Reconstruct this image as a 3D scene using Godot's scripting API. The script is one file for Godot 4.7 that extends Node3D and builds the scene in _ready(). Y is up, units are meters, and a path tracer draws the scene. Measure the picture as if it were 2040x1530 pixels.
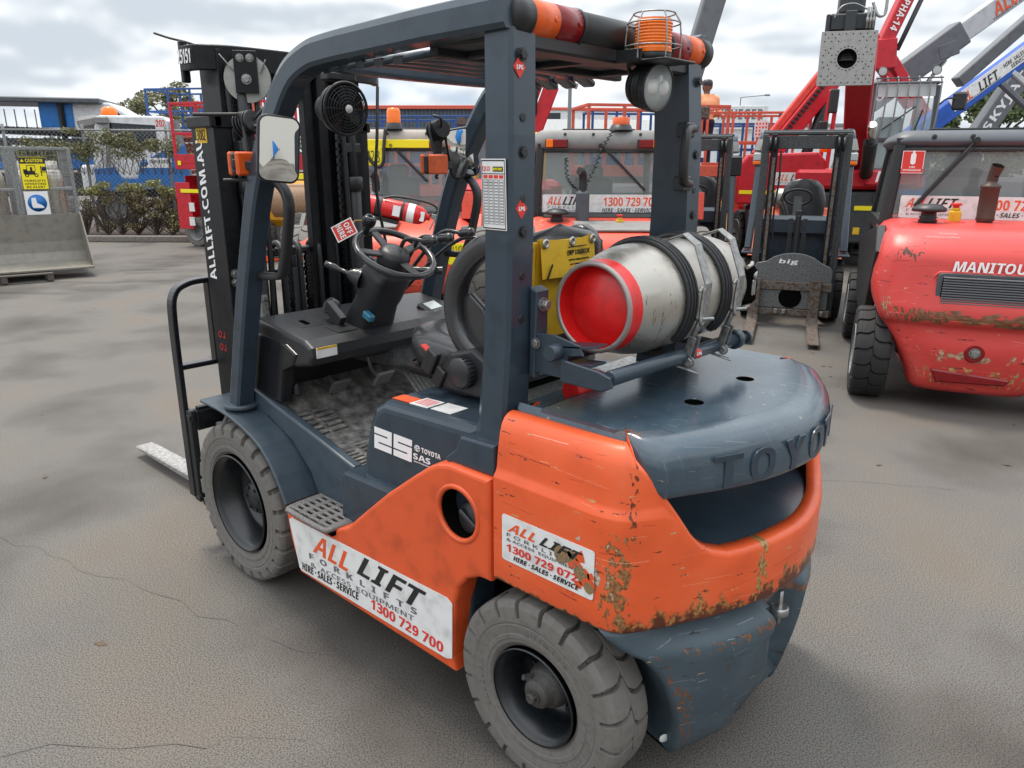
extends Node3D

const F := Vector3(0.67256, 0, 0.74004)      # level view direction
const R := Vector3(-0.74004, 0, 0.67256)     # to the right of it
const EYE := Vector3(-1.1034, 1.6913, -1.867)
var M := {}
var T := {}
var counts := {}
var rng := RandomNumberGenerator.new()


class MB:
	var st := SurfaceTool.new()
	var n := 0
	func _init():
		st.begin(Mesh.PRIMITIVE_TRIANGLES)
		st.set_smooth_group(-1)
	func smooth(on := true) -> MB:
		st.set_smooth_group(0 if on else -1)
		return self
	func tri(a: Vector3, b: Vector3, c: Vector3, ua := Vector2.ZERO, ub := Vector2.ZERO, uc := Vector2.ZERO):
		st.set_uv(ua); st.add_vertex(a)
		st.set_uv(uc); st.add_vertex(c)
		st.set_uv(ub); st.add_vertex(b)
		n += 1
	func quad(a, b, c, d, ua := Vector2(0, 0), ub := Vector2(1, 0), uc := Vector2(1, 1), ud := Vector2(0, 1)):
		tri(a, b, c, ua, ub, uc)
		tri(a, c, d, ua, uc, ud)
	func oquad(a: Vector3, b: Vector3, c: Vector3, d: Vector3, from: Vector3):
		if (b - a).cross(d - a).dot((a + b + c + d) * 0.25 - from) < 0:
			quad(a, d, c, b)
		else:
			quad(a, b, c, d)
	func otri(a: Vector3, b: Vector3, c: Vector3, from: Vector3):
		if (b - a).cross(c - a).dot((a + b + c) / 3 - from) < 0:
			tri(a, c, b)
		else:
			tri(a, b, c)
	func box(c: Vector3, s: Vector3, bev := 0.004, bs := Basis()) -> MB:
		var h := s * 0.5
		var e := minf(bev, minf(h.x, minf(h.y, h.z)) * 0.95)
		var q := func(sx, sy, sz, ax):
			var p := Vector3(sx * (h.x - (0.0 if ax == 0 else e)), sy * (h.y - (0.0 if ax == 1 else e)), sz * (h.z - (0.0 if ax == 2 else e)))
			return c + bs * p
		for s1 in [-1, 1]:
			oquad(q.call(s1, -1, -1, 0), q.call(s1, 1, -1, 0), q.call(s1, 1, 1, 0), q.call(s1, -1, 1, 0), c)
			oquad(q.call(-1, s1, -1, 1), q.call(1, s1, -1, 1), q.call(1, s1, 1, 1), q.call(-1, s1, 1, 1), c)
			oquad(q.call(-1, -1, s1, 2), q.call(1, -1, s1, 2), q.call(1, 1, s1, 2), q.call(-1, 1, s1, 2), c)
			if e > 0:
				for s2 in [-1, 1]:
					oquad(q.call(s1, s2, -1, 0), q.call(s1, s2, 1, 0), q.call(s1, s2, 1, 1), q.call(s1, s2, -1, 1), c)
					oquad(q.call(s1, -1, s2, 0), q.call(s1, 1, s2, 0), q.call(s1, 1, s2, 2), q.call(s1, -1, s2, 2), c)
					oquad(q.call(-1, s1, s2, 1), q.call(1, s1, s2, 1), q.call(1, s1, s2, 2), q.call(-1, s1, s2, 2), c)
					for s3 in [-1, 1]:
						otri(q.call(s1, s2, s3, 0), q.call(s1, s2, s3, 1), q.call(s1, s2, s3, 2), c)
		return self
	func bar(a: Vector3, b: Vector3, w: float, h: float, up := Vector3.UP, bev := 0.003) -> MB:
		var x := (b - a).normalized()
		var y := (up - x * up.dot(x))
		if y.length() < 0.01:
			y = Vector3(1, 0, 0) - x * x.x
		y = y.normalized()
		return box((a + b) * 0.5, Vector3((b - a).length(), h, w), bev, Basis(x, y, x.cross(y)))
	func tube(pts: Array, r, sides := 10, closed := false, caps := true) -> MB:
		var prof := PackedVector2Array()
		for i in sides:
			prof.append(Vector2.from_angle(TAU * i / sides))
		return sweep(pts, prof, r, Vector3.ZERO, closed, caps, true)
	func sweep(pts: Array, prof: PackedVector2Array, r = 1.0, up := Vector3.ZERO, closed := false, caps := true, soft := false) -> MB:
		var k := pts.size()
		var rings := []
		var ref := up
		for i in k:
			var p: Vector3 = pts[i]
			var d: Vector3
			if closed:
				d = pts[(i + 1) % k] - pts[(i + k - 1) % k]
			else:
				d = pts[mini(i + 1, k - 1)] - pts[maxi(i - 1, 0)]
			d = d.normalized()
			var u := (up if up != Vector3.ZERO else ref)
			if u == Vector3.ZERO:
				u = Vector3.UP if absf(d.y) < 0.9 else Vector3.RIGHT
			u = (u - d * u.dot(d)).normalized()
			ref = u
			var s := d.cross(u)
			var rr: float = r[i] if r is Array else r
			var ring := []
			for q in prof:
				ring.append(p + (s * q.x + u * q.y) * rr)
			rings.append(ring)
		st.set_smooth_group(0 if soft else -1)
		for i in (k if closed else k - 1):
			var a: Array = rings[i]
			var b: Array = rings[(i + 1) % k]
			for j in prof.size():
				var j2 := (j + 1) % prof.size()
				quad(a[j], b[j], b[j2], a[j2])
		st.set_smooth_group(-1)
		if caps and not closed:
			var idx := Geometry2D.triangulate_polygon(prof)
			for t in range(0, idx.size(), 3):
				otri(rings[0][idx[t]], rings[0][idx[t + 1]], rings[0][idx[t + 2]], pts[1])
				otri(rings[k - 1][idx[t]], rings[k - 1][idx[t + 1]], rings[k - 1][idx[t + 2]], pts[k - 2])
		return self
	# extrudes a polygon given in the plane of o, x, y from depth a to b along x cross y, with a rounded rim
	func prism(poly: PackedVector2Array, o: Vector3, x: Vector3, y: Vector3, a: float, b: float, bev := 0.0, seg := 1, uvs := 1.0) -> MB:
		var pg := poly.duplicate()
		if Geometry2D.is_polygon_clockwise(pg):
			pg.reverse()
		var z := x.cross(y)
		var k := pg.size()
		var ins := func(amount: float) -> PackedVector2Array:
			var out := PackedVector2Array()
			for i in k:
				var e1 := (pg[i] - pg[(i + k - 1) % k]).normalized()
				var e2 := (pg[(i + 1) % k] - pg[i]).normalized()
				var n1 := Vector2(-e1.y, e1.x)
				var n2 := Vector2(-e2.y, e2.x)
				var m := (n1 + n2)
				out.append(pg[i] + m * amount / maxf(0.3, m.length_squared() * 0.5))
			return out
		var levels := []   # [inset, depth]
		if bev > 0:
			for i in seg + 1:
				var t := PI / 2 * i / seg
				levels.append([bev * (1 - sin(t)), a + bev * (1 - cos(t))])
			for i in seg + 1:
				var t := PI / 2 * (1 - float(i) / seg)
				levels.append([bev * (1 - sin(t)), b - bev * (1 - cos(t))])
		else:
			levels = [[0.0, a], [0.0, b]]
		var loops := []
		for lv in levels:
			var l2: PackedVector2Array = ins.call(lv[0])
			var ring := []
			for q in l2:
				ring.append(o + x * q.x + y * q.y + z * lv[1])
			loops.append(ring)
		for i in loops.size() - 1:
			for j in k:
				var j2 := (j + 1) % k
				var u0: Vector2 = pg[j] * uvs
				var u1: Vector2 = pg[j2] * uvs
				quad(loops[i][j], loops[i][j2], loops[i + 1][j2], loops[i + 1][j], u0, u1, u1, u0)
		var c2: PackedVector2Array = ins.call(levels[0][0])
		var idx := Geometry2D.triangulate_polygon(c2)
		for t in range(0, idx.size(), 3):
			var p := [c2[idx[t]], c2[idx[t + 1]], c2[idx[t + 2]]]
			if (p[1] - p[0]).cross(p[2] - p[0]) < 0:
				p = [p[0], p[2], p[1]]
			var lo := []
			var hi := []
			for q in p:
				lo.append(o + x * q.x + y * q.y + z * a)
				hi.append(o + x * q.x + y * q.y + z * b)
			tri(hi[0], hi[1], hi[2], p[0] * uvs, p[1] * uvs, p[2] * uvs)
			tri(lo[0], lo[2], lo[1], p[0] * uvs, p[2] * uvs, p[1] * uvs)
		return self
	# profile of [radius, height] pairs turned about the axis; runs from low to high along the outside
	func lathe(prof: Array, o: Vector3, axis: Vector3, sides := 24, soft := true) -> MB:
		var ay := axis.normalized()
		var ax := (Vector3.RIGHT if absf(ay.x) < 0.9 else Vector3.UP).cross(ay).normalized()
		var az := ax.cross(ay)
		st.set_smooth_group(0 if soft else -1)
		for i in prof.size() - 1:
			for j in sides:
				var p := []
				for q in [[i, j], [i, j + 1], [i + 1, j + 1], [i + 1, j]]:
					var t: float = -TAU * (q[1] % sides) / sides
					p.append(o + (ax * cos(t) + az * sin(t)) * prof[q[0]][0] + ay * prof[q[0]][1])
				var u0 := float(j) / sides
				var u1 := float(j + 1) / sides
				var v0 := float(i) / (prof.size() - 1)
				var v1 := float(i + 1) / (prof.size() - 1)
				if prof[i][0] > 1e-5 or prof[i + 1][0] > 1e-5:
					if prof[i][0] < 1e-5:
						tri(p[0], p[2], p[3], Vector2(u0, v0), Vector2(u1, v1), Vector2(u0, v1))
					elif prof[i + 1][0] < 1e-5:
						tri(p[0], p[1], p[2], Vector2(u0, v0), Vector2(u1, v0), Vector2(u1, v1))
					else:
						quad(p[0], p[1], p[2], p[3], Vector2(u0, v0), Vector2(u1, v0), Vector2(u1, v1), Vector2(u0, v1))
		st.set_smooth_group(-1)
		return self
	func cyl(a: Vector3, b: Vector3, r: float, sides := 16, r2 := -1.0) -> MB:
		if r2 < 0:
			r2 = r
		var h := (b - a).length()
		var e := minf(0.12 * minf(r, r2), h * 0.2)
		lathe([[0, 0], [r - e, 0]], a, b - a, sides, false)
		lathe([[r - e, 0], [r, e]], a, b - a, sides)
		lathe([[r, e], [r2, h - e]], a, b - a, sides)
		lathe([[r2, h - e], [r2 - e, h]], a, b - a, sides)
		return lathe([[r2 - e, h], [0, h]], a, b - a, sides, false)
	func grid(rows: Array, uvs: Array, wrap := false, soft := true, flip := false) -> MB:
		st.set_smooth_group(0 if soft else -1)
		for i in rows.size() - 1:
			var w: int = rows[i].size()
			for j in (w if wrap else w - 1):
				var j2 := (j + 1) % w
				var ua: Vector2 = uvs[i][j] if uvs else Vector2.ZERO
				var ub: Vector2 = uvs[i][j2] if uvs else Vector2.ZERO
				var uc: Vector2 = uvs[i + 1][j2] if uvs else Vector2.ZERO
				var ud: Vector2 = uvs[i + 1][j] if uvs else Vector2.ZERO
				if flip:
					quad(rows[i][j], rows[i + 1][j], rows[i + 1][j2], rows[i][j2], ua, ud, uc, ub)
				else:
					quad(rows[i][j], rows[i][j2], rows[i + 1][j2], rows[i + 1][j], ua, ub, uc, ud)
		st.set_smooth_group(-1)
		return self
	func bolt(p: Vector3, nrm: Vector3, r: float, h := -1.0) -> MB:
		if h < 0:
			h = r * 0.8
		lathe([[r * 1.35, 0], [r * 1.35, h * 0.25], [r, h * 0.25]], p, nrm, 12, false)
		return lathe([[r, h * 0.25], [r, h * 0.9], [r * 0.85, h], [0, h]], p, nrm, 6, false)
	func done() -> ArrayMesh:
		st.generate_normals()
		return st.commit()


func mb() -> MB:
	return MB.new()

func V(x: float, y: float, z: float) -> Vector3:
	return Vector3(x, y, z)

func P2(a: Array) -> PackedVector2Array:
	var o := PackedVector2Array()
	for i in range(0, a.size(), 2):
		o.append(Vector2(a[i], a[i + 1]))
	return o

func rrect(w: float, h: float, r: float, seg := 4) -> PackedVector2Array:
	var o := PackedVector2Array()
	for c in [[1, 1, 0], [-1, 1, 1], [-1, -1, 2], [1, -1, 3]]:
		for i in seg + 1:
			var t: float = PI / 2 * (c[2] + float(i) / seg)
			o.append(Vector2(c[0] * (w / 2 - r) + cos(t) * r, c[1] * (h / 2 - r) + sin(t) * r))
	return o

# a smooth path through the points
func curve(pts: Array, steps := 6, closed := false) -> Array:
	var o := []
	var k := pts.size()
	for i in (k if closed else k - 1):
		var a: Vector3 = pts[(i + k - 1) % k] if closed or i > 0 else pts[0]
		var b: Vector3 = pts[i]
		var c: Vector3 = pts[(i + 1) % k]
		var d: Vector3 = pts[(i + 2) % k] if closed or i + 2 < k else pts[k - 1]
		for s in steps:
			o.append(b.cubic_interpolate(c, a, d, float(s) / steps))
	if not closed:
		o.append(pts[k - 1])
	return o

func numbered(par: Node, called: String) -> String:
	var key := str(par.get_instance_id()) + called
	counts[key] = counts.get(key, -1) + 1
	return called if counts[key] == 0 else "%s_%03d" % [called, counts[key]]

func put(par: Node, o: Node, called: String) -> Node:
	o.name = numbered(par, called)
	par.add_child(o, true)
	return o

# commits a builder (or takes a mesh) as ONE named MeshInstance3D
func add(par: Node, called: String, m, material: Material, label := "") -> MeshInstance3D:
	var o := MeshInstance3D.new()
	o.mesh = m.done() if m is MB else m
	o.material_override = material
	put(par, o, called)
	if label:
		o.set_meta("label", label)
	return o

func tag(o: Node, label: String, category: String, group := "") -> Node:
	o.set_meta("label", label)
	o.set_meta("category", category)
	if group:
		o.set_meta("group", group)
	return o

func thing(called: String, label: String, category: String, at := Vector3.ZERO, group := "", basis := Basis()) -> Node3D:
	var o := Node3D.new()
	o.transform = Transform3D(basis, at)
	put(self, o, called)
	tag(o, label, category, group)
	return o

func structure(called: String, m, material: Material) -> MeshInstance3D:
	var o := add(self, called, m, material)
	o.set_meta("kind", "structure")
	return o

# a place s metres to the right of the view's middle and d metres ahead of it
func at(s: float, d: float, y := 0.0) -> Vector3:
	return Vector3(EYE.x, y, EYE.z) + R * s + F * d

# axes for things that stand facing the viewer: x to the right, z towards the viewer, turned by a degrees
func facing(a := 0.0) -> Basis:
	return Basis(R, Vector3.UP, -F).rotated(Vector3.UP, deg_to_rad(a))

var fonts := {}
func font(kind: String, bold: bool) -> SystemFont:
	var key := kind + str(bold)
	if not fonts.has(key):
		var f := SystemFont.new()
		f.font_names = PackedStringArray([kind])
		f.font_weight = 700 if bold else 400
		fonts[key] = f
	return fonts[key]

# flat lettering that fills w by h metres (h 0: natural height), middle at o
func txt(par: Node, s: String, m: Material, o: Vector3, right: Vector3, up: Vector3, w: float, h: float, slant := 0.0, bold := true, kind := "Droid Sans", called := "lettering", deep := 0.0012) -> MeshInstance3D:
	var t := TextMesh.new()
	t.text = s
	t.font = font(kind, bold)
	t.font_size = 32
	t.pixel_size = 0.01
	t.depth = 0.02
	t.curve_step = 2.0
	var bb := t.get_aabb()
	var sx := w / maxf(bb.size.x + slant * bb.size.y, 0.001)
	var sy := h / maxf(bb.size.y, 0.001) if h > 0 else sx
	var x := right.normalized()
	var y := up.normalized()
	var z := x.cross(y)
	var by := y * sy + x * slant * sx
	var bas := Basis(x * sx, by, z * (deep / 0.02))
	var node := add(par, called, t, m)
	node.transform = Transform3D(bas, o - bas * bb.get_center() + z * deep * 0.5)
	return node

func cutter(par: Node, a: Vector3, b: Vector3, r: float, sides := 24):
	var c := CSGCylinder3D.new()
	c.material = M.void
	c.radius = r
	c.height = (b - a).length()
	c.sides = sides
	c.operation = CSGShape3D.OPERATION_SUBTRACTION
	var y := (b - a).normalized()
	var x := (Vector3.RIGHT if absf(y.x) < 0.9 else Vector3.UP).cross(y).normalized()
	c.transform = Transform3D(Basis(x, y, x.cross(y)), (a + b) * 0.5)
	par.add_child(c)

func solid(par: Node, called: String, m: MB, material: Material) -> CSGMesh3D:
	var o := CSGMesh3D.new()
	o.mesh = m.done()
	o.material = material
	put(par, o, called)
	return o


# ------------------------------------------------------------------ surfaces
func noise(seed_: int, freq: float, oct := 4, kind := FastNoiseLite.TYPE_SIMPLEX_SMOOTH) -> FastNoiseLite:
	var n := FastNoiseLite.new()
	n.seed = seed_
	n.frequency = freq
	n.noise_type = kind
	n.fractal_octaves = oct
	return n

func noise_tex(seed_: int, freq: float, oct: int, stops: Array, size := 512, normal := 0.0) -> NoiseTexture2D:
	var t := NoiseTexture2D.new()
	t.width = size
	t.height = size
	t.seamless = true
	t.noise = noise(seed_, freq, oct)
	if normal > 0:
		t.as_normal_map = true
		t.bump_strength = normal
	elif stops:
		var g := Gradient.new()
		g.offsets = PackedFloat32Array(stops.map(func(q): return q[0]))
		g.colors = PackedColorArray(stops.map(func(q): return q[1] if q[1] is Color else Color(q[1], q[1], q[1])))
		t.color_ramp = g
	return t

func lin(r: float, g: float, b: float, a := 1.0) -> Color:
	return Color(r, g, b, a).linear_to_srgb()

# base colour (linear), roughness, metallic, dirt texture and its scale
func mat(called: String, c: Color, rough := 0.5, metal := 0.0, tex = null, scale := 1.0, spec := 0.5) -> StandardMaterial3D:
	var m := StandardMaterial3D.new()
	m.resource_name = called
	m.albedo_color = c
	m.roughness = rough
	m.metallic = metal
	m.metallic_specular = spec
	if tex:
		m.albedo_texture = tex
		m.uv1_triplanar = true
		m.uv1_scale = Vector3.ONE * scale
	M[called] = m
	return m

func glass(called: String, c: Color, a: float) -> StandardMaterial3D:
	var m := mat(called, Color(c, a), 0.04)
	m.transparency = BaseMaterial3D.TRANSPARENCY_ALPHA
	return m

# worn paint: an image with chips, scratches, scrapes and rust along its lower edge
func worn(w: int, h: int, base: Color, seed_: int, chips: int, lines: int, rust: float, scrapes: Array) -> ImageTexture:
	var g := RandomNumberGenerator.new()
	g.seed = seed_
	var im := Image.create(w, h, false, Image.FORMAT_RGB8)
	var n1 := noise(seed_, 3.0 / h, 4)
	var n2 := noise(seed_ + 5, 17.0 / h, 4)
	var n3 := noise(seed_ + 9, 34.0 / h, 4)
	var brown := Color(0.36, 0.17, 0.09)
	var ochre := Color(0.66, 0.5, 0.27)
	for y in h:
		for x in w:
			var a := n1.get_noise_2d(x, y)
			var c := base.lightened(maxf(0, a) * 0.07).darkened(maxf(0, -a) * 0.09)
			var b := n2.get_noise_2d(x * 1.0, y * 0.35)
			if rust > 0:
				var edge := float(h - y) / h
				var uu := float(x) / w
				var side := 1.0 + 2.6 * (smoothstep(0.22, 0.16, uu) + smoothstep(0.78, 0.84, uu))
				var k := edge * side + b * rust * 0.7 + n1.get_noise_2d(x * 2.0, 0) * rust * 0.8
				var soft := rust * 0.22
				var o2 := ochre.lerp(brown, clampf(n2.get_noise_2d(x * 2, y) * 1.2 + n3.get_noise_2d(x, y) + 0.5, 0, 1))
				c = c.lerp(o2, smoothstep(rust + soft, rust - soft, k) * smoothstep(-0.35, -0.05, n3.get_noise_2d(x, y * 0.6)))
				c = c.lerp(brown, smoothstep(rust * 0.55 + soft, rust * 0.55 - soft, k))
			for s in scrapes:        # [u0, u1, v0, v1, how much, colour]
				var u := float(x) / w
				var v := float(h - y) / h
				if u > s[0] and u < s[1] and v > s[2] and v < s[3]:
					var f := minf(minf(u - s[0], s[1] - u) / (s[1] - s[0]), minf(v - s[2], s[3] - v) / (s[3] - s[2])) * 2.2
					var hit: float = n3.get_noise_2d(x, y * 0.45) * 1.2 + n2.get_noise_2d(x, y * 0.3) * 0.7 + f * 0.9 - (1.05 - s[4])
					var patch := (s[5] as Color).lerp(brown, clampf(n3.get_noise_2d(x * 1.7, y) * 1.1 + 0.35, 0, 1) * 0.75)
					c = c.lerp(patch, smoothstep(0.0, 0.16, hit))
			im.set_pixel(x, y, c)
	for i in lines:
		var x := g.randf() * w
		var y := g.randf() * h
		var l := pow(g.randf(), 2.5) * w * 0.09 + 6
		var ang := g.randfn(0, 0.09)
		if g.randf() < 0.16:
			ang = g.randf() * TAU
			l *= 0.35
		var c := base.lightened(g.randf_range(0.12, 0.5)) if g.randf() < 0.55 else base.darkened(g.randf_range(0.2, 0.6))
		var th := 1 if g.randf() < 0.8 else 2
		for s in int(l):
			if g.randf() < 0.14:
				continue
			im.fill_rect(Rect2i(int(x + cos(ang) * s) % w, clampi(int(y + sin(ang) * s + g.randf() * 0.6), 0, h - 3), 1, th), c)
	for i in chips:
		var x := g.randf() * w
		var y := g.randf() * h
		var c := brown.lerp(Color(0.16, 0.14, 0.15), g.randf())
		if g.randf() < 0.25:
			c = ochre.lightened(0.2)
		for k in 3 + g.randi() % 7:
			im.fill_rect(Rect2i(int(x + g.randfn(0, 5.0)) % (w - 9), clampi(int(y + g.randfn(0, 1.2)), 0, h - 5), 1 + g.randi() % 7, 1 + g.randi() % 2), c)
	return ImageTexture.create_from_image(im)

func painted(called: String, tex: Texture2D, rough := 0.42) -> StandardMaterial3D:
	var m := mat(called, Color.WHITE, rough)
	m.albedo_texture = tex
	return m


func _ready():
	# camera
	var cam := Camera3D.new()
	var fwd := Vector3(0.64409, -0.28796, 0.70872)
	var rt := Vector3(-0.74004, 0, 0.67256)
	cam.basis = Basis(rt, rt.cross(fwd), -fwd).rotated(fwd, -0.0037)
	cam.position = EYE
	cam.fov = 54.63
	cam.near = 0.05
	cam.far = 900.0
	put(self, cam, "camera")
	# sky and air
	var we := WorldEnvironment.new()
	var env := Environment.new()
	env.background_mode = Environment.BG_SKY
	var sky := Sky.new()
	var sm := PanoramaSkyMaterial.new()
	sm.panorama = cloud_sky()
	sky.sky_material = sm
	env.sky = sky
	env.tonemap_mode = Environment.TONE_MAPPER_LINEAR
	env.tonemap_exposure = 1.85
	env.sdfgi_enabled = true
	env.ssao_enabled = true
	env.ssil_enabled = true
	we.environment = env
	put(self, we, "sky")
	# the sun behind thin cloud
	var sun := DirectionalLight3D.new()
	sun.light_energy = 0.5
	sun.light_color = Color(1.0, 0.96, 0.9)
	sun.light_angular_distance = 12.0
	sun.shadow_enabled = true
	put(self, sun, "sun")
	sun.look_at_from_position(Vector3.ZERO, R * 0.22 - F * 0.3 + Vector3.DOWN, F)
	materials()
	ground()
	forklift()
	gas_cylinder()
	hung_things()
	background()


func cloud_sky() -> ImageTexture:
	var w := 1024
	var h := 512
	var im := Image.create(w, h, false, Image.FORMAT_RGBF)
	var n1 := noise(11, 1.0, 5)
	var n2 := noise(12, 1.0, 4)
	for y in h:
		var el := (0.5 - (y + 0.5) / h) * PI
		for x in w:
			var az := TAU * x / w
			var e := maxf(el, 0.02)
			# a layer of cloud overhead, seen in perspective
			var k := 1.0 / (sin(e) + 0.1)
			var p := Vector3(cos(az) * cos(e) * k, 0.0, sin(az) * cos(e) * k)
			var w1 := n2.get_noise_3d(p.x * 1.1, p.z * 1.1, 20.0) * 0.5
			var a := n1.get_noise_3d(p.x * 0.55 + 3.1 + w1, p.z * 0.55 + w1, 0.0)
			var b := n2.get_noise_3d(p.x * 0.3 + 1.7, p.z * 0.3 + 7.0, 5.0)
			var c := n1.get_noise_3d(p.x * 2.0 + w1, p.z * 2.0, el * 9.0)
			var grey := Color(0.42, 0.475, 0.53)
			var white := Color(0.94, 0.97, 1.0)
			var t := smoothstep(-0.36, 0.34, a * 0.9 + b * 0.6 + c * 0.45 + 0.14)
			var col := grey.lerp(white, t)
			var low := clampf(1.0 - el / 0.2, 0, 1)
			col = col.lerp(Color(0.8, 0.87, 0.94), low * low * 0.5)
			col = col.lerp(Color(0.45, 0.61, 0.82), smoothstep(0.16, 0.5, b - a * 0.6) * 0.5)
			col = col * (0.56 + 0.8 * sin(e))
			if el < 0:
				col = Color(0.3, 0.3, 0.3)
			im.set_pixel(x, y, col)
	return ImageTexture.create_from_image(im)


func materials():
	T.dirt = noise_tex(1, 0.012, 5, [[0.0, 0.84], [0.45, 0.97], [1.0, 1.0]])
	T.dust = noise_tex(2, 0.03, 6, [[0.0, 0.62], [0.5, 0.86], [1.0, 1.0]])
	T.fine = noise_tex(3, 0.15, 3, [[0.0, 0.6], [0.5, 0.9], [1.0, 1.0]])
	T.stain = noise_tex(4, 0.005, 6, [[0.0, Color(0.62, 0.6, 0.58)], [0.36, Color(0.84, 0.83, 0.82)], [0.55, Color(0.95, 0.95, 0.95)], [0.8, Color(1.0, 0.98, 0.95)], [1.0, Color(1.0, 0.95, 0.88)]], 1024)
	T.grit = noise_tex(5, 0.22, 3, [[0.0, 0.3], [0.38, 0.72], [0.55, 0.92], [0.75, 1.0], [1.0, 1.0]], 1024)
	T.rust = noise_tex(6, 0.025, 5, [[0.0, Color(0.27, 0.18, 0.13)], [0.42, Color(0.36, 0.29, 0.24)], [0.6, Color(0.4, 0.385, 0.37)], [1.0, Color(0.36, 0.36, 0.365)]])
	T.rough = noise_tex(7, 0.02, 4, [[0.0, 0.25], [1.0, 0.65]])
	mat("steel", lin(0.034, 0.051, 0.07), 0.26, 0.0, T.dirt, 1.3)
	mat("steel_dirty", lin(0.05, 0.071, 0.091), 0.33, 0.0, T.dirt, 2.0)
	mat("step_dust", lin(0.24, 0.23, 0.22), 0.6, 0.1, T.dust, 5.0)
	mat("ochre", lin(0.34, 0.22, 0.1), 0.8, 0.0, T.dust, 8.0)
	mat("black", lin(0.016, 0.017, 0.019), 0.45, 0.0, T.dirt, 1.5)
	mat("black_gloss", lin(0.012, 0.013, 0.016), 0.22, 0.0, T.dirt, 2.0)
	mat("mast_black", lin(0.012, 0.013, 0.016), 0.36, 0.0, T.dust, 1.2, 0.35)
	mat("plastic", lin(0.022, 0.023, 0.026), 0.42, 0.0, T.dirt, 2.0)
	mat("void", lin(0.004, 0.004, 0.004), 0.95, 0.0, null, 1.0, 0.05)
	mat("vinyl", lin(0.034, 0.035, 0.038), 0.24, 0.0, T.dirt, 1.6, 0.6)
	mat("rubber", lin(0.145, 0.136, 0.124), 0.85, 0.0, T.dirt, 5.0)
	mat("rubber_dark", lin(0.022, 0.022, 0.023), 0.75, 0.0, T.dust, 3.0)
	mat("rim", lin(0.012, 0.015, 0.018), 0.28, 0.0, T.dust, 3.0)
	mat("floor_mat", lin(0.42, 0.395, 0.37), 0.8, 0.0, noise_tex(14, 0.02, 5, [[0.0, 0.3], [0.5, 0.65], [1.0, 1.0]]), 1.6)
	mat("bare_metal", lin(0.5, 0.5, 0.5), 0.35, 0.9, T.dirt, 3.0)
	mat("zinc", lin(0.42, 0.42, 0.41), 0.42, 0.75, T.dust, 3.0)
	mat("rusty", Color(1, 1, 1), 0.7, 0.25, T.rust, 1.5)
	mat("orange", Color(0.86, 0.345, 0.17), 0.4, 0.0, T.dirt, 1.2)
	mat("exhaust_brown", lin(0.09, 0.062, 0.05), 0.5, 0.4, T.dirt, 4.0)
	mat("orange_in", Color(0.55, 0.2, 0.1), 0.6, 0.0, T.dust, 2.0)
	mat("white", lin(0.75, 0.75, 0.74), 0.4, 0.0, T.dirt, 2.0)
	mat("ink", lin(0.012, 0.012, 0.014), 0.5)
	mat("ink_grey", lin(0.12, 0.12, 0.13), 0.5)
	mat("ink_orange", Color(0.87, 0.33, 0.13), 0.5)
	mat("ink_red", Color(0.82, 0.2, 0.16), 0.5)
	mat("ink_white", lin(0.8, 0.8, 0.8), 0.45)
	mat("red", Color(0.78, 0.07, 0.13), 0.35, 0.0, T.dirt, 1.0)
	mat("red_cap", Color(0.83, 0.12, 0.12), 0.32, 0.0, T.dirt, 3.0)
	mat("red_fade", Color(0.84, 0.27, 0.22), 0.45, 0.0, T.dirt, 1.2)
	mat("yellow", Color(0.93, 0.86, 0.08), 0.45)
	mat("pouch", Color(0.85, 0.68, 0.13), 0.6, 0.0, T.dirt, 3.0)
	mat("amber", Color(0.95, 0.45, 0.04), 0.2)
	mat("amber_dull", Color(0.88, 0.36, 0.1), 0.3, 0.0, T.dirt, 4.0)
	mat("lens_red", Color(0.5, 0.04, 0.07), 0.25, 0.0, T.dirt, 3.0)
	mat("chrome", lin(0.75, 0.75, 0.75), 0.08, 1.0)
	mat("mirror", lin(0.88, 0.89, 0.88), 0.02, 1.0)
	mat("lcd", lin(0.42, 0.46, 0.46), 0.15)
	glass("clear", lin(0.7, 0.8, 0.78), 0.12)
	var al := mat("aluminium", lin(0.5, 0.485, 0.455), 0.75, 0.7)
	al.albedo_texture = worn(512, 512, Color(0.93, 0.92, 0.9), 41, 90, 160, 0.0, [])
	al.roughness_texture = T.rough
	mat("pedal_metal", lin(0.34, 0.34, 0.34), 0.45, 0.25, T.dust, 6.0)
	mat("galv", lin(0.33, 0.34, 0.34), 0.55, 0.4, T.dust, 2.0)
	T.cw = worn(1536, 512, Color(0.87, 0.355, 0.18), 21, 170, 150, 0.1, [
		[0.172, 0.215, 0.0, 0.55, 0.72, Color(0.6, 0.44, 0.27)], [0.2, 0.225, 0.5, 0.98, 0.28, Color(0.4, 0.2, 0.12)],
		[0.13, 0.2, 0.16, 0.5, 0.28, Color(0.75, 0.72, 0.68)], [0.395, 0.415, 0.02, 0.45, 0.72, Color(0.7, 0.55, 0.33)], [0.3, 0.315, 0.02, 0.22, 0.6, Color(0.7, 0.55, 0.33)]])
	painted("cw_orange", T.cw, 0.36)
	T.hood = worn(1024, 512, Color(0.23, 0.29, 0.335), 22, 60, 190, 0.0, [[0.1, 0.2, 0.3, 0.38, 0.5, Color(0.5, 0.34, 0.27)], [0.62, 0.74, 0.7, 0.76, 0.45, Color(0.5, 0.34, 0.27)]])
	T.side = worn(1024, 512, Color(0.87, 0.355, 0.18), 23, 50, 110, 0.0, [])
	painted("side_orange", T.side, 0.36)
	var gs := mat("grey_worn", Color.WHITE, 0.18, 0.0, T.hood, 1.6)
	gs.metallic_specular = 0.6
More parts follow.
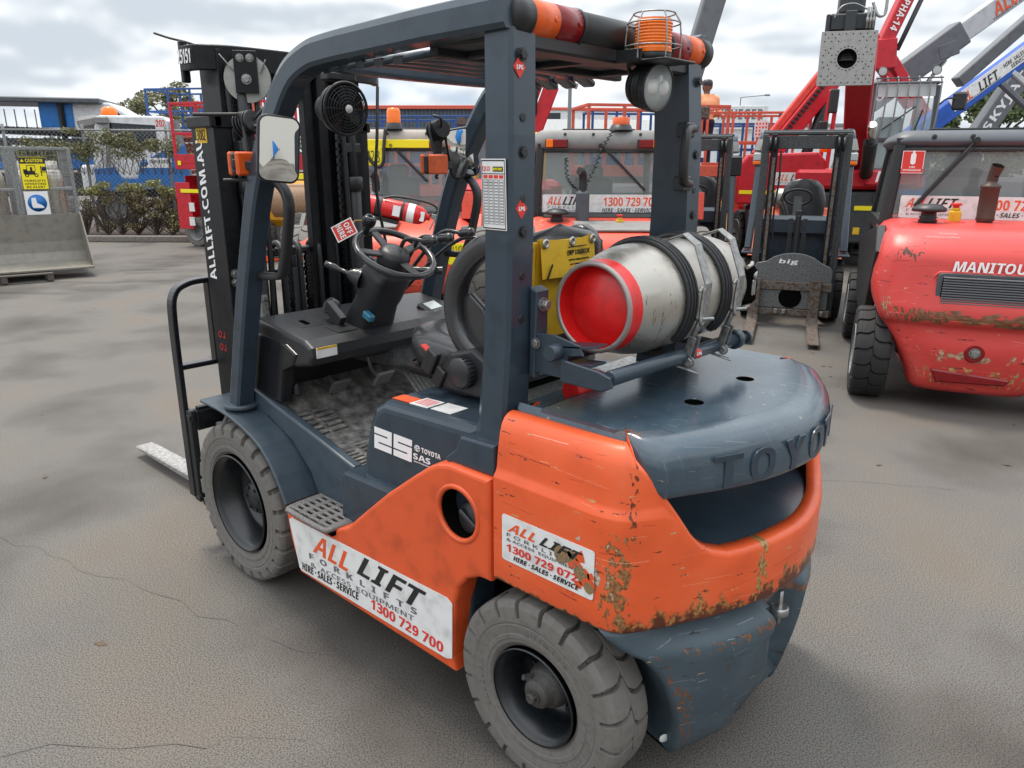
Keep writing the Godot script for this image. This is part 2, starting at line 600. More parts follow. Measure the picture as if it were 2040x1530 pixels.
	T.low = worn(768, 512, Color(0.255, 0.31, 0.345), 24, 140, 140, 0.0, [[0.0, 1.0, 0.7, 0.8, 0.3, Color(0.5, 0.36, 0.27)], [0.0, 0.07, 0.0, 0.75, 0.4, Color(0.45, 0.32, 0.25)]])
	painted("cw_grey", T.low, 0.5)


func ground():
	var m := mat("asphalt", lin(0.172, 0.16, 0.147), 0.85, 0.0, T.stain, 0.11)
	m.uv1_world_triplanar = true
	m.detail_enabled = true
	m.detail_blend_mode = BaseMaterial3D.BLEND_MODE_MUL
	m.detail_albedo = T.grit
	m.detail_uv_layer = BaseMaterial3D.DETAIL_UV_2
	m.uv2_triplanar = true
	m.uv2_world_triplanar = true
	m.uv2_scale = Vector3.ONE * 0.62
	var b := mb()
	var s := 420.0
	b.quad(V(-s, 0, s), V(s, 0, s), V(s, 0, -s), V(-s, 0, -s))
	structure("ground", b, m)


# a tyre with moulded lugs round the z axis: outer wall at -w/2
func tyre_mesh(r: float, w: float, rin: float, lugs: int, deep: float, groove: float, skew: float, chevron := false) -> ArrayMesh:
	var b := mb()
	var prof := []     # [z, radius, how deep a groove cuts, side]
	var h := w / 2
	for s in [-1, 1]:
		var part := [[h * 0.62, rin, 0.0], [h * 0.8, rin + 0.004, 0.0], [h * 0.93, rin + 0.018, 0.0], [h * 0.945, lerpf(rin, r, 0.2), 0.0], [h * 0.97, lerpf(rin, r, 0.22), 0.0], [h * 0.975, lerpf(rin, r, 0.3), 0.0], [h * 0.955, lerpf(rin, r, 0.32), 0.0], [h * 0.99, lerpf(rin, r, 0.5), 0.0], [h * 0.97, lerpf(rin, r, 0.52), 0.0], [h, lerpf(rin, r, 0.57), 0.0], [h * 0.995, lerpf(rin, r, 0.66), 0.0],
			[h * 0.99, lerpf(rin, r, 0.7), 0.9], [h * 0.97, lerpf(rin, r, 0.86), 1.0], [h * 0.9, r - 0.008, 1.0], [h * 0.8, r - 0.002, 1.0], [h * 0.55, r, 1.0], [h * 0.3, r, 1.0], [h * 0.28, r, 0.0 if not chevron else 1.0], [h * 0.07, r, 0.0 if not chevron else 1.0], [h * 0.05, r, 0.0 if not chevron else 0.9]]
		if s > 0:
			part.reverse()
		for q in part:
			prof.append([s * q[0], q[1], q[2], s])
	var steps := [0.0, groove * 0.22, groove * 0.78, groove, groove + (1 - groove) * 0.25, groove + (1 - groove) * 0.5, groove + (1 - groove) * 0.75]
	var cut := [0.0, 1.0, 1.0, 0.0, 0.0, 0.0, 0.0]
	var rows := []
	for q in prof:
		var row := []
		for i in lugs:
			for k in steps.size():
				var a: float = (i + steps[k] + (0.5 if q[3] > 0 else 0.0) + skew * absf(q[0]) / h + (0.12 * sin(absf(q[0]) / h * 5.0) if chevron else 0.0)) * TAU / lugs
				var d: float = deep * cut[k] * q[2]
				var rr: float = q[1] - d * (1.0 if absf(q[0]) < h * 0.95 else 0.45)
				var zz: float = q[0] - signf(q[0]) * (d * 0.75 if absf(q[0]) > h * 0.88 else 0.0)
				row.append(V(cos(a) * rr, sin(a) * rr, zz))
		rows.append(row)
	b.grid(rows, [], true, false)
	return b.done()


func wheel(par: Node, at_: Vector3, r: float, w: float, rin: float, meshes: Dictionary, out := -1.0, rub := "rubber", rimm := "rim", turn := 0.0):
	# out: which way the outer face looks along z
	var t := add(par, "wheel", meshes.tyre, M[rub])
	t.transform = Transform3D(Basis(Vector3.UP, turn + (0.0 if out < 0 else PI)), at_)
	var rm := add(t, "rim", meshes.rim, M[rimm])
	if meshes.has("hub"):
		add(t, "hub", meshes.hub, M[meshes.get("hub_mat", "rim")])
	return t


func rim_mesh(r: float, w: float, dish: float, nuts: int, nut_r: float) -> ArrayMesh:
	var b := mb()
	var h := w / 2
	b.lathe([[0, -dish], [r * 0.3, -dish], [r * 0.42, -dish], [r * 0.72, -dish - 0.01], [r * 0.86, -dish * 0.6], [r * 0.9, -h * 0.2], [r * 0.9, h * 0.7], [r * 0.98, h * 0.8], [r * 1.04, h * 0.92], [r * 1.05, h * 0.985], [r * 1.02, h]], Vector3.ZERO, V(0, 0, -1), 40)
	for i in nuts:
		var a := TAU * i / nuts
		b.bolt(V(cos(a) * nut_r, sin(a) * nut_r, dish), V(0, 0, -1), 0.013, 0.022)
	return b.done()


# outline of the counterweight seen from above, left half then right half, inset by d
func cw_outline() -> Array:
	var half := [[0.14, -0.57], [0.08, -0.57], [0.0, -0.57], [-0.08, -0.57], [-0.16, -0.57], [-0.205, -0.568], [-0.24, -0.56], [-0.262, -0.547], [-0.28, -0.527], [-0.297, -0.5], [-0.315, -0.47], [-0.335, -0.435], [-0.354, -0.4], [-0.368, -0.375], [-0.385, -0.345], [-0.405, -0.3], [-0.425, -0.25], [-0.442, -0.2], [-0.457, -0.14], [-0.468, -0.08], [-0.474, -0.03]]
	var o := []
	for q in half:
		o.append(Vector2(q[0], q[1]))
	for i in half.size():
		var q: Array = half[half.size() - 1 - i]
		o.append(Vector2(q[0], -q[1]))
	return o

func inward(o: Array, i: int, d: float) -> Vector2:
	var a: Vector2 = o[maxi(i - 1, 0)]
	var b: Vector2 = o[mini(i + 1, o.size() - 1)]
	var t := (b - a).normalized()
	return o[i] + Vector2(t.y, -t.x) * d

func counterweight(fk: Node3D):
	var o := cw_outline()
	var n := o.size()
	var length := [0.0]
	for i in range(1, n):
		length.append(length[i - 1] + o[i].distance_to(o[i - 1]))
	var whole: float = length[n - 1]
	# height of the shell's upper edge: full at the sides, cut down to the exhaust slot at the back
	var top := func(i: int) -> float:
		var z: float = absf(o[i].y)
		if o[i].x > -0.2 or z > 0.55:
			return 1.2
		var pts := [[0.0, 0.768], [0.25, 0.768], [0.31, 0.771], [0.352, 0.79], [0.375, 0.806], [0.406, 0.845], [0.44, 0.905], [0.475, 0.965], [0.508, 1.012], [0.53, 1.04], [0.55, 1.09]]
		for k in pts.size() - 1:
			if z <= pts[k + 1][0]:
				return lerpf(pts[k][1], pts[k + 1][1], (z - pts[k][0]) / (pts[k + 1][0] - pts[k][0]))
		return 1.2
	# [height, inset] of the full section
	var sec := [[0.592, 0.012], [0.598, 0.003], [0.606, 0.0], [0.66, 0.0], [0.72, 0.0], [0.78, 0.0], [0.84, 0.0], [0.893, 0.0], [0.9, 0.001], [0.914, 0.011], [0.925, 0.0135], [0.96, 0.017], [0.995, 0.022], [1.02, 0.027], [1.038, 0.033], [1.052, 0.043], [1.061, 0.057], [1.064, 0.072], [1.06, 0.09]]
	var inset_at := func(y: float) -> float:
		for k in sec.size() - 1:
			if y <= sec[k + 1][0]:
				return lerpf(sec[k][1], sec[k + 1][1], clampf((y - sec[k][0]) / (sec[k + 1][0] - sec[k][0]), 0, 1))
		return 0.09
	var rows := []
	var uvs := []
	for k in sec.size() + 5:
		var row := []
		var uv := []
		for i in n:
			var tp: float = top.call(i)
			var y: float
			var d: float
			if k < sec.size():
				y = sec[k][0]
				d = sec[k][1]
				# towards the back the ledge fades into the plain face
				var back := smoothstep(0.5, 0.38, absf(o[i].y)) if o[i].x < -0.2 else 0.0
				d = lerpf(d, minf(d, 0.004) if y > 0.61 else d, back)
				if y > tp - 0.016:
					y = tp - 0.016
					d = lerpf(inset_at.call(y), 0.0, back)
			else:
				var e := k - sec.size() + 1
				if tp > 1.1:
					y = 1.058 - 0.012 * e
					d = 0.09 + 0.004 * e
				else:
					var back := smoothstep(0.5, 0.38, absf(o[i].y))
					var t := minf(e, 3) / 3.0 * PI / 2
					y = tp - 0.016 + 0.016 * sin(t) - (0.012 if e == 5 else 0.0)
					d = lerpf(inset_at.call(tp - 0.016), 0.0, back) + 0.016 * (1 - cos(t)) + (0.03 if e >= 4 else 0.0)
			var p := inward(o, i, d)
			row.append(V(p.x, y, p.y))
			uv.append(Vector2(length[i] / whole, 1.0 - clampf((y - 0.592) / 0.49, 0, 1)))
		rows.append(row)
		uvs.append(uv)
	var b := mb()
	b.grid(rows, uvs)
	# front edge facing the seam
	for s in [0, n - 1]:
		for k in rows.size() - 1:
			var p0: Vector3 = rows[k][s]
			var p1: Vector3 = rows[k + 1][s]
			b.quad(p0, p1, V(p1.x, p1.y, p1.z * 0.8), V(p0.x, p0.y, p0.z * 0.8), Vector2(0.02, 0.5), Vector2(0.02, 0.5), Vector2(0.02, 0.5), Vector2(0.02, 0.5))
	add(fk, "counterweight_shell", b, M.cw_orange)
	# grey rear hood inside the shell
	var hs := [[0.947, 0.3, 0], [0.94, 0.08, 0], [0.936, 0.02, 0], [0.938, 0.009, 0], [0.944, 0.003, 0], [0.96, 0.0, 0], [0.985, 0.001, 0], [1.01, 0.003, 0], [1.03, 0.008, 0], [1.048, 0.017, 0], [1.062, 0.03, 0], [1.071, 0.046, 0], [1.076, 0.066, 0], [1.079, 0.09, 0], [1.0795, 0.1, 0]]
	rows = []
	uvs = []
	for k in hs.size():
		var row := []
		for i in n:
			var z: float = absf(o[i].y)
			var back := smoothstep(0.555, 0.47, z) if o[i].x < -0.2 else 0.0
			var d: float = hs[k][1]
			var y: float = hs[k][0]
			# at the sides it tucks in beneath the shell's rolled edge
			d = lerpf(0.08 + 0.02 * clampf((y - 1.03) / 0.05, 0, 1), d + 0.004, back)
			y = lerpf(maxf(1.03, y), y, back)
			var p := inward(o, i, d)
			row.append(V(p.x, y, p.y))
		rows.append(row)
	b = mb()
	b.grid(rows, [])
	# its flat top with two sight holes
	var poly := PackedVector2Array()
	var lid_half := [[0.06, 0.474], [-0.165, 0.474], [-0.2, 0.464], [-0.23, 0.422], [-0.268, 0.354], [-0.297, 0.303], [-0.333, 0.217], [-0.361, 0.12], [-0.376, 0.02]]
	for q in lid_half:
		poly.append(Vector2(q[0], -q[1]))
	for i in lid_half.size():
		poly.append(Vector2(lid_half[8 - i][0], lid_half[8 - i][1]))
	add(fk, "rear_hood_face", b, M.grey_worn)
	var slab := mb()
	slab.prism(poly, V(0, 1.0795, 0), V(1, 0, 0), V(0, 0, 1), 0.0, 0.02)
	var lid := solid(fk, "rear_hood", slab, M.grey_worn)
	for z in [-0.155, 0.145]:
		cutter(lid, V(-0.2, 0.9, z), V(-0.2, 1.2, z), 0.026)
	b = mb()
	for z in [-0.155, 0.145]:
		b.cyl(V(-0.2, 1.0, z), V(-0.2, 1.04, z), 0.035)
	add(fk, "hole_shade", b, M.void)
	# raised maker's name round the back
	var word := "TOYOTA"
	var zs := [-0.325, -0.222, -0.105, 0.01, 0.115, 0.235]
	for i in 6:
		var z: float = zs[i]
		var k := 0
		while o[k + 1].y < z:
			k += 1
		var f: float = (z - o[k].y) / (o[k + 1].y - o[k].y)
		var p: Vector2 = o[k].lerp(o[k + 1], f)
		var tdir: Vector2 = (o[mini(k + 2, n - 1)] - o[k - 1]).normalized()
		var right := V(tdir.x, 0, tdir.y)
		var nrm := right.cross(Vector3.UP)
		txt(fk, word[i], M.steel, V(p.x, 0.99, p.y) - nrm * 0.0052, right, Vector3.UP, 0.082, 0.084, 0.0, true, "Droid Sans", "raised_letter", 0.0035)
	# the slot: a floor that slopes up inside and dark depth behind it
	rows = []
	for k in 6:
		var row := []
		for i in range(8, n - 8):
			var q := inward(o, i, [0.02, 0.07, 0.14, 0.21, 0.27, 0.29][k])
			row.append(V(q.x, [0.748, 0.758, 0.768, 0.79, 0.85, 1.0][k], q.y * [1.0, 1.0, 0.98, 0.95, 0.92, 0.92][k]))
		rows.append(row)
	b = mb()
	b.grid(rows, [])
	add(fk, "exhaust_slot", b, M.steel)
	# grey lower casting
	var lo := [[0.61, 0.06, -1.0], [0.592, 0.02, -0.565], [0.575, 0.016, -0.56], [0.55, 0.014, -0.54], [0.53, 0.004, -0.52], [0.517, 0.0, -0.5], [0.5, 0.002, -0.485], [0.46, 0.008, -0.455], [0.4, 0.014, -0.42], [0.33, 0.026, -0.39], [0.26, 0.043, -0.365], [0.2, 0.058, -0.352], [0.16, 0.07, -0.345], [0.14, 0.082, -0.342], [0.135, 0.1, -0.34], [0.135, 0.3, -0.3]]
	rows = []
	uvs = []
	var zz := []
	for i in 61:
		zz.append(-1.0 + i / 30.0)
	for k in lo.size():
		var row := []
		var uv := []
		for i in zz.size():
			var t: float = zz[i]
			var zl: float = maxf(lo[k][2], -0.565)
			var z: float = t * absf(zl)
			var m := 0
			while m < n - 2 and o[m + 1].y < z:
				m += 1
			var f := clampf((z - o[m].y) / maxf(o[m + 1].y - o[m].y, 1e-4), 0, 1)
			var p: Vector2 = inward(o, m, lo[k][1]).lerp(inward(o, m + 1, lo[k][1]), f)
			var y: float = lo[k][0]
			# shelf below the shell is set back towards the middle, with a towing pocket and a notch in the foot
			if y < 0.62 and y > 0.51:
				p.x += 0.09 * smoothstep(0.5, 0.36, absf(z)) * clampf((y - 0.505) / 0.085, 0, 1)
			if absf(z - 0.02) < 0.105 and y > 0.36 and y < 0.59:
				p.x += 0.075 if absf(z - 0.02) < 0.09 else 0.03
			if absf(z - 0.02) < 0.09 and y < 0.36 and y > 0.24:
				p.x += 0.06
			if z > -0.15 and z < 0.13 and y < 0.25:
				y = maxf(y, 0.235 - 0.06 * pow(absf(z + 0.01) / 0.14, 3.0))
			row.append(V(p.x, y, z if k > 0 else p.y))
			uv.append(Vector2(float(i) / 60, 1.0 - clampf((y - 0.135) / 0.48, 0, 1)))
		# cheek that runs in behind the wheel
		var f0: Vector3 = row[0]
		var f1: Vector3 = row[row.size() - 1]
		row.push_front(V(f0.x + 0.03, f0.y, f0.z + 0.015))
		row.push_front(V(f0.x + 0.3, f0.y + 0.02, f0.z + 0.12))
		row.append(V(f1.x + 0.03, f1.y, f1.z - 0.015))
		row.append(V(f1.x + 0.3, f1.y + 0.02, f1.z - 0.12))
		uv.push_front(Vector2(0, uv[0].y)); uv.push_front(Vector2(0, uv[0].y)); uv.append(Vector2(1, uv[0].y)); uv.append(Vector2(1, uv[0].y))
		rows.append(row)
		uvs.append(uv)
	b = mb()
	b.grid(rows, uvs, false, true, true)
	add(fk, "counterweight_base", b, M.cw_grey)
	b = mb()
	b.cyl(V(-0.425, 0.45, 0.02), V(-0.425, 0.475, 0.02), 0.026)
	b.cyl(V(-0.425, 0.42, 0.02), V(-0.425, 0.525, 0.02), 0.007)
	add(fk, "drawbar_pin", b, M.bare_metal)
	# a blob of white paint on the foot
	b = mb()
	b.lathe([[0.014, 0], [0.012, 0.002], [0, 0.003]], V(-0.283, 0.165, -0.336), V(-0.85, 0, -0.5), 9)
	add(fk, "paint_blob", b, M.white)
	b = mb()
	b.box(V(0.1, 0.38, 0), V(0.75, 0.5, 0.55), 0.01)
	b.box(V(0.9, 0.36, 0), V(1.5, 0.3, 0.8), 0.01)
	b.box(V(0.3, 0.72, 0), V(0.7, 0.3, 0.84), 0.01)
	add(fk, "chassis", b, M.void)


# the rental firm's lettering on a plate: middle at o, plate w by h
func firm_sign(par: Node, o: Vector3, right: Vector3, up: Vector3, w: float, h: float, kind: String, called := "sign"):
	var z := right.cross(up).normalized()
	var b := mb()
	b.prism(rrect(w, h, minf(w, h) * 0.06, 3), o, right.normalized(), up.normalized(), -0.0015, 0.0)
	var p := add(par, called, b, M.white)
	var at_ := func(u, v): return o + right.normalized() * (u * w) + up.normalized() * (v * h) + z * 0.0008
	var deeper := p
	if kind == "side":
		txt(deeper, "ALL", M.ink_orange, at_.call(-0.275, 0.18), right, up, w * 0.26, h * 0.3, 0.45)
		txt(deeper, "LIFT", M.ink, at_.call(0.0, 0.18), right, up, w * 0.33, h * 0.3, 0.45)
		txt(deeper, "F O R K L I F T S", M.ink_grey, at_.call(-0.09, -0.055), right, up, w * 0.62, h * 0.085, 0.0, false)
		txt(deeper, "& ACCESS  EQUIPMENT", M.ink_grey, at_.call(-0.09, -0.185), right, up, w * 0.62, h * 0.085, 0.0, false)
		txt(deeper, "HIRE · SALES · SERVICE", M.ink, at_.call(-0.24, -0.36), right, up, w * 0.4, h * 0.13, 0.25)
		txt(deeper, "1300 729 700", M.ink_red, at_.call(0.24, -0.38), right, up, w * 0.42, h * 0.16, 0.12)
	elif kind == "square":
		txt(deeper, "ALL", M.ink_orange, at_.call(-0.25, 0.27), right, up, w * 0.36, h * 0.2, 0.45)
		txt(deeper, "LIFT", M.ink, at_.call(0.16, 0.27), right, up, w * 0.46, h * 0.2, 0.45)
		txt(deeper, "F O R K L I F T S", M.ink_grey, at_.call(-0.05, 0.09), right, up, w * 0.78, h * 0.07, 0.0, false)
		txt(deeper, "& ACCESS  EQUIPMENT", M.ink_grey, at_.call(-0.05, -0.02), right, up, w * 0.78, h * 0.07, 0.0, false)
		txt(deeper, "1300 729 072", M.ink_red, at_.call(-0.05, -0.19), right, up, w * 0.78, h * 0.16, 0.0)
		txt(deeper, "HIRE · SALES · SERVICE", M.ink, at_.call(0.0, -0.37), right, up, w * 0.72, h * 0.1, 0.25)
	elif kind == "window":
		txt(deeper, "ALL", M.ink_orange, at_.call(-0.395, 0.18), right, up, w * 0.14, h * 0.42, 0.45)
		txt(deeper, "LIFT", M.ink, at_.call(-0.235, 0.18), right, up, w * 0.2, h * 0.42, 0.45)
		txt(deeper, "F O R K L I F T S", M.ink_grey, at_.call(-0.29, -0.15), right, up, w * 0.33, h * 0.12, 0.0, false)
		txt(deeper, "& ACCESS  EQUIPMENT", M.ink_grey, at_.call(-0.29, -0.34), right, up, w * 0.33, h * 0.12, 0.0, false)
		txt(deeper, "1300 729 700", M.ink_orange, at_.call(0.24, 0.14), right, up, w * 0.46, h * 0.44, 0.0)
		txt(deeper, "HIRE · SALES · SERVICE", M.ink, at_.call(0.22, -0.29), right, up, w * 0.44, h * 0.2, 0.25)
	else:
		txt(deeper, "ALL", M.ink_orange, at_.call(-0.2, 0.1), right, up, w * 0.34, h * 0.5, 0.45)
		txt(deeper, "LIFT", M.ink, at_.call(0.2, 0.1), right, up, w * 0.42, h * 0.5, 0.45)
		txt(deeper, "FORKLIFTS & ACCESS EQUIPMENT", M.ink_grey, at_.call(0.0, -0.32), right, up, w * 0.8, h * 0.13, 0.0, false)
	return p


func forklift():
	var fk := thing("forklift", "big orange and grey forklift in the foreground with a silver gas bottle at its back", "forklift")
	var X := V(1, 0, 0)
	var Y := V(0, 1, 0)
	var Z := V(0, 0, 1)
	# ---- wheels
	var fm := {"tyre": tyre_mesh(0.337, 0.19, 0.205, 24, 0.018, 0.3, 0.12), "rim": rim_mesh(0.198, 0.19, 0.055, 8, 0.095)}
	var hb := mb()
	hb.lathe([[0.075, 0.05], [0.075, -0.0], [0.06, -0.022], [0.0, -0.03]].map(func(q): return [q[0], -q[1]]), V(0, 0, 0), V(0, 0, -1), 24)
	for i in 6:
		hb.bolt(V(cos(i * TAU / 6) * 0.05, sin(i * TAU / 6) * 0.05, -0.002), V(0, 0, -1), 0.008, 0.03)
	fm.hub = hb.done()
	fm.hub_mat = "black"
	var rm := {"tyre": tyre_mesh(0.281, 0.165, 0.142, 20, 0.02, 0.17, 0.35, true), "rim": rim_mesh(0.137, 0.165, 0.05, 6, 0.09)}
	hb = mb()
	hb.lathe([[0.07, -0.055], [0.066, 0.005], [0.058, 0.028], [0.05, 0.034], [0.044, 0.034], [0.042, 0.06], [0.036, 0.067], [0.0, 0.069]], V(0, 0, 0), V(0, 0, -1), 28)
	hb.bolt(V(0.0, 0.0, -0.069), V(0, 0, -1), 0.016, 0.02)
	hb.bolt(V(0.035, 0.03, -0.05), V(0.5, 0.3, -0.8), 0.009, 0.02)
	rm.hub = hb.done()
	rm.hub_mat = "hub_rust"
	mat("hub_rust", lin(0.1, 0.095, 0.09), 0.6, 0.3, T.dust, 6.0)
	var w: MeshInstance3D = wheel(fk, V(1.6, 0.337, -0.474), 0.337, 0.19, 0.2, fm)
	w.set_meta("label", "left front wheel with dusty grey block tread")
	w = wheel(fk, V(0, 0.281, -0.489), 0.281, 0.165, 0.14, rm)
	w.set_meta("label", "left rear wheel with wavy worn tread and greasy hub")
	wheel(fk, V(1.6, 0.337, 0.474), 0.337, 0.19, 0.2, fm, 1.0)
	wheel(fk, V(0, 0.281, 0.489), 0.281, 0.165, 0.14, rm, 1.0)
	for q in [["PREMIUM", 100.0, 0.2], ["ULTIMATE-XT", 200.0, 0.2], ["6.00-9", -20.0, 0.2]]:
		var chars: String = q[0]
		for i in chars.length():
			var a: float = deg_to_rad(q[1] + (chars.length() * 0.5 - i) * 6.5)
			txt(w, chars[i], M.rubber, V(cos(a) * 0.196, sin(a) * 0.196, -0.0815), V(sin(a), -cos(a), 0), V(cos(a), sin(a), 0), 0.013, 0.017, 0.0, true, "Droid Sans", "lettering", 0.003)
	counterweight(fk)
	for s in [-1.0, 1.0]:

		# ---- orange side panel with the filler recess
		var pg := P2([1.15, 0.203, 1.195, 0.33, 1.212, 0.43, 1.205, 0.452, 1.16, 0.462, 0.95, 0.468, 0.885, 0.478, 0.82, 0.512, 0.72, 0.6, 0.6, 0.702, 0.47, 0.8, 0.4, 0.85, 0.36, 0.872, 0.315, 0.882, 0.156, 0.882, 0.156, 0.575, 0.2, 0.571, 0.25, 0.545, 0.285, 0.5, 0.302, 0.44, 0.312, 0.35, 0.318, 0.25, 0.306, 0.203])
		var panel := mb()
		panel.prism(pg, V(0, 0, 0), X, Y, 0.0, 0.09, 0.014, 3)
		# (z runs from -0.48 out to -0.57)
		var node: Node3D
		var flip := Transform3D(Basis.IDENTITY, V(0, 0, -0.57)) if s < 0 else Transform3D(Basis.IDENTITY, V(0, 0, 0.48))
		if s < 0:
			node = solid(fk, "side_panel", panel, M.orange)
			cutter(node, V(0.28, 0.742, -0.02), V(0.28, 0.742, 0.2), 0.078, 32)
		else:
			node = add(fk, "side_panel", panel, M.orange)
		node.transform = flip
		if s < 0:
			var b0 := mb()
			var ring := []
			for i in 36:
				var a := TAU * i / 36
				ring.append(V(0.28 + cos(a) * 0.081, 0.742 + sin(a) * 0.081, -0.567))
			b0.tube(ring, 0.009, 8, true)
			add(fk, "filler_rim", b0, M.orange)
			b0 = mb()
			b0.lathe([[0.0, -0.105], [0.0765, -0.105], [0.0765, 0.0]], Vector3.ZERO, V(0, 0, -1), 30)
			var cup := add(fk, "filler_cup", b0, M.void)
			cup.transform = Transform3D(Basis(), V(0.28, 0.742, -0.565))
			b0 = mb()
			b0.lathe([[0.048, 0], [0.048, 0.03], [0.04, 0.037], [0, 0.038]], V(0.27, 0.715, -0.5), V(0.1, 0.15, -1), 28)
			b0.box(V(0.268, 0.72, -0.541), V(0.075, 0.016, 0.014), 0.004, Basis(Z, 0.5))
			add(fk, "fuel_cap", b0, M.plastic)
			cup.set_meta("label", "dark round recess of the fuel filler")
		# ---- fender and step
		var out := [1.83, 0.737, 1.76, 0.737, 1.66, 0.733, 1.58, 0.723, 1.5, 0.705, 1.42, 0.68, 1.362, 0.652, 1.31, 0.61, 1.265, 0.555, 1.232, 0.5, 1.212, 0.462]
		var inn := []
		for i in range(0, out.size(), 2):
			inn.push_front(out[i + 1] - 0.014)
			inn.push_front(out[i] + (0.0 if i == 0 else 0.008))
		var f := mb()
		f.prism(P2(out + inn), V(0, 0, -0.568 if s < 0 else 0.4), X, Y, 0.0, 0.168, 0.004, 1)
		add(fk, "fender", f, M.steel_dirty)
		f = mb()
		for k in 6:
			f.bar(V(0.9, 0.477, s * (0.448 + k * 0.0255)), V(1.165, 0.477, s * (0.448 + k * 0.0255)), 0.012, 0.012)
		for k in 5:
			f.bar(V(0.915 + k * 0.058, 0.476, s * 0.44), V(0.915 + k * 0.058, 0.476, s * 0.583), 0.024, 0.011)
		f.tube(curve([V(1.17, 0.468, s * 0.44), V(1.165, 0.468, s * 0.575), V(1.13, 0.468, s * 0.592), V(0.94, 0.468, s * 0.592), V(0.9, 0.477, s * 0.575), V(0.895, 0.468, s * 0.44)], 4), 0.011, 6)
		add(fk, "step", f, M.step_dust)
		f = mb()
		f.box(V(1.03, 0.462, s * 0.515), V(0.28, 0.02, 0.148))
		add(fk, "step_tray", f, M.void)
		# ---- sill under the driver's floor
		f = mb()
		f.prism(P2([0.955, 0.2, 0.955, 0.476, 0.937, 0.645, 0.918, 0.662, 0.62, 0.668, 0.45, 0.79, 0.3, 0.8, 0.3, 0.2]), V(0, 0, -0.502 if s < 0 else 0.1), X, Y, 0.0, 0.4, 0.012, 2)
		add(fk, "sill", f, M.steel)
		f = mb()
		f.prism(P2([1.66, 0.5, 1.66, 0.79, 1.6, 0.803, 1.42, 0.766, 1.15, 0.705, 1.0, 0.668, 0.94, 0.655, 0.94, 0.47, 1.18, 0.47, 1.22, 0.55, 1.34, 0.65, 1.5, 0.71]), V(0, 0, -0.448 if s < 0 else 0.41), X, Y, 0.0, 0.038, 0.008, 2)
		add(fk, "floor_edge", f, M.steel_dirty)
		# ---- leg fairing on top of the side panel
		f = mb()
		f.prism(P2([0.158, 0.882, 0.345, 0.875, 0.35, 0.888, 0.305, 0.925, 0.288, 0.965, 0.158, 0.97]), V(0, 0, -0.548 if s < 0 else 0.43), X, Y, 0.0, 0.118, 0.006, 2)
		add(fk, "leg_fairing", f, M.steel)
		# ---- overhead guard: rear leg, front pillar and roof rail
		var leg := mb()
		var zo := 0.502 if s < 0 else 0.442
		var rows := []
		for q in [[0.9, 0.166, 0.3, 0.0, 0.02], [1.0, 0.16, 0.282, 0.0, 0.008], [1.25, 0.15, 0.262, 0.0, 0.0], [1.5, 0.147, 0.252, -0.002, 0.0], [1.75, 0.151, 0.25, -0.01, 0.0], [1.99, 0.165, 0.256, -0.022, 0.0]]:
			var zz: float = s * (zo + q[3] + q[4])
			var zi: float = s * (zo - 0.087 + q[3])
			var row := []
			for e in [[q[1] + 0.01, zz], [q[1] + 0.085, zz], [q[2], zz - s * 0.03], [q[2] + 0.03, zi], [q[1], zi], [q[1], zz - s * 0.01]]:
				row.append(V(e[0], q[0], e[1]))
			rows.append(row)
		leg.grid(rows, [], true, false, s < 0)
		add(fk, "guard_leg", leg, M.steel)
		var bolts := mb()
		for q in [[1.93, 0], [1.79, 1], [1.71, 0], [1.6, 1], [1.52, 0], [1.41, 1], [1.3, 1]]:
			var pz: float = s * (zo - 0.047 - 0.006 * (q[0] - 1.3) / 0.6)
			if q[1] == 0:
				bolts.bolt(V(0.148 + maxf(0, q[0] - 1.6) * 0.025, q[0], pz), V(-1, 0, 0), 0.012, 0.008)
			else:
				bolts.cyl(V(0.152 + maxf(0, q[0] - 1.6) * 0.025, q[0], pz), V(0.146 + maxf(0, q[0] - 1.6) * 0.02, q[0], pz), 0.01, 12)
		add(fk, "leg_bolts", bolts, M.black)
		var rail := [V(1.63, 0.745, 0.488), V(1.56, 0.97, 0.488), V(1.49, 1.19, 0.488), V(1.425, 1.375, 0.487), V(1.355, 1.56, 0.486), V(1.275, 1.71, 0.484), V(1.185, 1.838, 0.482), V(1.09, 1.942, 0.477), V(0.985, 1.988, 0.472), V(0.88, 2.001, 0.47), V(0.7, 2.009, 0.468), V(0.45, 2.018, 0.466), V(0.17, 2.024, 0.462)]
		rail = rail.map(func(p): return V(p.x, p.y, -p.z)) if s < 0 else rail.map(func(p): return V(p.x, p.y, p.z - 0.035))
		var prof := P2([-0.5, -0.32, -0.5, 0.25, -0.38, 0.46, -0.16, 0.54, -0.12, 0.49, 0.12, 0.49, 0.16, 0.54, 0.38, 0.46, 0.5, 0.25, 0.5, -0.32, 0.4, -0.45, -0.4, -0.45])
		for i in prof.size():
			prof[i] = Vector2(prof[i].x * 0.075, prof[i].y * 0.088)
		var g := mb()
		g.sweep(curve(rail, 5), prof, 1.0, V(0.7, 0.7, 0), false, true, false)
		add(fk, "guard_pillar", g, M.steel)
		g = mb()
		g.cyl(V(1.627, 0.735, s * 0.488), V(1.627, 0.752, s * 0.488), 0.068, 24)
		add(fk, "pillar_foot", g, M.steel_dirty)
		# grab handle on the front pillar
		g = mb()
		g.sweep(curve([V(1.31, 1.64, s * 0.47), V(1.24, 1.6, s * 0.456), V(1.21, 1.54, s * 0.455), V(1.24, 1.42, s * 0.455), V(1.275, 1.33, s * 0.455), V(1.31, 1.29, s * 0.456), V(1.42, 1.285, s * 0.47)], 4), rrect(0.026, 0.036, 0.008, 2), 1.0, Z, false, true, true)
		add(fk, "grab_handle", g, M.plastic)
	# ---- grab handle on the right leg
	var b := mb()
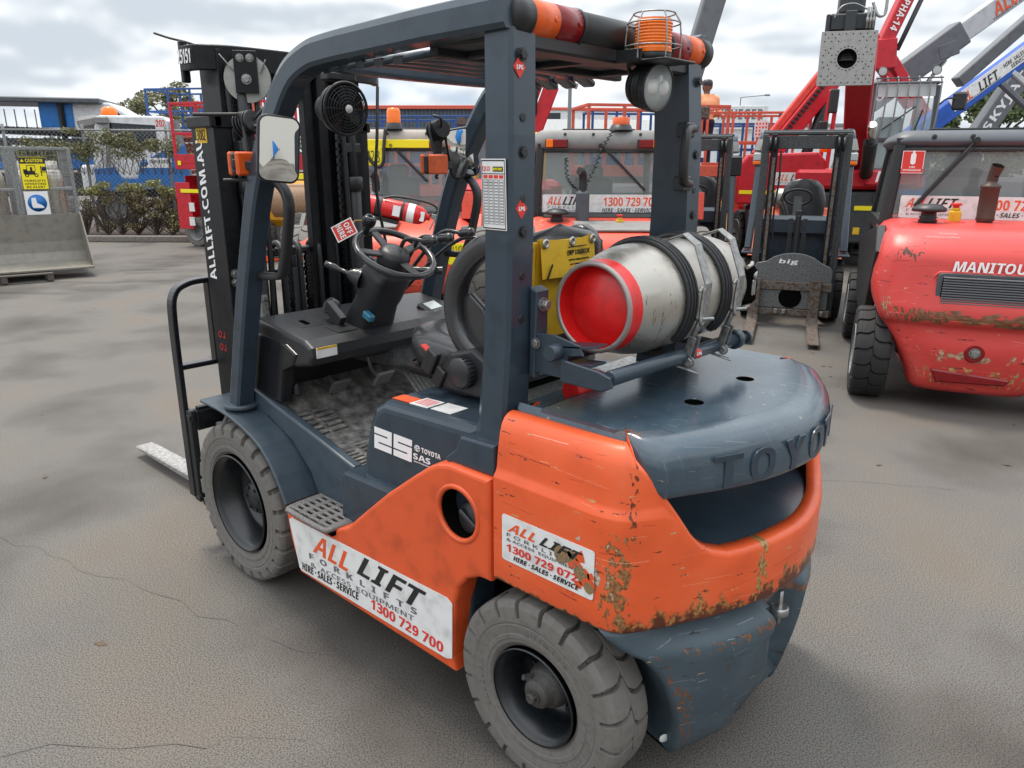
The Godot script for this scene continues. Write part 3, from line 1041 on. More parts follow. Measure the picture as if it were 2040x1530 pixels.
	b.sweep(curve([V(0.15, 1.79, 0.360), V(0.14, 1.785, 0.310), V(0.13, 1.76, 0.285), V(0.13, 1.66, 0.285), V(0.14, 1.63, 0.310), V(0.15, 1.62, 0.360)], 5), rrect(0.026, 0.03, 0.01, 2), 1.0, V(1, 0, 0), false, true, true)
	b.box(V(0.163, 1.785, 0.340), V(0.04, 0.045, 0.05))
	b.box(V(0.163, 1.622, 0.340), V(0.04, 0.045, 0.05))
	add(fk, "grab_handle", b, M.plastic)
	# ---- roof
	b = mb()
	b.sweep([V(1.0, 1.985, -0.45), V(1.05, 1.985, -0.3), V(1.07, 1.985, 0.0), V(1.05, 1.985, 0.3), V(1.0, 1.985, 0.45)], rrect(0.06, 0.05, 0.012, 2), 1.0, Y, false)
	add(fk, "roof_front_bar", b, M.steel)
	for k in 5:
		b = mb()
		var x := 0.93 - k * 0.085
		b.sweep(curve([V(x + 0.035, 1.955, -0.44), V(x + 0.02, 1.972, -0.37), V(x - 0.03, 1.982, -0.28), V(x - 0.038, 1.984, 0.0), V(x - 0.03, 1.982, 0.28), V(x + 0.02, 1.972, 0.37), V(x + 0.035, 1.955, 0.44)], 5), rrect(0.05, 0.022, 0.008, 2), 1.0, Y, false, true, true)
		add(fk, "roof_slat", b, M.steel)
	b = mb()
	b.box(V(0.34, 1.985, 0), V(0.32, 0.022, 0.86), 0.006)
	for z in [-0.3, 0.0, 0.3]:
		b.box(V(0.34, 1.968, z), V(0.32, 0.02, 0.04))
	b.box(V(0.49, 1.972, 0), V(0.03, 0.035, 0.86))
	add(fk, "roof_plate", b, M.black)
	b = mb()
	b.cyl(V(0.19, 2.018, -0.215), V(0.19, 2.018, 0.215), 0.042, 24)
	b.lathe([[0.0, 0], [0.03, 0.0], [0.044, 0.012], [0.046, 0.06], [0.0, 0.06]], V(0.19, 2.018, -0.47), Z, 24)
	b.lathe([[0.0, 0], [0.046, 0.0], [0.044, 0.05], [0.03, 0.062], [0.0, 0.062]], V(0.19, 2.018, 0.402), Z, 24)
	for z in [-0.216, 0.214]:
		b.cyl(V(0.19, 2.018, z - 0.006), V(0.19, 2.018, z + 0.006), 0.0465, 24)
	b.box(V(0.21, 1.972, 0), V(0.08, 0.05, 0.86), 0.006)
	add(fk, "lamp_beam", b, M.black)
	for q in [[-0.41, -0.313, "amber_dull"], [-0.313, -0.222, "lens_red"], [0.22, 0.325, "lens_red"], [0.325, 0.402, "amber_dull"]]:
		b = mb()
		b.cyl(V(0.19, 2.018, q[0]), V(0.19, 2.018, q[1]), 0.0445, 24)
		b.cyl(V(0.148, 2.018, (q[0] + q[1]) / 2 + 0.025), V(0.143, 2.018, (q[0] + q[1]) / 2 + 0.025), 0.006, 8)
		add(fk, "tail_lamp", b, M[q[2]])
	# beacon with its wire cage on a bracket
	b = mb()
	b.box(V(0.09, 1.948, 0.02), V(0.17, 0.006, 0.15), 0.002)
	b.box(V(0.12, 1.962, -0.06), V(0.08, 0.03, 0.006), 0.001)
	b.cyl(V(0.085, 1.951, 0.0), V(0.085, 1.972, 0.0), 0.05, 24)
	add(fk, "beacon_bracket", b, M.black)
	b = mb()
	var bp := [[0.0505, 0.0]]
	for k in 9:
		bp.append([0.0505, 0.012 + k * 0.009])
		bp.append([0.0485, 0.016 + k * 0.009])
	bp.append([0.046, 0.098]); bp.append([0.0, 0.1])
	b.lathe(bp.map(func(q): return [q[0], q[1] * 0.85]), V(0.085, 1.97, 0.0), Y, 28, false)
	add(fk, "beacon_lamp", b, M.amber)
	b = mb()
	for k in 6:
		var a := TAU * (k + 0.5) / 6
		var d := V(cos(a), 0, sin(a))
		b.tube([V(0.085, 1.952, 0) + d * 0.072, V(0.085, 2.0, 0) + d * 0.074, V(0.085, 2.045, 0) + d * 0.069, V(0.085, 2.066, 0) + d * 0.055], 0.0022, 6)
	for q in [[1.985, 0.0745], [2.042, 0.07], [2.066, 0.055]]:
		var ring := []
		for k in 20:
			ring.append(V(0.085 + cos(TAU * k / 20) * q[1], q[0], sin(TAU * k / 20) * q[1]))
		b.tube(ring, 0.0022, 6, true)
	add(fk, "beacon_cage", b, M.zinc)
	# round work lamp under it
	var wd := V(-0.93, -0.12, -0.12).normalized()
	var wc := V(0.1, 1.888, 0.045)
	b = mb()
	b.lathe([[0.0, -0.07], [0.05, -0.066], [0.058, -0.05], [0.052, -0.046], [0.06, -0.036], [0.055, -0.031], [0.063, -0.022], [0.057, -0.017], [0.066, -0.006], [0.066, 0.012], [0.062, 0.015], [0.059, 0.012]], wc, wd, 32, false)
	b.bar(wc + V(0, 0.06, 0), wc + V(0, 0.065, 0) + V(0, -0.004, 0.0), 0.03, 0.02)
	b.tube(curve([wc - wd * 0.06 + V(0, 0.02, -0.03), wc - wd * 0.05 + V(0, 0.05, -0.065), wc + V(0.0, 0.064, -0.03)], 5), 0.006, 8)
	var wl := add(fk, "work_lamp", b, M.black)
	b = mb()
	b.lathe([[0.06, 0.0], [0.059, 0.012], [0.0, 0.0125]], wc, wd, 32)
	add(wl, "lens", b, M.lcd)
	b = mb()
	var wx := wd.cross(Y).normalized()
	for k in [-0.024, 0.024]:
		b.lathe([[0.021, 0.011], [0.02, 0.0145], [0.0, 0.016]], wc + wx * k, wd, 20)
	add(wl, "reflector", b, M.white)
	# ---- stickers on the left leg
	var st := mb()
	st.box(V(0.199, 1.61, -0.5025), V(0.082, 0.17, 0.002), 0.0005, Basis(V(0.9996, 0.0, 0.0), V(0.03, 1, 0), Z))
	var stk := add(fk, "inspection_sticker", st, M.white)
	stk.set_meta("label", "white inspection sticker with a grid of boxes on the left rear leg")
	st = mb()
	for e in [[0, 0.081, 0.076, 0.003], [0, -0.081, 0.076, 0.003], [-0.038, 0, 0.002, 0.163], [0.038, 0, 0.002, 0.163], [0, 0.05, 0.076, 0.002]]:
		st.box(V(0.199 + e[0] + e[1] * 0.03, 1.61 + e[1], -0.5034), V(e[2], e[3], 0.001), 0.0, Basis(X, V(0.03, 1, 0), Z))
	for c in 4:
		for r in 15:
			var cy := 1.61 + 0.033 - r * 0.0072
			var cx := 0.199 + 0.0265 - c * 0.0177 + (cy - 1.61) * 0.03
			for q in [[0, 0.0027, 0.015, 0.0009], [0, -0.0027, 0.015, 0.0009], [0.0072, 0, 0.0008, 0.0062], [-0.0072, 0, 0.0008, 0.0062]]:
				st.box(V(cx + q[0], cy + q[1], -0.5034), V(q[2], q[3], 0.001), 0.0)
	add(stk, "printed_grid", st, M.ink)
	st = mb()
	for c in 4:
		st.box(V(0.199 + 0.0265 - c * 0.0177 + 0.0012, 1.61 + 0.043, -0.5034), V(0.0145, 0.008, 0.001), 0.0)
	add(stk, "printed_heads", st, M.ink_red)
	txt(stk, "QLD", M.ink_red, V(0.224, 1.671, -0.5034), -X, Y, 0.026, 0.013, 0.0, false)
	st = mb()
	st.box(V(0.185, 1.671, -0.5034), V(0.034, 0.012, 0.001), 0.0)
	add(stk, "printed_bar", st, M.ink)
	txt(stk, "DEPOT ONLY", M.yellow, V(0.185, 1.671, -0.504), -X, Y, 0.03, 0.006)
	for y in [1.902, 1.577]:
		st = mb()
		var px := 0.151 + maxf(0, y - 1.6) * 0.03 - 0.003
		st.prism(P2([0.0, 0.025, -0.021, 0.0, 0.0, -0.025, 0.021, 0.0]), V(px, y, -0.458), Z * -1.0, Y, -0.001, 0.001)
		var d := add(fk, "gas_sticker", st, M.ink_red)
		txt(d, "LPG", M.ink_white, V(px - 0.0012, y, -0.458), Z, Y, 0.022, 0.01, 0.0, true)
	# ---- writing on the sides
	b = mb()
	b.prism(P2([1.19, 0.412, 1.17, 0.425, 0.33, 0.453, 0.308, 0.44, 0.314, 0.25, 0.34, 0.238, 1.13, 0.22, 1.145, 0.228]), V(0, 0, -0.5725), X, Y, 0.0, 0.0015)
	var sg := add(fk, "side_sign", b, M.white)
	sg.set_meta("label", "long white rental sign along the orange side panel")
	var sx := -X
	txt(sg, "ALL", M.ink_orange, V(0.92, 0.374, -0.5728), sx, Y, 0.245, 0.078, 0.45)
	txt(sg, "LIFT", M.ink, V(0.6, 0.392, -0.5728), sx, V(0.03, 1, 0), 0.36, 0.078, 0.45)
	txt(sg, "F  O  R  K  L  I  F  T  S", M.ink_grey, V(0.77, 0.324, -0.5728), V(-1, 0.055, 0), Y, 0.6, 0.022, 0.0)
	txt(sg, "&  ACCESS  EQUIPMENT", M.ink_grey, V(0.775, 0.29, -0.5728), V(-1, 0.06, 0), Y, 0.58, 0.022, 0.0, false)
	txt(sg, "HIRE · SALES · SERVICE", M.ink, V(0.95, 0.254, -0.5728), V(-1, 0.055, 0), Y, 0.35, 0.03, 0.2)
	txt(sg, "1300 729 700", M.ink_red, V(0.53, 0.268, -0.5728), V(-1, 0.0, 0), Y, 0.36, 0.038, 0.1)
	firm_sign(fk, V(-0.043, 0.738, -0.5722), sx, Y, 0.3, 0.133, "square", "rear_sign").set_meta("label", "scuffed white rental sign on the orange counterweight")
	# scuffed right end of that sign
	var sg2 := RandomNumberGenerator.new()
	sg2.seed = 77
	for q in [[-0.15, 0.775, 0.02, 0], [-0.1, 0.76, 0.03, 1], [-0.135, 0.752, 0.024, 0], [-0.155, 0.73, 0.022, 1], [-0.172, 0.715, 0.026, 0], [-0.165, 0.74, 0.02, 0], [-0.18, 0.7, 0.018, 1], [-0.185, 0.735, 0.014, 0], [-0.125, 0.77, 0.018, 1], [-0.15, 0.698, 0.012, 0]]:
		b = mb()
		var bl := []
		for k in 9:
			var a := TAU * k / 9
			var r0: float = q[2] * sg2.randf_range(0.45, 1.0)
			bl.append(cos(a) * r0 * 1.2)
			bl.append(sin(a) * r0)
		b.prism(P2(bl), V(q[0], q[1], -0.5728 - 0.0002 * q[3]), sx, Y, 0.0, 0.0006)
		add(fk, "paint_scuff", b, M.orange if q[3] == 0 else M.ochre)
	# ---- engine cover
	b = mb()
	b.prism(P2([0.89, 0.5, 0.885, 0.62, 0.86, 0.74, 0.825, 0.85, 0.79, 0.915, 0.74, 0.945, 0.1, 0.968, 0.1, 0.5]), V(0, 0, -0.462), X, Y, 0.0, 0.924, 0.035, 4)
	var ec := add(fk, "engine_cover", b, M.steel)
	var nh := 0.076
	var nt := 0.0215
	var nw0 := 0.09
	for k in 2:
		var pts2 := [0.0, nh, nw0, nh, nw0, (nh - nt) / 2, nt, (nh - nt) / 2, nt, nt, nw0, nt, nw0, 0.0, 0.0, 0.0, 0.0, (nh + nt) / 2, nw0 - nt, (nh + nt) / 2, nw0 - nt, nh - nt, 0.0, nh - nt]
		if k == 1:
			for i in range(0, pts2.size(), 2):
				pts2[i] = nw0 - pts2[i]
		for i in range(0, pts2.size(), 2):
			pts2[i] += pts2[i + 1] * 0.08
		var dg := mb()
		dg.prism(P2(pts2), V(0.79 - k * 0.1, 0.774, -0.4635), sx, Y, 0.0, 0.001)
		add(ec, "numeral", dg, M.ink_white)
	txt(ec, "TOYOTA", M.ink_white, V(0.507, 0.829, -0.463), sx, Y, 0.088, 0.016, 0.0, true)
	txt(ec, "SAS", M.ink_white, V(0.551, 0.8, -0.463), sx, Y, 0.08, 0.02, 0.0, true)
	txt(ec, "System of Active Stability", M.ink_white, V(0.55, 0.782, -0.463), sx, Y, 0.078, 0.006, 0.0, false)
	b = mb()
	for q in [[0.0125, 0.0095], [0.0045, 0.009], [0.0098, 0.0045]]:
		var ring := []
		for k in 24:
			ring.append(V(0.571 + cos(TAU * k / 24) * q[0] , 0.829 + sin(TAU * k / 24) * q[1] + (0.004 if q[1] == 0.0045 else 0.0), -0.4635))
		b.tube(ring, 0.0012, 5, true)
	add(ec, "emblem", b, M.ink_white)
	var lab := mb()
	lab.box(V(0.69, 0.949, -0.395), V(0.1, 0.002, 0.05), 0.0, Basis(V(0.9994, -0.035, 0), V(0.035, 1, 0), Z))
	add(fk, "warning_label", lab, M.ink_orange)
	lab = mb()
	lab.box(V(0.605, 0.9525, -0.388), V(0.085, 0.002, 0.075), 0.0, Basis(V(0.9994, -0.035, 0), V(0.035, 1, 0), Z))
	lab.box(V(0.505, 0.956, -0.385), V(0.09, 0.002, 0.075), 0.0, Basis(V(0.9994, -0.035, 0), V(0.035, 1, 0), Z))
	var lw := add(fk, "warning_label", lab, M.white)
	for k in 5:
		lab = mb()
		lab.box(V(0.605, 0.9538, -0.364 - k * 0.011), V(0.065, 0.001, 0.004), 0.0, Basis(V(0.9994, -0.035, 0), V(0.035, 1, 0), Z))
		add(lw, "printed_line", lab, M.ink_red)
	# ---- floor and pedals
	b = mb()
	b.prism(P2([0.86, 0.5, 0.86, 0.63, 1.08, 0.64, 1.25, 0.66, 1.44, 0.72, 1.62, 0.82, 1.62, 0.5]), V(0, 0, -0.411), X, Y, 0.0, 0.822)
	for k in 12:
		var x := 0.9 + k * 0.028
		for z in [-0.36, -0.28, -0.2, -0.12]:
			b.box(V(x, 0.634 + (x - 0.88) * 0.05, z), V(0.014, 0.006, 0.055), 0.001)
	for k in 5:
		for z in [-0.36, -0.27]:
			var x := 1.27 + k * 0.033
			b.box(V(x, 0.669 + (x - 1.25) * 0.315, z), V(0.016, 0.008, 0.07), 0.001, Basis(Z, 0.3))
	add(fk, "floor", b, M.floor_mat)
	for q in [[1.46, 0.775, -0.13, 0.3], [1.3, 0.82, -0.02, 0.3]]:
		b = mb()
		var pb := Basis(Z, -0.9)
		b.box(V(q[0], q[1], q[2]), V(0.075, 0.012, 0.085), 0.004, pb)
		for k in 6:
			b.box(V(q[0], q[1], q[2]) + pb * V(-0.028 + k * 0.011, 0.008, 0), V(0.005, 0.006, 0.08), 0.001, pb)
		b.tube(curve([V(q[0] + 0.03, q[1], q[2]), V(q[0] + 0.1, q[1] + 0.03, q[2] + 0.01), V(q[0] + 0.13, q[1] + 0.15, q[2] + 0.01)], 4), 0.008, 8)
		add(fk, "pedal", b, M.pedal_metal)
	b = mb()
	for k in 4:
		b.box(V(1.25, 0.77, 0.1 + k * 0.022), V(0.16, 0.01, 0.015), 0.002, Basis(Z, 0.75))
	add(fk, "pedal", b, M.pedal_metal)
	# ---- dashboard
	b = mb()
	b.prism(P2([1.64, 0.78, 1.64, 1.08, 1.56, 1.095, 1.36, 1.072, 1.24, 1.058, 1.195, 1.035, 1.19, 1.0, 1.21, 0.965, 1.3, 0.945, 1.42, 0.93, 1.5, 0.86, 1.55, 0.8]), V(0, 0, -0.425), X, Y, 0.0, 0.85, 0.016, 3)
	var ds := add(fk, "dashboard", b, M.plastic)
	b = mb()
	b.prism(P2([1.66, 0.74, 1.66, 1.05, 1.35, 1.03, 1.28, 1.0, 1.31, 0.95, 1.39, 0.915, 1.425, 0.78]), V(0, 0, -0.432), X, Y, 0.0, 0.06, 0.012, 2)
	add(fk, "knee_panel", b, M.black_gloss)
	b = mb()
	b.box(V(1.43, 1.0795, -0.3), V(0.13, 0.004, 0.1), 0.002, Basis(Z, 0.115))
	b.box(V(1.29, 1.066, -0.22), V(0.09, 0.004, 0.09), 0.002, Basis(Z, 0.115))
	add(ds, "tray_lid", b, M.black)
	b = mb()
	b.box(V(1.42, 1.082, -0.3), V(0.05, 0.004, 0.02), 0.001, Basis(Z, 0.115))
	add(ds, "lid_grip", b, M.void)
	b = mb()
	b.box(V(1.188, 1.015, -0.36), V(0.003, 0.04, 0.09), 0.001)
	add(ds, "label", b, M.white)
	b = mb()
	b.box(V(1.1865, 1.031, -0.36), V(0.002, 0.008, 0.085), 0.0)
	add(ds, "label_stripe", b, M.pouch)
	b = mb()
	b.tube(curve([V(1.5, 0.93, -0.36), V(1.45, 0.87, -0.36), V(1.42, 0.83, -0.355)], 4), 0.008, 8)
	b.box(V(1.42, 0.82, -0.355), V(0.035, 0.055, 0.035), 0.01)
	add(fk, "brake_pedal", b, M.plastic)
	# ---- steering column, wheel and levers
	var col_a := V(1.37, 0.97, -0.07)
	var col_b := V(1.135, 1.325, -0.085)
	b = mb()
	var cu := (col_b - col_a).normalized()
	var rowsc := []
	for q in [[0.0, 0.085, 0.1], [0.3, 0.07, 0.085], [0.55, 0.06, 0.075], [0.62, 0.064, 0.08], [0.85, 0.07, 0.085], [0.93, 0.06, 0.07], [0.95, 0.02, 0.02]]:
		var row := []
		var nn := cu.cross(Z)
		for p in rrect(2, 2, 0.5, 4):
			row.append(col_a.lerp(col_b, q[0]) + Z * p.x * q[2] + nn * p.y * q[1])
		rowsc.append(row)
	b.grid(rowsc, [], true)
	add(fk, "steering_column", b, M.plastic)
	b = mb()
	var wc2 := V(1.11, 1.357, -0.085)
	var e2 := V(0.87, 0.49, 0)
	var nw := V(-0.49, 0.87, 0)
	var ring := []
	for k in 48:
		var a := TAU * k / 48
		ring.append(wc2 + Z * cos(a) * 0.15 + e2 * sin(a) * 0.15)
	b.tube(ring, 0.0125, 12, true)
	var sw := add(fk, "steering_wheel", b, M.vinyl)
	b = mb()
	for a in [0.25, PI - 0.25, -PI / 2, PI / 2]:
		var d := Z * cos(a) + e2 * sin(a)
		b.bar(wc2 - nw * 0.012 + d * 0.02, wc2 + d * 0.145, 0.036, 0.012, nw, 0.004)
	b.lathe([[0.0, -0.05], [0.058, -0.045], [0.062, 0.0], [0.052, 0.018], [0.03, 0.024], [0.0, 0.025]], wc2 - nw * 0.008, nw, 32)
	var hubn := add(sw, "spokes", b, M.plastic)
	txt(sw, "TOYOTA", M.ink_grey, wc2 + nw * 0.0165 - e2 * 0.0, -Z, e2, 0.05, 0.01, 0.0, true)
	b = mb()
	var kp := wc2 + e2 * 0.135 + Z * -0.045
	b.cyl(kp, kp + nw * 0.045, 0.012, 12)
	b.lathe([[0.0, 0.03], [0.018, 0.034], [0.026, 0.05], [0.026, 0.066], [0.02, 0.076], [0.011, 0.078], [0.009, 0.07], [0, 0.07]], kp, nw, 24)
	add(sw, "spinner_knob", b, M.black_gloss)
	# direction lever with its rubber boot
	b = mb()
	var la := V(1.235, 1.255, -0.15)
	var lb := V(1.35, 1.305, -0.22)
	b.lathe([[0.04, 0.0], [0.034, 0.012], [0.036, 0.018], [0.028, 0.03], [0.03, 0.036], [0.02, 0.046], [0.021, 0.052], [0.009, 0.06], [0.008, 0.1], [0.013, 0.115], [0.013, 0.155], [0.0, 0.16]], la, lb - la, 20)
	add(fk, "direction_lever", b, M.vinyl)
	b = mb()
	b.tube([V(1.12, 1.29, -0.02), V(1.05, 1.285, 0.04), V(1.02, 1.285, 0.07)], [0.012, 0.014, 0.016], 10)
	add(fk, "indicator_stalk", b, M.vinyl)
	b = mb()
	b.cyl(V(1.4, 1.12, -0.17), V(1.4, 1.14, -0.2), 0.035, 20)
	b.bar(V(1.4, 1.14, -0.2), V(1.31, 1.08, -0.2), 0.03, 0.05)
	add(fk, "parking_brake_lever", b, M.plastic)
	b = mb()
	b.box(V(1.2, 1.115, -0.155), V(0.05, 0.03, 0.03), 0.006, Basis(Z, 0.4))
	add(fk, "key_tag", b, mat("blue_tag", lin(0.03, 0.16, 0.25), 0.4))
	for q in [[V(1.0, 1.405, -0.03), 0.0], [V(0.99, 1.41, 0.04), 0.03], [V(0.97, 1.425, 0.13), 0.06], [V(0.93, 1.4, 0.2), 0.09]]:
		b = mb()
		var tip: Vector3 = q[0]
		var foot := V(1.36, 1.13, 0.02 + q[1])
		b.tube(curve([foot, foot.lerp(tip, 0.55) + V(0.03, 0.04, 0), tip + V(0.09, 0.0, -0.02), tip], 5), 0.008, 8)
		b.lathe([[0.0, -0.02], [0.011, -0.015], [0.018, 0.0], [0.016, 0.025], [0.02, 0.035], [0.014, 0.05], [0.0, 0.053]], tip, V(-0.9, 0.15, 0.25), 14)
		add(fk, "hydraulic_lever", b, M.vinyl)
	# ---- console on the right with the small display
	b = mb()
	b.prism(P2([1.5, -0.02, 1.5, 0.44, 1.2, 0.45, 1.1, 0.42, 1.06, 0.36, 1.08, 0.26, 1.2, 0.12, 1.28, 0.02]), V(0, 1.0, 0), X, Z, -0.02, 0.14, 0.012, 2)
	var cs := add(fk, "console", b, mat("console_top", lin(0.16, 0.16, 0.165), 0.4, 0.1, T.dust, 3.0))
	b = mb()
	b.cyl(V(1.17, 1.0205, 0.37), V(1.17, 1.0225, 0.37), 0.042, 24)
	b.box(V(1.42, 1.021, 0.18), V(0.12, 0.003, 0.05), 0.001)
	add(cs, "cup_hole", b, M.void)
	b = mb()
	var dbs := Basis(Z, 0.45).rotated(Y, 0.25)
	b.box(V(1.33, 1.055, 0.29), V(0.11, 0.045, 0.12), 0.01, dbs)
	var dp := add(fk, "display", b, M.plastic)
	b = mb()
	b.box(V(1.33, 1.055, 0.29) + dbs * V(0.012, 0.023, 0), V(0.05, 0.002, 0.085), 0.0, dbs)
	add(dp, "screen", b, M.lcd)
	b = mb()
	for k in 4:
		b.cyl(V(1.33, 1.055, 0.29) + dbs * V(-0.032, 0.02, -0.035 + k * 0.023), V(1.33, 1.055, 0.29) + dbs * V(-0.032, 0.025, -0.035 + k * 0.023), 0.008, 12)
	add(dp, "button", b, M.ink_grey)
	b = mb()
	b.box(V(1.27, 1.0225, 0.13), V(0.13, 0.002, 0.1), 0.0, Basis(Y, 0.5))
	add(cs, "paper", b, M.white)
	# ---- seat
	b = mb()
	rows_seat(b)
	add(fk, "seat_cushion", b, M.vinyl)
	b = mb()
	for q in [[0.31, 0.0]]:
		var rows := []
		for y in [0.0, 0.04, 0.2, 0.36, 0.42, 0.455, 0.473, 0.482, 0.485]:
			var row := []
			var wdt: float = lerpf(0.24, 0.2, y / 0.48) - 0.2 * pow(smoothstep(0.42, 0.487, y), 2.0)
			for p in rrect(2, 2, 0.6, 4):
				row.append(V(0.42 - y * 0.09 + p.y * (0.05 * (1.0 - smoothstep(0.43, 0.486, y)) + 0.001), 1.02 + y, p.x * wdt - 0.02))
			rows.append(row)
		b.grid(rows, [], true)
	add(fk, "seat_back", b, M.vinyl)
	for z in [-0.235, 0.2]:
		b = mb()
		var loop := curve([V(0.43, 1.44, z), V(0.54, 1.41, z), V(0.62, 1.3, z), V(0.61, 1.17, z), V(0.52, 1.09, z), V(0.42, 1.1, z), V(0.39, 1.25, z)], 5, true)
		b.sweep(loop, rrect(0.075, 0.07, 0.028, 4), 1.0, Z, true, false, true)
		var hr := add(fk, "hip_restraint", b, M.vinyl)
		b = mb()
		b.prism(P2([0.43, 1.13, 0.52, 1.1, 0.6, 1.17, 0.61, 1.27, 0.56, 1.29, 0.5, 1.25, 0.46, 1.19, 0.42, 1.17]), V(0, 0, z + 0.01), X, Y, -0.012, 0.012, 0.008, 2)
		add(hr, "inner_shell", b, M.vinyl)
	b = mb()
	b.box(V(0.66, 0.985, -0.02), V(0.5, 0.02, 0.42), 0.004)
	b.box(V(0.64, 0.972, -0.2), V(0.52, 0.025, 0.03), 0.004)
	b.tube(curve([V(0.86, 0.99, -0.2), V(0.93, 0.99, -0.18), V(0.93, 0.99, -0.1), V(0.88, 0.99, -0.08)], 4), 0.007, 8)
	b.tube(curve([V(0.66, 0.985, -0.235), V(0.63, 0.968, -0.262), V(0.56, 0.966, -0.275), V(0.5, 0.972, -0.25)], 4), 0.005, 8)
	for x in [0.48, 0.78]:
		b.bolt(V(x, 0.975, -0.217), V(0, 0, -1), 0.01)
	add(fk, "seat_frame", b, mat("grime", lin(0.06, 0.045, 0.035), 0.7, 0.2, T.rust, 5.0))
	b = mb()
	b.prism(P2([0.38, 0.97, 0.4, 1.08, 0.5, 1.13, 0.6, 1.1, 0.68, 1.02, 0.66, 0.97]), V(0, 0, -0.29), X, Y, 0.0, 0.05, 0.012, 2)
	b.lathe([[0.05, 0], [0.05, 0.03], [0.042, 0.036], [0, 0.038]], V(0.53, 1.05, -0.29), V(0, 0, -1), 28)
	for k in 24:
		var a := TAU * k / 24
		b.box(V(0.53 + cos(a) * 0.05, 1.05 + sin(a) * 0.05, -0.305), V(0.006, 0.006, 0.028), 0.001, Basis(Z, a))
	add(fk, "seat_adjuster", b, M.plastic)
	b = mb()
	b.box(V(0.68, 1.06, -0.3), V(0.05, 0.085, 0.03), 0.005, Basis(Z, 0.5))
	b.box(V(0.65, 1.01, -0.295), V(0.045, 0.07, 0.014), 0.004, Basis(Z, 0.5))
	var bk := add(fk, "belt_buckle", b, M.black)
	b = mb()
	b.box(V(0.70, 1.1, -0.3), V(0.04, 0.006, 0.022), 0.001, Basis(Z, 0.5))
	add(bk, "button", b, M.ink_red)
	# ---- strip and plate behind the seat
	b = mb()
	b.box(V(0.13, 1.04, 0.0), V(0.12, 0.03, 0.82), 0.01)
	add(fk, "radiator_cover", b, M.grey_worn)
	b = mb()
	b.sweep([V(0.055, 1.062, -0.42), V(0.055, 1.066, 0.0), V(0.055, 1.062, 0.4)], rrect(0.055, 0.026, 0.01, 3), 1.0, Y)
	add(fk, "rubber_strip", b, M.black)
	b = mb()
	b.box(V(0.27, 0.99, 0.05), V(0.2, 0.02, 0.7), 0.004)
	add(fk, "battery_tray", b, M.zinc)
	b = mb()
	b.cyl(V(0.1, 1.075, -0.3), V(0.1, 1.085, -0.17), 0.034, 18)
	b.cyl(V(0.1, 1.078, -0.25), V(0.1, 1.082, -0.2), 0.038, 18)
	b.cyl(V(0.1, 1.085, -0.17), V(0.1, 1.085, -0.145), 0.02, 14)
	add(fk, "filter_bowl", b, M.red_cap)
	mast(fk)
	guard_lamps(fk)
	bottle_cradle(fk)


func rows_seat(b: MB):
	var rows := []
	for q in [[0.0, 0.78], [0.012, 0.93], [0.05, 1.0], [0.09, 0.99], [0.108, 0.93], [0.117, 0.8], [0.115, 0.6], [0.109, 0.4], [0.106, 0.2], [0.105, 0.01]]:
		var row := []
		for p in rrect(2, 2, 0.55, 5):
			var x: float = 0.69 + p.y * 0.235 * q[1]
			row.append(V(x, 0.992 + q[0] + 0.03 * smoothstep(0.6, 0.95, x) * (q[0] / 0.11), -0.02 + p.x * 0.225 * q[1]))
		rows.append(row)
	b.grid(rows, [], true)


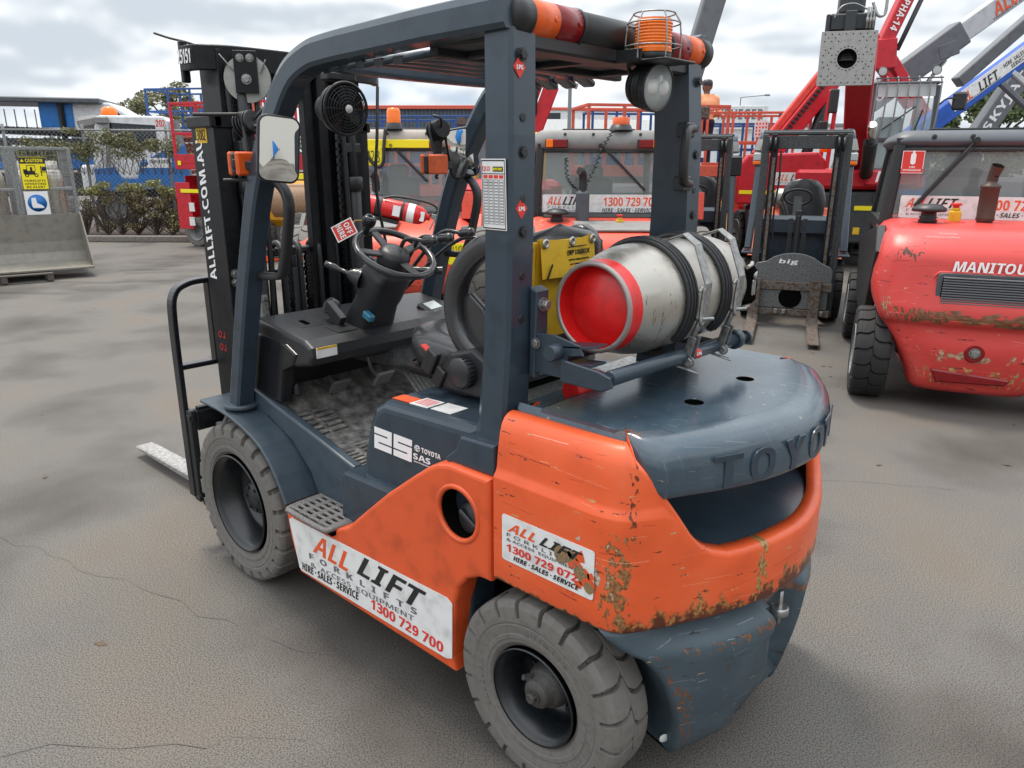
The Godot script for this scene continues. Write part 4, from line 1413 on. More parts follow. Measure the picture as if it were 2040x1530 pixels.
func mast(fk: Node3D):
	var X := V(1, 0, 0)
	var Y := V(0, 1, 0)
	var Z := V(0, 0, 1)
	for s in [-1.0, 1.0]:
		var mo := 0.025 if s < 0 else 0.105
		var b := mb()
		b.box(V(1.835, 1.05, s * 0.392 - mo), V(0.185, 1.58, 0.018), 0.003)
		b.box(V(1.918, 1.05, s * 0.36 - mo), V(0.02, 1.58, 0.06), 0.003)
		b.box(V(1.752, 1.05, s * 0.36 - mo), V(0.02, 1.58, 0.06), 0.003)
		var ch := add(fk, "outer_mast_channel", b, M.mast_black)
		if s < 0:
			txt(ch, "ALLLIFT.COM.AU", M.ink_white, V(1.872, 1.49, -0.4265), Y, X, 0.54, 0.052, -0.25)
			b = mb()
			b.box(V(1.842, 1.782, -0.427), V(0.085, 0.06, 0.002), 0.0)
			var np := add(ch, "number_plate", b, M.pouch)
			txt(ch, "3082", M.ink, V(1.842, 1.782, -0.4285), -X, Y, 0.07, 0.04, 0.0, false)
			for y in [0.985, 0.93]:
				b = mb()
				b.lathe([[0.014, 0], [0.014, 0.0015], [0.0115, 0.0015], [0.0115, 0.0]], V(1.87, y, -0.4262), -Z, 18, false)
				b.box(V(1.84, y - 0.01, -0.4265), V(0.018, 0.003, 0.001), 0.0)
				b.box(V(1.835, y, -0.4265), V(0.003, 0.03, 0.001), 0.0)
				add(ch, "printed_mark", b, M.ink_red)
		b = mb()
		b.box(V(1.835, 1.15, s * 0.342 - mo), V(0.15, 1.88, 0.016), 0.003)
		b.box(V(1.902, 1.15, s * 0.315 - mo), V(0.018, 1.88, 0.05), 0.003)
		b.box(V(1.768, 1.15, s * 0.315 - mo), V(0.018, 1.88, 0.05), 0.003)
		add(fk, "inner_mast_channel", b, M.mast_black)
		b = mb()
		b.box(V(1.835, 1.83, s * 0.39 - mo), V(0.2, 0.045, 0.05), 0.006)
		b.box(V(1.75, 1.83, s * 0.33 - mo), V(0.03, 0.05, 0.14), 0.006)
		add(fk, "mast_bracket", b, M.mast_black)
		# lift cylinder with its hose behind the channel
		b = mb()
		b.cyl(V(1.715, 0.3, s * 0.285 - mo), V(1.715, 1.58, s * 0.285 - mo), 0.034, 18)
		b.cyl(V(1.715, 1.56, s * 0.285 - mo), V(1.715, 1.62, s * 0.285 - mo), 0.044, 18)
		b.cyl(V(1.715, 1.6, s * 0.285 - mo), V(1.715, 1.95, s * 0.285 - mo), 0.022, 14)
		b.box(V(1.73, 1.74, s * 0.285 - mo), V(0.07, 0.04, 0.08))
		add(fk, "lift_cylinder", b, M.black)
		b = mb()
		b.tube(curve([V(1.7, 1.95, s * 0.235 - mo), V(1.69, 1.4, s * 0.24 - mo), V(1.69, 1.05, s * 0.25 - mo), V(1.69, 0.72, s * 0.26 - mo)], 6), 0.011, 8)
		add(fk, "hose", b, M.black)
		b = mb()
		b.bolt(V(1.74, 1.25, s * 0.375 - mo), V(-1, 0, 0), 0.014)
		b.bolt(V(1.74, 1.215, s * 0.375 - mo), V(-1, 0, 0), 0.014)
		add(fk, "mast_bolt", b, M.zinc)
	# left channel: chain, hose pulley and fittings near the top
	var b := mb()
	b.sweep(curve([V(1.915, 2.06, -0.43), V(1.83, 2.06, -0.42), V(1.78, 2.06, -0.36), V(1.755, 2.06, -0.25), V(1.75, 2.06, 0.0), V(1.755, 2.06, 0.25), V(1.78, 2.06, 0.36), V(1.83, 2.06, 0.42)], 4), rrect(0.03, 0.09, 0.004, 1), 1.0, Y)
	b.box(V(1.86, 2.02, 0), V(0.06, 0.16, 0.66), 0.006)
	b.box(V(1.92, 2.05, -0.425), V(0.025, 0.15, 0.03), 0.004)
	var tb := add(fk, "mast_top_beam", b, M.mast_black)
	txt(tb, "25151", M.ink_white, V(1.868, 2.064, -0.4495), V(-1, 0, 0.13), Y, 0.085, 0.05, 0.15)
	b = mb()
	b.tube(curve([V(1.9, 2.1, -0.33), V(1.94, 2.125, -0.4), V(1.99, 2.14, -0.44), V(2.05, 2.16, -0.47)], 4), 0.005, 6)
	add(fk, "cable_end", b, M.black)
	b = mb()
	b.lathe([[0.02, 0.0], [0.084, 0.0], [0.084, 0.008], [0.072, 0.014], [0.072, 0.026], [0.084, 0.032], [0.084, 0.04], [0.03, 0.044], [0.0, 0.044]], V(1.72, 1.985, -0.275), V(-0.8, -0.05, -0.6), 40, false)
	add(fk, "hose_pulley", b, mat("pulley_grey", lin(0.34, 0.35, 0.32), 0.5, 0.0, T.dirt, 4.0))
	var pd := V(-0.8, -0.05, -0.6).normalized()
	var px := Y.cross(pd).normalized()
	var pc := V(1.72, 1.985, -0.275) + pd * 0.05
	b = mb()
	b.prism(P2([-0.042, -0.05, 0.042, -0.05, 0.042, 0.1, -0.042, 0.1]), pc, px, Y, -0.004, 0.004, 0.001)
	var pbk := add(fk, "pulley_bracket", b, M.mast_black)
	for q in [[0.0, 0.0], [-0.018, 0.075], [0.018, 0.075]]:
		b = mb()
		b.bolt(pc + px * q[0] + Y * q[1] + pd * 0.004, pd, 0.014 if q[1] == 0.0 else 0.011)
		add(pbk, "bolt", b, M.zinc)
	b = mb()
	b.bar(pc + px * -0.045 + Y * 0.03, pc + px * -0.09 + Y * 0.085, 0.004, 0.014, pd)
	b.bar(pc + px * 0.05 + Y * 0.02, pc + px * 0.075 + Y * 0.07, 0.004, 0.014, pd)
	add(pbk, "hose_guard", b, M.zinc)
	b = mb()
	b.tube(curve([V(1.76, 0.9, -0.3), V(1.75, 1.5, -0.325), V(1.75, 1.9, -0.345), V(1.745, 2.01, -0.335), V(1.73, 2.065, -0.29), V(1.7, 2.03, -0.22), V(1.7, 1.9, -0.2)], 5), 0.014, 8)
	add(fk, "hose", b, M.black)
	# tilt hose fitting down beside the left pillar
	b = mb()
	b.tube([V(1.7, 1.5, -0.31), V(1.65, 1.2, -0.34), V(1.63, 1.14, -0.345)], 0.015, 10)
	add(fk, "hose", b, M.black)
	b = mb()
	b.lathe([[0.017, 0.0], [0.02, 0.02], [0.017, 0.03], [0.02, 0.05], [0.017, 0.06], [0.02, 0.09], [0.018, 0.1], [0.013, 0.11], [0.012, 0.3]], V(1.64, 1.17, -0.345), V(-0.08, -1, -0.01), 14)
	add(fk, "hose_fitting", b, M.zinc)
	# chains made of links, and hoses over the centre cylinder
	for q in [[-0.13, 0.42, 1.3, 1.79], [-0.03, 0.42, 1.3, 1.79], [0.06, 0.42, 1.28, 1.79], [0.135, 0.4, 1.98, 1.735], [-0.335, 1.75, 2.02, 1.74]]:
		b = mb()
		var y: float = q[1]
		var k := 0
		while y < q[2]:
			var odd := k % 2
			for z in ([-0.011, 0.0, 0.011] if odd == 0 else [-0.0055, 0.0055]):
				b.box(V(q[3], y, q[0] + z), V(0.022, 0.026, 0.004), 0.0)
			y += 0.0165
			k += 1
		add(fk, "lift_chain", b, M.black_gloss)
	b = mb()
	b.cyl(V(1.83, 0.3, -0.08), V(1.83, 1.24, -0.08), 0.045, 18)
	b.cyl(V(1.83, 1.2, -0.08), V(1.83, 1.3, -0.08), 0.03, 18)
	b.box(V(1.83, 1.31, -0.05), V(0.06, 0.03, 0.3), 0.005)
	add(fk, "centre_cylinder", b, M.black)
	for z in [-0.175, -0.09, 0.01, 0.1]:
		b = mb()
		b.tube(curve([V(1.755, 0.5, z), V(1.755, 1.0, z), V(1.755, 1.27, z), V(1.78, 1.335, z + 0.01), V(1.83, 1.345, z + 0.015), V(1.88, 1.28, z + 0.02), V(1.885, 0.9, z + 0.02)], 5), 0.013, 8)
		add(fk, "hose", b, M.black)
	for y in [0.35, 0.9]:
		b = mb()
		b.box(V(1.89, y, -0.02), V(0.03, 0.07, 0.7), 0.004)
		add(fk, "mast_crossbar", b, M.mast_black)
	b = mb()
	b.box(V(1.78, 0.3, -0.02), V(0.14, 0.16, 0.76), 0.006)
	add(fk, "mast_foot", b, M.mast_black)
	# right channel extras: upright bars, hose and clip
	for q in [[0.015, 0.045, 1.79], [0.065, 0.045, 1.76], [0.115, 0.04, 1.8], [0.16, 0.045, 1.77], [0.205, 0.04, 1.75], [-0.31, 0.05, 1.79], [-0.255, 0.04, 1.8]]:
		b = mb()
		b.box(V(q[2], 1.17, q[0]), V(0.05, 1.75, q[1]), 0.006)
		add(fk, "mast_rail", b, M.mast_black)
	b = mb()
	b.tube(curve([V(1.7, 2.0, 0.33), V(1.68, 1.8, 0.3), V(1.69, 1.55, 0.29), V(1.68, 1.2, 0.34), V(1.7, 0.8, 0.36)], 5), 0.007, 8)
	add(fk, "hose", b, M.black)
	# carriage, backrest and forks
	b = mb()
	b.box(V(1.985, 0.6, 0), V(0.05, 0.09, 1.06), 0.005)
	b.box(V(1.985, 0.23, 0), V(0.05, 0.09, 1.06), 0.005)
	for z in [-0.3, 0.3]:
		b.box(V(1.965, 0.42, z), V(0.03, 0.42, 0.05), 0.004)
	for k in 9:
		b.box(V(1.985, 0.65, -0.48 + k * 0.12), V(0.03, 0.015, 0.07), 0.002)
	add(fk, "fork_carriage", b, M.mast_black)
	for s in [-1.0, 1.0]:
		b = mb()
		b.sweep(curve([V(2.035, 0.235, s * 0.55), V(2.035, 0.7, s * 0.55), V(2.035, 1.02, s * 0.548), V(2.035, 1.14, s * 0.535), V(2.035, 1.185, s * 0.48), V(2.035, 1.195, s * 0.36), V(2.035, 1.195, 0.0)], 5), rrect(0.022, 0.05, 0.003, 1), 1.0, X)
		add(fk, "backrest_frame", b, M.black_gloss)
		b = mb()
		b.box(V(2.0, 0.43, s * 0.54), V(0.05, 0.43, 0.03), 0.004)
		b.bolt(V(1.975, 0.62, s * 0.55), V(0, 0, s), 0.016)
		b.bolt(V(1.975, 0.24, s * 0.55), V(0, 0, s), 0.016)
		add(fk, "backrest_bracket", b, M.black)
		for z in [0.38, 0.2]:
			b = mb()
			b.box(V(2.035, 1.01, s * z), V(0.045, 0.36, 0.02), 0.003)
			add(fk, "backrest_bar", b, M.black_gloss)
		b = mb()
		b.prism(P2([2.02, 0.05, 2.02, 0.7, 2.062, 0.7, 2.065, 0.16, 2.08, 0.115, 2.12, 0.1, 3.2, 0.075, 3.3, 0.066, 3.31, 0.05]), V(0, 0, s * 0.28 - 0.05), X, Y, 0.0, 0.1, 0.006, 1)
		add(fk, "fork", b, mat("fork_steel", lin(0.42, 0.41, 0.4), 0.55, 0.4, T.dust, 2.0))
	b = mb()
	b.box(V(2.035, 0.832, 0), V(0.045, 0.022, 1.08), 0.003)
	add(fk, "backrest_bar", b, M.black_gloss)
	# front plate hoses by the fender
	b = mb()
	for z in [-0.46, -0.43]:
		b.tube(curve([V(1.8, 0.73, z), V(1.81, 0.66, z), V(1.86, 0.6, z), V(1.92, 0.58, z)], 4), 0.009, 8)
	add(fk, "hose", b, M.zinc)


func guard_lamps(fk: Node3D):
	var X := V(1, 0, 0)
	var Y := V(0, 1, 0)
	# clip-on fan under the front of the roof
	var fd := V(-1.0, -0.05, -0.05).normalized()
	var fc := V(1.2, 1.862, -0.215)
	var fx := fd.cross(Y).normalized()
	var fy := fx.cross(fd)
	var b := mb()
	for r in [0.024, 0.034, 0.044, 0.054, 0.064, 0.074, 0.086]:
		var ring := []
		for k in 32:
			var a := TAU * k / 32
			ring.append(fc + fx * cos(a) * r + fy * sin(a) * r + fd * (0.03 - r * r * 2.0))
		b.tube(ring, 0.002 if r < 0.08 else 0.006, 6, true)
	for k in 14:
		var a := TAU * k / 14
		b.tube([fc + fd * 0.03, fc + (fx * cos(a) + fy * sin(a)) * 0.05 + fd * 0.025, fc + (fx * cos(a) + fy * sin(a)) * 0.087 + fd * 0.012], 0.002, 5)
	b.lathe([[0.086, -0.004], [0.082, -0.03], [0.05, -0.04], [0.0, -0.04]].map(func(q): return [q[0], -q[1]]), fc, -fd, 28)
	var fan := add(fk, "cab_fan", b, M.black)
	b = mb()
	b.lathe([[0.0, 0], [0.042, 0.0], [0.046, 0.02], [0.046, 0.075], [0.03, 0.09], [0.0, 0.092]], fc - fd * 0.04, -fd, 24)
	add(fan, "motor", b, M.black)
	b = mb()
	for k in 4:
		var a := TAU * k / 4 + 0.4
		var d := fx * cos(a) + fy * sin(a)
		var e := fx * -sin(a) + fy * cos(a)
		b.quad(fc + d * 0.02 - e * 0.015 - fd * 0.02, fc + d * 0.078 - e * 0.032 - fd * 0.022, fc + d * 0.076 + e * 0.032 + fd * 0.005, fc + d * 0.02 + e * 0.015 - fd * 0.005)
	add(fan, "blade", b, M.plastic)
	b = mb()
	b.lathe([[0.014, 0.0], [0.013, 0.003], [0.0, 0.004]], fc + fd * 0.034, fd, 18)
	add(fan, "badge", b, M.white)
	b = mb()
	b.box(fc + V(0.02, 0.105, 0.0), V(0.05, 0.03, 0.12), 0.006)
	b.bar(fc + V(0.02, 0.1, 0.0), fc + V(0.0, 0.02, 0.0) - fd * 0.05, 0.02, 0.012)
	add(fan, "bracket", b, M.black)
	for s in [-1.0, 1.0]:
		# mirror on its arm
		var mc := V(1.095, 1.722, -0.545) if s < 0 else V(1.25, 1.72, 0.41)
		var nd := V(-0.93, -0.03, -0.36).normalized() if s < 0 else V(-0.86, -0.12, -0.5).normalized()
		var mx := Y.cross(nd).normalized().rotated(nd, -0.1 if s < 0 else 0.17)
		var my := nd.cross(mx)
		b = mb()
		b.prism(rrect(0.132, 0.205, 0.03, 5), mc, mx, my, -0.02, 0.0, 0.006, 2)
		var mr := add(fk, "mirror", b, M.black)
		b = mb()
		var gp := rrect(0.118, 0.191, 0.025, 5)
		var gr := []
		for f in [1.0, 0.75, 0.5, 0.25, 0.02]:
			var row := []
			for pp in gp:
				row.append(mc + mx * pp.x * f + my * pp.y * f + nd * (0.0105 - pp.length_squared() * f * f / 1.7))
			gr.append(row)
		b.grid(gr, [], true)
		add(mr, "glass", b, M.mirror)
		b = mb()
		b.tube(curve([mc - nd * 0.02, mc - nd * 0.05, V(1.31, 1.79, s * 0.46), V(1.36, 1.8, s * 0.47)], 4), 0.007, 8)
		add(mr, "arm", b, M.black)
		# indicator lamp and head lamp on the front of the pillar
		var ic := V(1.37, 1.678, -0.512) if s < 0 else V(1.28, 1.675, 0.275)
		b = mb()
		b.box(ic, V(0.03, 0.075, 0.1), 0.008)
		var il := add(fk, "indicator_lamp", b, M.black)
		for e in [-1, 1]:
			b = mb()
			b.box(ic + V(e * 0.025, 0, 0), V(0.02, 0.078, 0.098), 0.006)
			add(il, "lens", b, M.amber_dull)
		b = mb()
		b.tube(curve([ic + V(0.02, 0.16, -s * 0.0), ic + V(0.01, 0.12, -s * 0.01), ic + V(-0.02, -0.01, 0.0), ic + V(-0.01, -0.05, 0.0), ic + V(0.05, -0.055, -s * -0.06)], 4), 0.006, 8)
		b.tube([ic + V(0.06, 0.155, s * 0.14), ic + V(0.05, 0.16, s * 0.02), ic + V(0.02, 0.16, 0.0)], 0.006, 8)
		b.bar(ic + V(0, 0.0, s * 0.05), V(1.3, 1.66, s * 0.45), 0.03, 0.03)
		add(il, "lamp_guard", b, M.black)
		var hc := V(1.41, 1.808, -0.475) if s < 0 else V(1.31, 1.807, 0.325)
		b = mb()
		var hd := V(0.93, -0.25, -0.2 * -s).normalized()
		b.cyl(hc - hd * 0.035, hc + hd * 0.03, 0.034, 20)
		for k in 5:
			b.cyl(hc + hd * (-0.04 + k * 0.013), hc + hd * (-0.035 + k * 0.013), 0.038 + k * 0.002, 20)
		b.tube(curve([hc - hd * 0.03, hc - hd * 0.06 + V(0, 0.03, s * -0.02), hc - hd * 0.03 + V(0, 0.05, s * -0.04)], 4), 0.005, 6)
		b.box(hc + V(0, -0.06, 0), V(0.03, 0.06, 0.03), 0.005)
		add(fk, "head_lamp", b, M.black)


func bottle_cradle(fk: Node3D):
	var X := V(1, 0, 0)
	var Y := V(0, 1, 0)
	var Z := V(0, 0, 1)
	var b := mb()
	# bracket on the left leg
	b.prism(P2([0.142, 1.14, 0.125, 1.14, 0.118, 1.37, 0.142, 1.38]), V(0, 0, -0.43), X, Y, 0.0, 0.05, 0.003)
	b.prism(P2([0.14, 1.155, 0.14, 1.26, 0.06, 1.265, -0.02, 1.25, -0.03, 1.225, 0.02, 1.215, 0.02, 1.155]), V(0, 0, -0.425), X, Y, 0.0, 0.008, 0.002)
	b.prism(P2([0.03, 1.15, 0.03, 1.21, -0.09, 1.2, -0.125, 1.19, -0.13, 1.165, -0.1, 1.15]), V(0, 0, -0.44), X, Y, 0.0, 0.012, 0.003)
	b.box(V(0.0, 1.243, -0.395), V(0.12, 0.006, 0.06), 0.001, Basis(Z, -0.12))
	b.box(V(-0.02, 1.2, -0.395), V(0.08, 0.006, 0.06), 0.001, Basis(Z, -0.1))
	b.cyl(V(0.05, 1.225, -0.46), V(0.05, 1.225, -0.38), 0.022, 18)
	add(fk, "cradle_bracket", b, M.steel)
	b = mb()
	for q in [[0.118, 1.335, -0.405], [0.122, 1.165, -0.405]]:
		b.bolt(V(q[0], q[1], q[2]), V(-1, 0, 0), 0.014, 0.02)
	b.bolt(V(0.12, 1.235, -0.428), V(0, 0, -1), 0.011)
	add(fk, "bracket_bolt", b, M.zinc)
	b = mb()
	b.cyl(V(-0.115, 1.185, -0.43), V(-0.115, 1.17, 0.26), 0.02, 18)
	b.cyl(V(-0.115, 1.17, 0.22), V(-0.115, 1.17, 0.25), 0.03, 18)
	b.cyl(V(-0.115, 1.17, 0.25), V(-0.115, 1.165, 0.31), 0.013, 14)
	b.cyl(V(-0.115, 1.165, 0.3), V(-0.115, 1.165, 0.308), 0.022, 16)
	add(fk, "cradle_bar", b, M.steel)
	b = mb()
	b.cyl(V(0.1, 1.19, -0.42), V(0.1, 1.18, 0.4), 0.02, 18)
	b.bar(V(0.1, 1.185, -0.1), V(-0.11, 1.178, -0.1), 0.05, 0.02)
	b.bar(V(0.1, 1.18, 0.12), V(-0.11, 1.172, 0.12), 0.05, 0.02)
	b.bar(V(0.14, 1.18, 0.4), V(0.1, 1.18, 0.3), 0.05, 0.1)
	add(fk, "cradle_bar", b, M.black)
	b = mb()
	b.lathe([[0.014, 0], [0.013, 0.002], [0, 0.003]], V(-0.135, 1.178, -0.03), V(-1, 0.2, -0.2), 20)
	var d := add(fk, "gas_sticker", b, M.ink_red)
	txt(d, "LPG", M.ink_white, V(-0.1385, 1.178, -0.03), V(0.2, 0, -0.97) * -1.0, Y, 0.02, 0.009)
	# two straps with over-centre latches
	for z in [-0.105, 0.09]:
		var c := V(0.01, 1.33, z)
		b = mb()
		var path := []
		for k in 25:
			var a := deg_to_rad(30.0 + k * 8.0)
			path.append(c + V(cos(a) * 0.156, sin(a) * 0.156, 0))
		b.sweep(path, rrect(0.012, 0.052, 0.005, 2), 1.0, Z, false, true, false)
		for e in [-0.014, 0.0, 0.014]:
			var p2 := []
			for k in 25:
				var a := deg_to_rad(30.0 + k * 8.0)
				p2.append(c + V(cos(a) * 0.163, sin(a) * 0.163, e))
			b.tube(p2, 0.004, 6)
		add(fk, "rubber_strap", b, M.black)
		b = mb()

		b.sweep([c + V(-0.055, 0.158, 0.035), c + V(-0.1, 0.175, 0.04), c + V(-0.135, 0.15, 0.045), c + V(-0.175, 0.05, 0.045), c + V(-0.17, -0.04, 0.045), c + V(-0.15, -0.05, 0.045)], rrect(0.006, 0.036, 0.002, 1), 1.0, Z, false, true, false)
		b.tube(curve([c + V(-0.165, 0.03, 0.018), c + V(-0.172, 0.04, 0.03), c + V(-0.172, -0.02, 0.022), c + V(-0.175, -0.055, 0.02), c + V(-0.17, -0.055, 0.04)], 4), 0.0055, 8)
		b.tube([c + V(-0.16, -0.045, 0.02), c + V(-0.19, -0.045, 0.06)], 0.005, 8)
		b.cyl(c + V(-0.165, -0.05, 0.035), c + V(-0.145, -0.1, 0.035), 0.008, 10)
		b.bar(c + V(-0.146, -0.095, 0.035), c + V(-0.128, -0.17, 0.035), 0.03, 0.012, V(-1, 0, 0))
		b.bar(c + V(-0.155, -0.095, 0.022), c + V(-0.137, -0.165, 0.022), 0.004, 0.02, V(-1, 0, 0))
		b.bar(c + V(-0.155, -0.095, 0.048), c + V(-0.137, -0.165, 0.048), 0.004, 0.02, V(-1, 0, 0))
		b.bolt(c + V(-0.15, -0.165, 0.02), V(0, 0, -1), 0.012, 0.01)
		add(fk, "strap_latch", b, M.zinc)
		b = mb()
		b.bar(c + V(-0.11, -0.175, 0.0), c + V(-0.16, -0.2, 0.05), 0.03, 0.005)
		add(fk, "latch_tab", b, M.zinc)


func gas_cylinder():
	var t := thing("gas_cylinder", "silver aluminium gas bottle with red painted foot lying strapped behind the forklift's seat", "gas bottle", V(0.01, 1.33, 0.0))
	var Z := V(0, 0, 1)
	var b := mb()
	b.lathe([[0.1185, -0.3], [0.1195, -0.292], [0.131, -0.262], [0.142, -0.22], [0.1475, -0.19], [0.1495, -0.16], [0.15, -0.1], [0.15, 0.1], [0.1495, 0.17], [0.145, 0.22], [0.134, 0.27], [0.115, 0.315], [0.085, 0.35], [0.05, 0.365], [0.0, 0.37]], Vector3.ZERO, Z, 56)
	add(t, "shell", b, M.aluminium)
	b = mb()
	b.lathe([[0.0, -0.322], [0.04, -0.319], [0.075, -0.31], [0.095, -0.299], [0.104, -0.293]], Vector3.ZERO, Z, 48)
	b.lathe([[0.1215, -0.285], [0.121, -0.292], [0.119, -0.3], [0.118, -0.335]], Vector3.ZERO, Z, 48)
	b.lathe([[0.106, -0.338], [0.105, -0.3], [0.103, -0.29]], Vector3.ZERO, Z, 48)
	add(t, "red_foot", b, M.red_cap)
	b = mb()
	b.lathe([[0.106, -0.333], [0.107, -0.339], [0.112, -0.342], [0.118, -0.34], [0.1195, -0.332]], Vector3.ZERO, Z, 48)
	add(t, "worn_rim", b, mat("worn_rim", lin(0.45, 0.4, 0.38), 0.5, 0.6, T.fine, 12.0))
	b = mb()
	b.box(V(-0.118, 0.0, 0.275), V(0.05, 0.115, 0.09), 0.015, Basis(Vector3.UP, -0.28))
	var vw := add(t, "valve_window", b, M.void)
	b = mb()
	b.tube(curve([V(-0.141, 0.06, 0.24), V(-0.133, 0.062, 0.285), V(-0.118, 0.06, 0.318), V(-0.112, 0.0, 0.326), V(-0.118, -0.06, 0.318), V(-0.133, -0.062, 0.285), V(-0.141, -0.06, 0.24)], 4), 0.006, 8)
	add(t, "window_rim", b, M.aluminium)
	b = mb()
	b.cyl(V(-0.135, 0.03, 0.29), V(-0.15, 0.03, 0.295), 0.014, 12)
	b.box(V(-0.142, -0.005, 0.285), V(0.015, 0.05, 0.02), 0.004)
	add(t, "valve", b, M.zinc)


func hung_things():
	# tag tied to the knob of the steering wheel
	var X := V(1, 0, 0)
	var tg := thing("hire_tag", "small red and white OFF HIRE tag hanging on the steering wheel knob", "tag", V(1.26, 1.44, -0.2))
	var nd := V(-0.55, 0.35, -0.75).normalized()
	var rx := V(-0.35, -0.42, -0.03)
	rx = (rx - nd * rx.dot(nd)).normalized()
	var up := nd.cross(rx)
	var b := mb()
	b.prism(rrect(0.066, 0.084, 0.004, 2), Vector3.ZERO, rx, up, -0.001, 0.0)
	var c := add(tg, "card", b, M.ink_red)
	b = mb()
	for e in [-1, 1]:
		b.prism(P2([-0.033, -0.002, 0.033, -0.002, 0.033, 0.002, -0.033, 0.002]), up * (0.04 * e) + nd * 0.0004, rx, up, 0.0, 0.0004)
		b.prism(P2([-0.002, -0.042, 0.002, -0.042, 0.002, 0.042, -0.002, 0.042]), rx * (0.031 * e) + nd * 0.0004, rx, up, 0.0, 0.0006)
	add(c, "border", b, M.ink_white)
	txt(tg, "OFF", M.ink_white, up * 0.016 + nd * 0.0006, rx, up, 0.044, 0.022)
	txt(tg, "HIRE", M.ink_white, up * -0.014 + nd * 0.0006, rx, up, 0.052, 0.022)
	b = mb()
	b.tube(curve([V(-0.01, 0.015, 0.03), V(0.0, 0.03, 0.05), V(-0.02, 0.03, 0.07)], 4), 0.004, 6)
	add(tg, "string", b, mat("twine", lin(0.25, 0.14, 0.06), 0.8))
	# yellow logbook pouch on the back of the seat
	var p := thing("logbook_pouch", "yellow vinyl logbook pouch hanging on the back of the forklift seat", "pouch", V(0.335, 1.3, -0.06))
	var rows := []
	for k in 13:
		var v := k / 12.0
		var row := []
		for j in 13:
			var u := j / 12.0
			row.append(V(-0.012 * sin(u * PI) - 0.012 * sin(v * 7.0 + u * 5.0) * (1 - v) * 0.5 - v * 0.012, -0.13 + v * 0.3 - 0.01 * sin(u * PI) * v, -0.13 + u * 0.26))
		rows.append(row)
	b = mb()
	b.grid(rows, [], false, true, true)
	b.box(V(0.006, 0.02, 0), V(0.012, 0.28, 0.255), 0.004)
	add(p, "pocket", b, M.pouch)
	rows = []
	for k in 7:
		var v := k / 6.0
		var row := []
		for j in 13:
			var u := j / 12.0
			row.append(V(-0.024 - 0.012 * sin(u * PI) - (1 - v) * 0.012 + 0.003 * sin(u * 9.0), 0.055 + v * 0.118 - 0.01 * sin(u * PI) * v, -0.132 + u * 0.264))
		rows.append(row)
	b = mb()
	b.grid(rows, [], false, true, true)
	add(p, "flap", b, M.pouch)
	txt(p, "EWP LOGBOOK", M.ink, V(-0.043, 0.125, 0.03), V(0, 0, 1), V(0, 1, 0), 0.11, 0.016)
	txt(p, "Operating Contingencies Inspections", M.ink, V(-0.045, 0.103, 0.03), V(0, 0, 1), V(0, 1, 0), 0.1, 0.008, 0.0, false)
	txt(p, "Please close zip after use", M.ink, V(-0.047, 0.075, 0.035), V(0, 0, 1), V(0, 1, 0), 0.1, 0.008, 0.0, false)
	b = mb()
	b.box(V(-0.0425, 0.142, 0.025), V(0.001, 0.003, 0.09), 0.0)
	b.box(V(-0.0465, 0.09, 0.035), V(0.001, 0.004, 0.1), 0.0)
	b.box(V(-0.042, 0.075, -0.105), V(0.002, 0.05, 0.006), 0.0, Basis(X, 0.5))
	add(p, "printed_line", b, M.ink)
	for z in [-0.115, 0.0, 0.115]:
		b = mb()
		b.lathe([[0.006, 0], [0.006, 0.004], [0.012, 0.005], [0.015, 0.001]], V(-0.03 - 0.01 * sin((z + 0.13) / 0.26 * PI), 0.158, z), V(-1, 0, 0), 16)
		add(p, "eyelet", b, M.bare_metal)


func wheel_set(r: float, w: float, rin: float, lugs: int) -> Dictionary:
	return {"tyre": tyre_mesh(r, w, rin, lugs, r * 0.05, 0.17, 0.4, true), "rim": rim_mesh(rin * 0.97, w, w * 0.2, 8, rin * 0.5)}


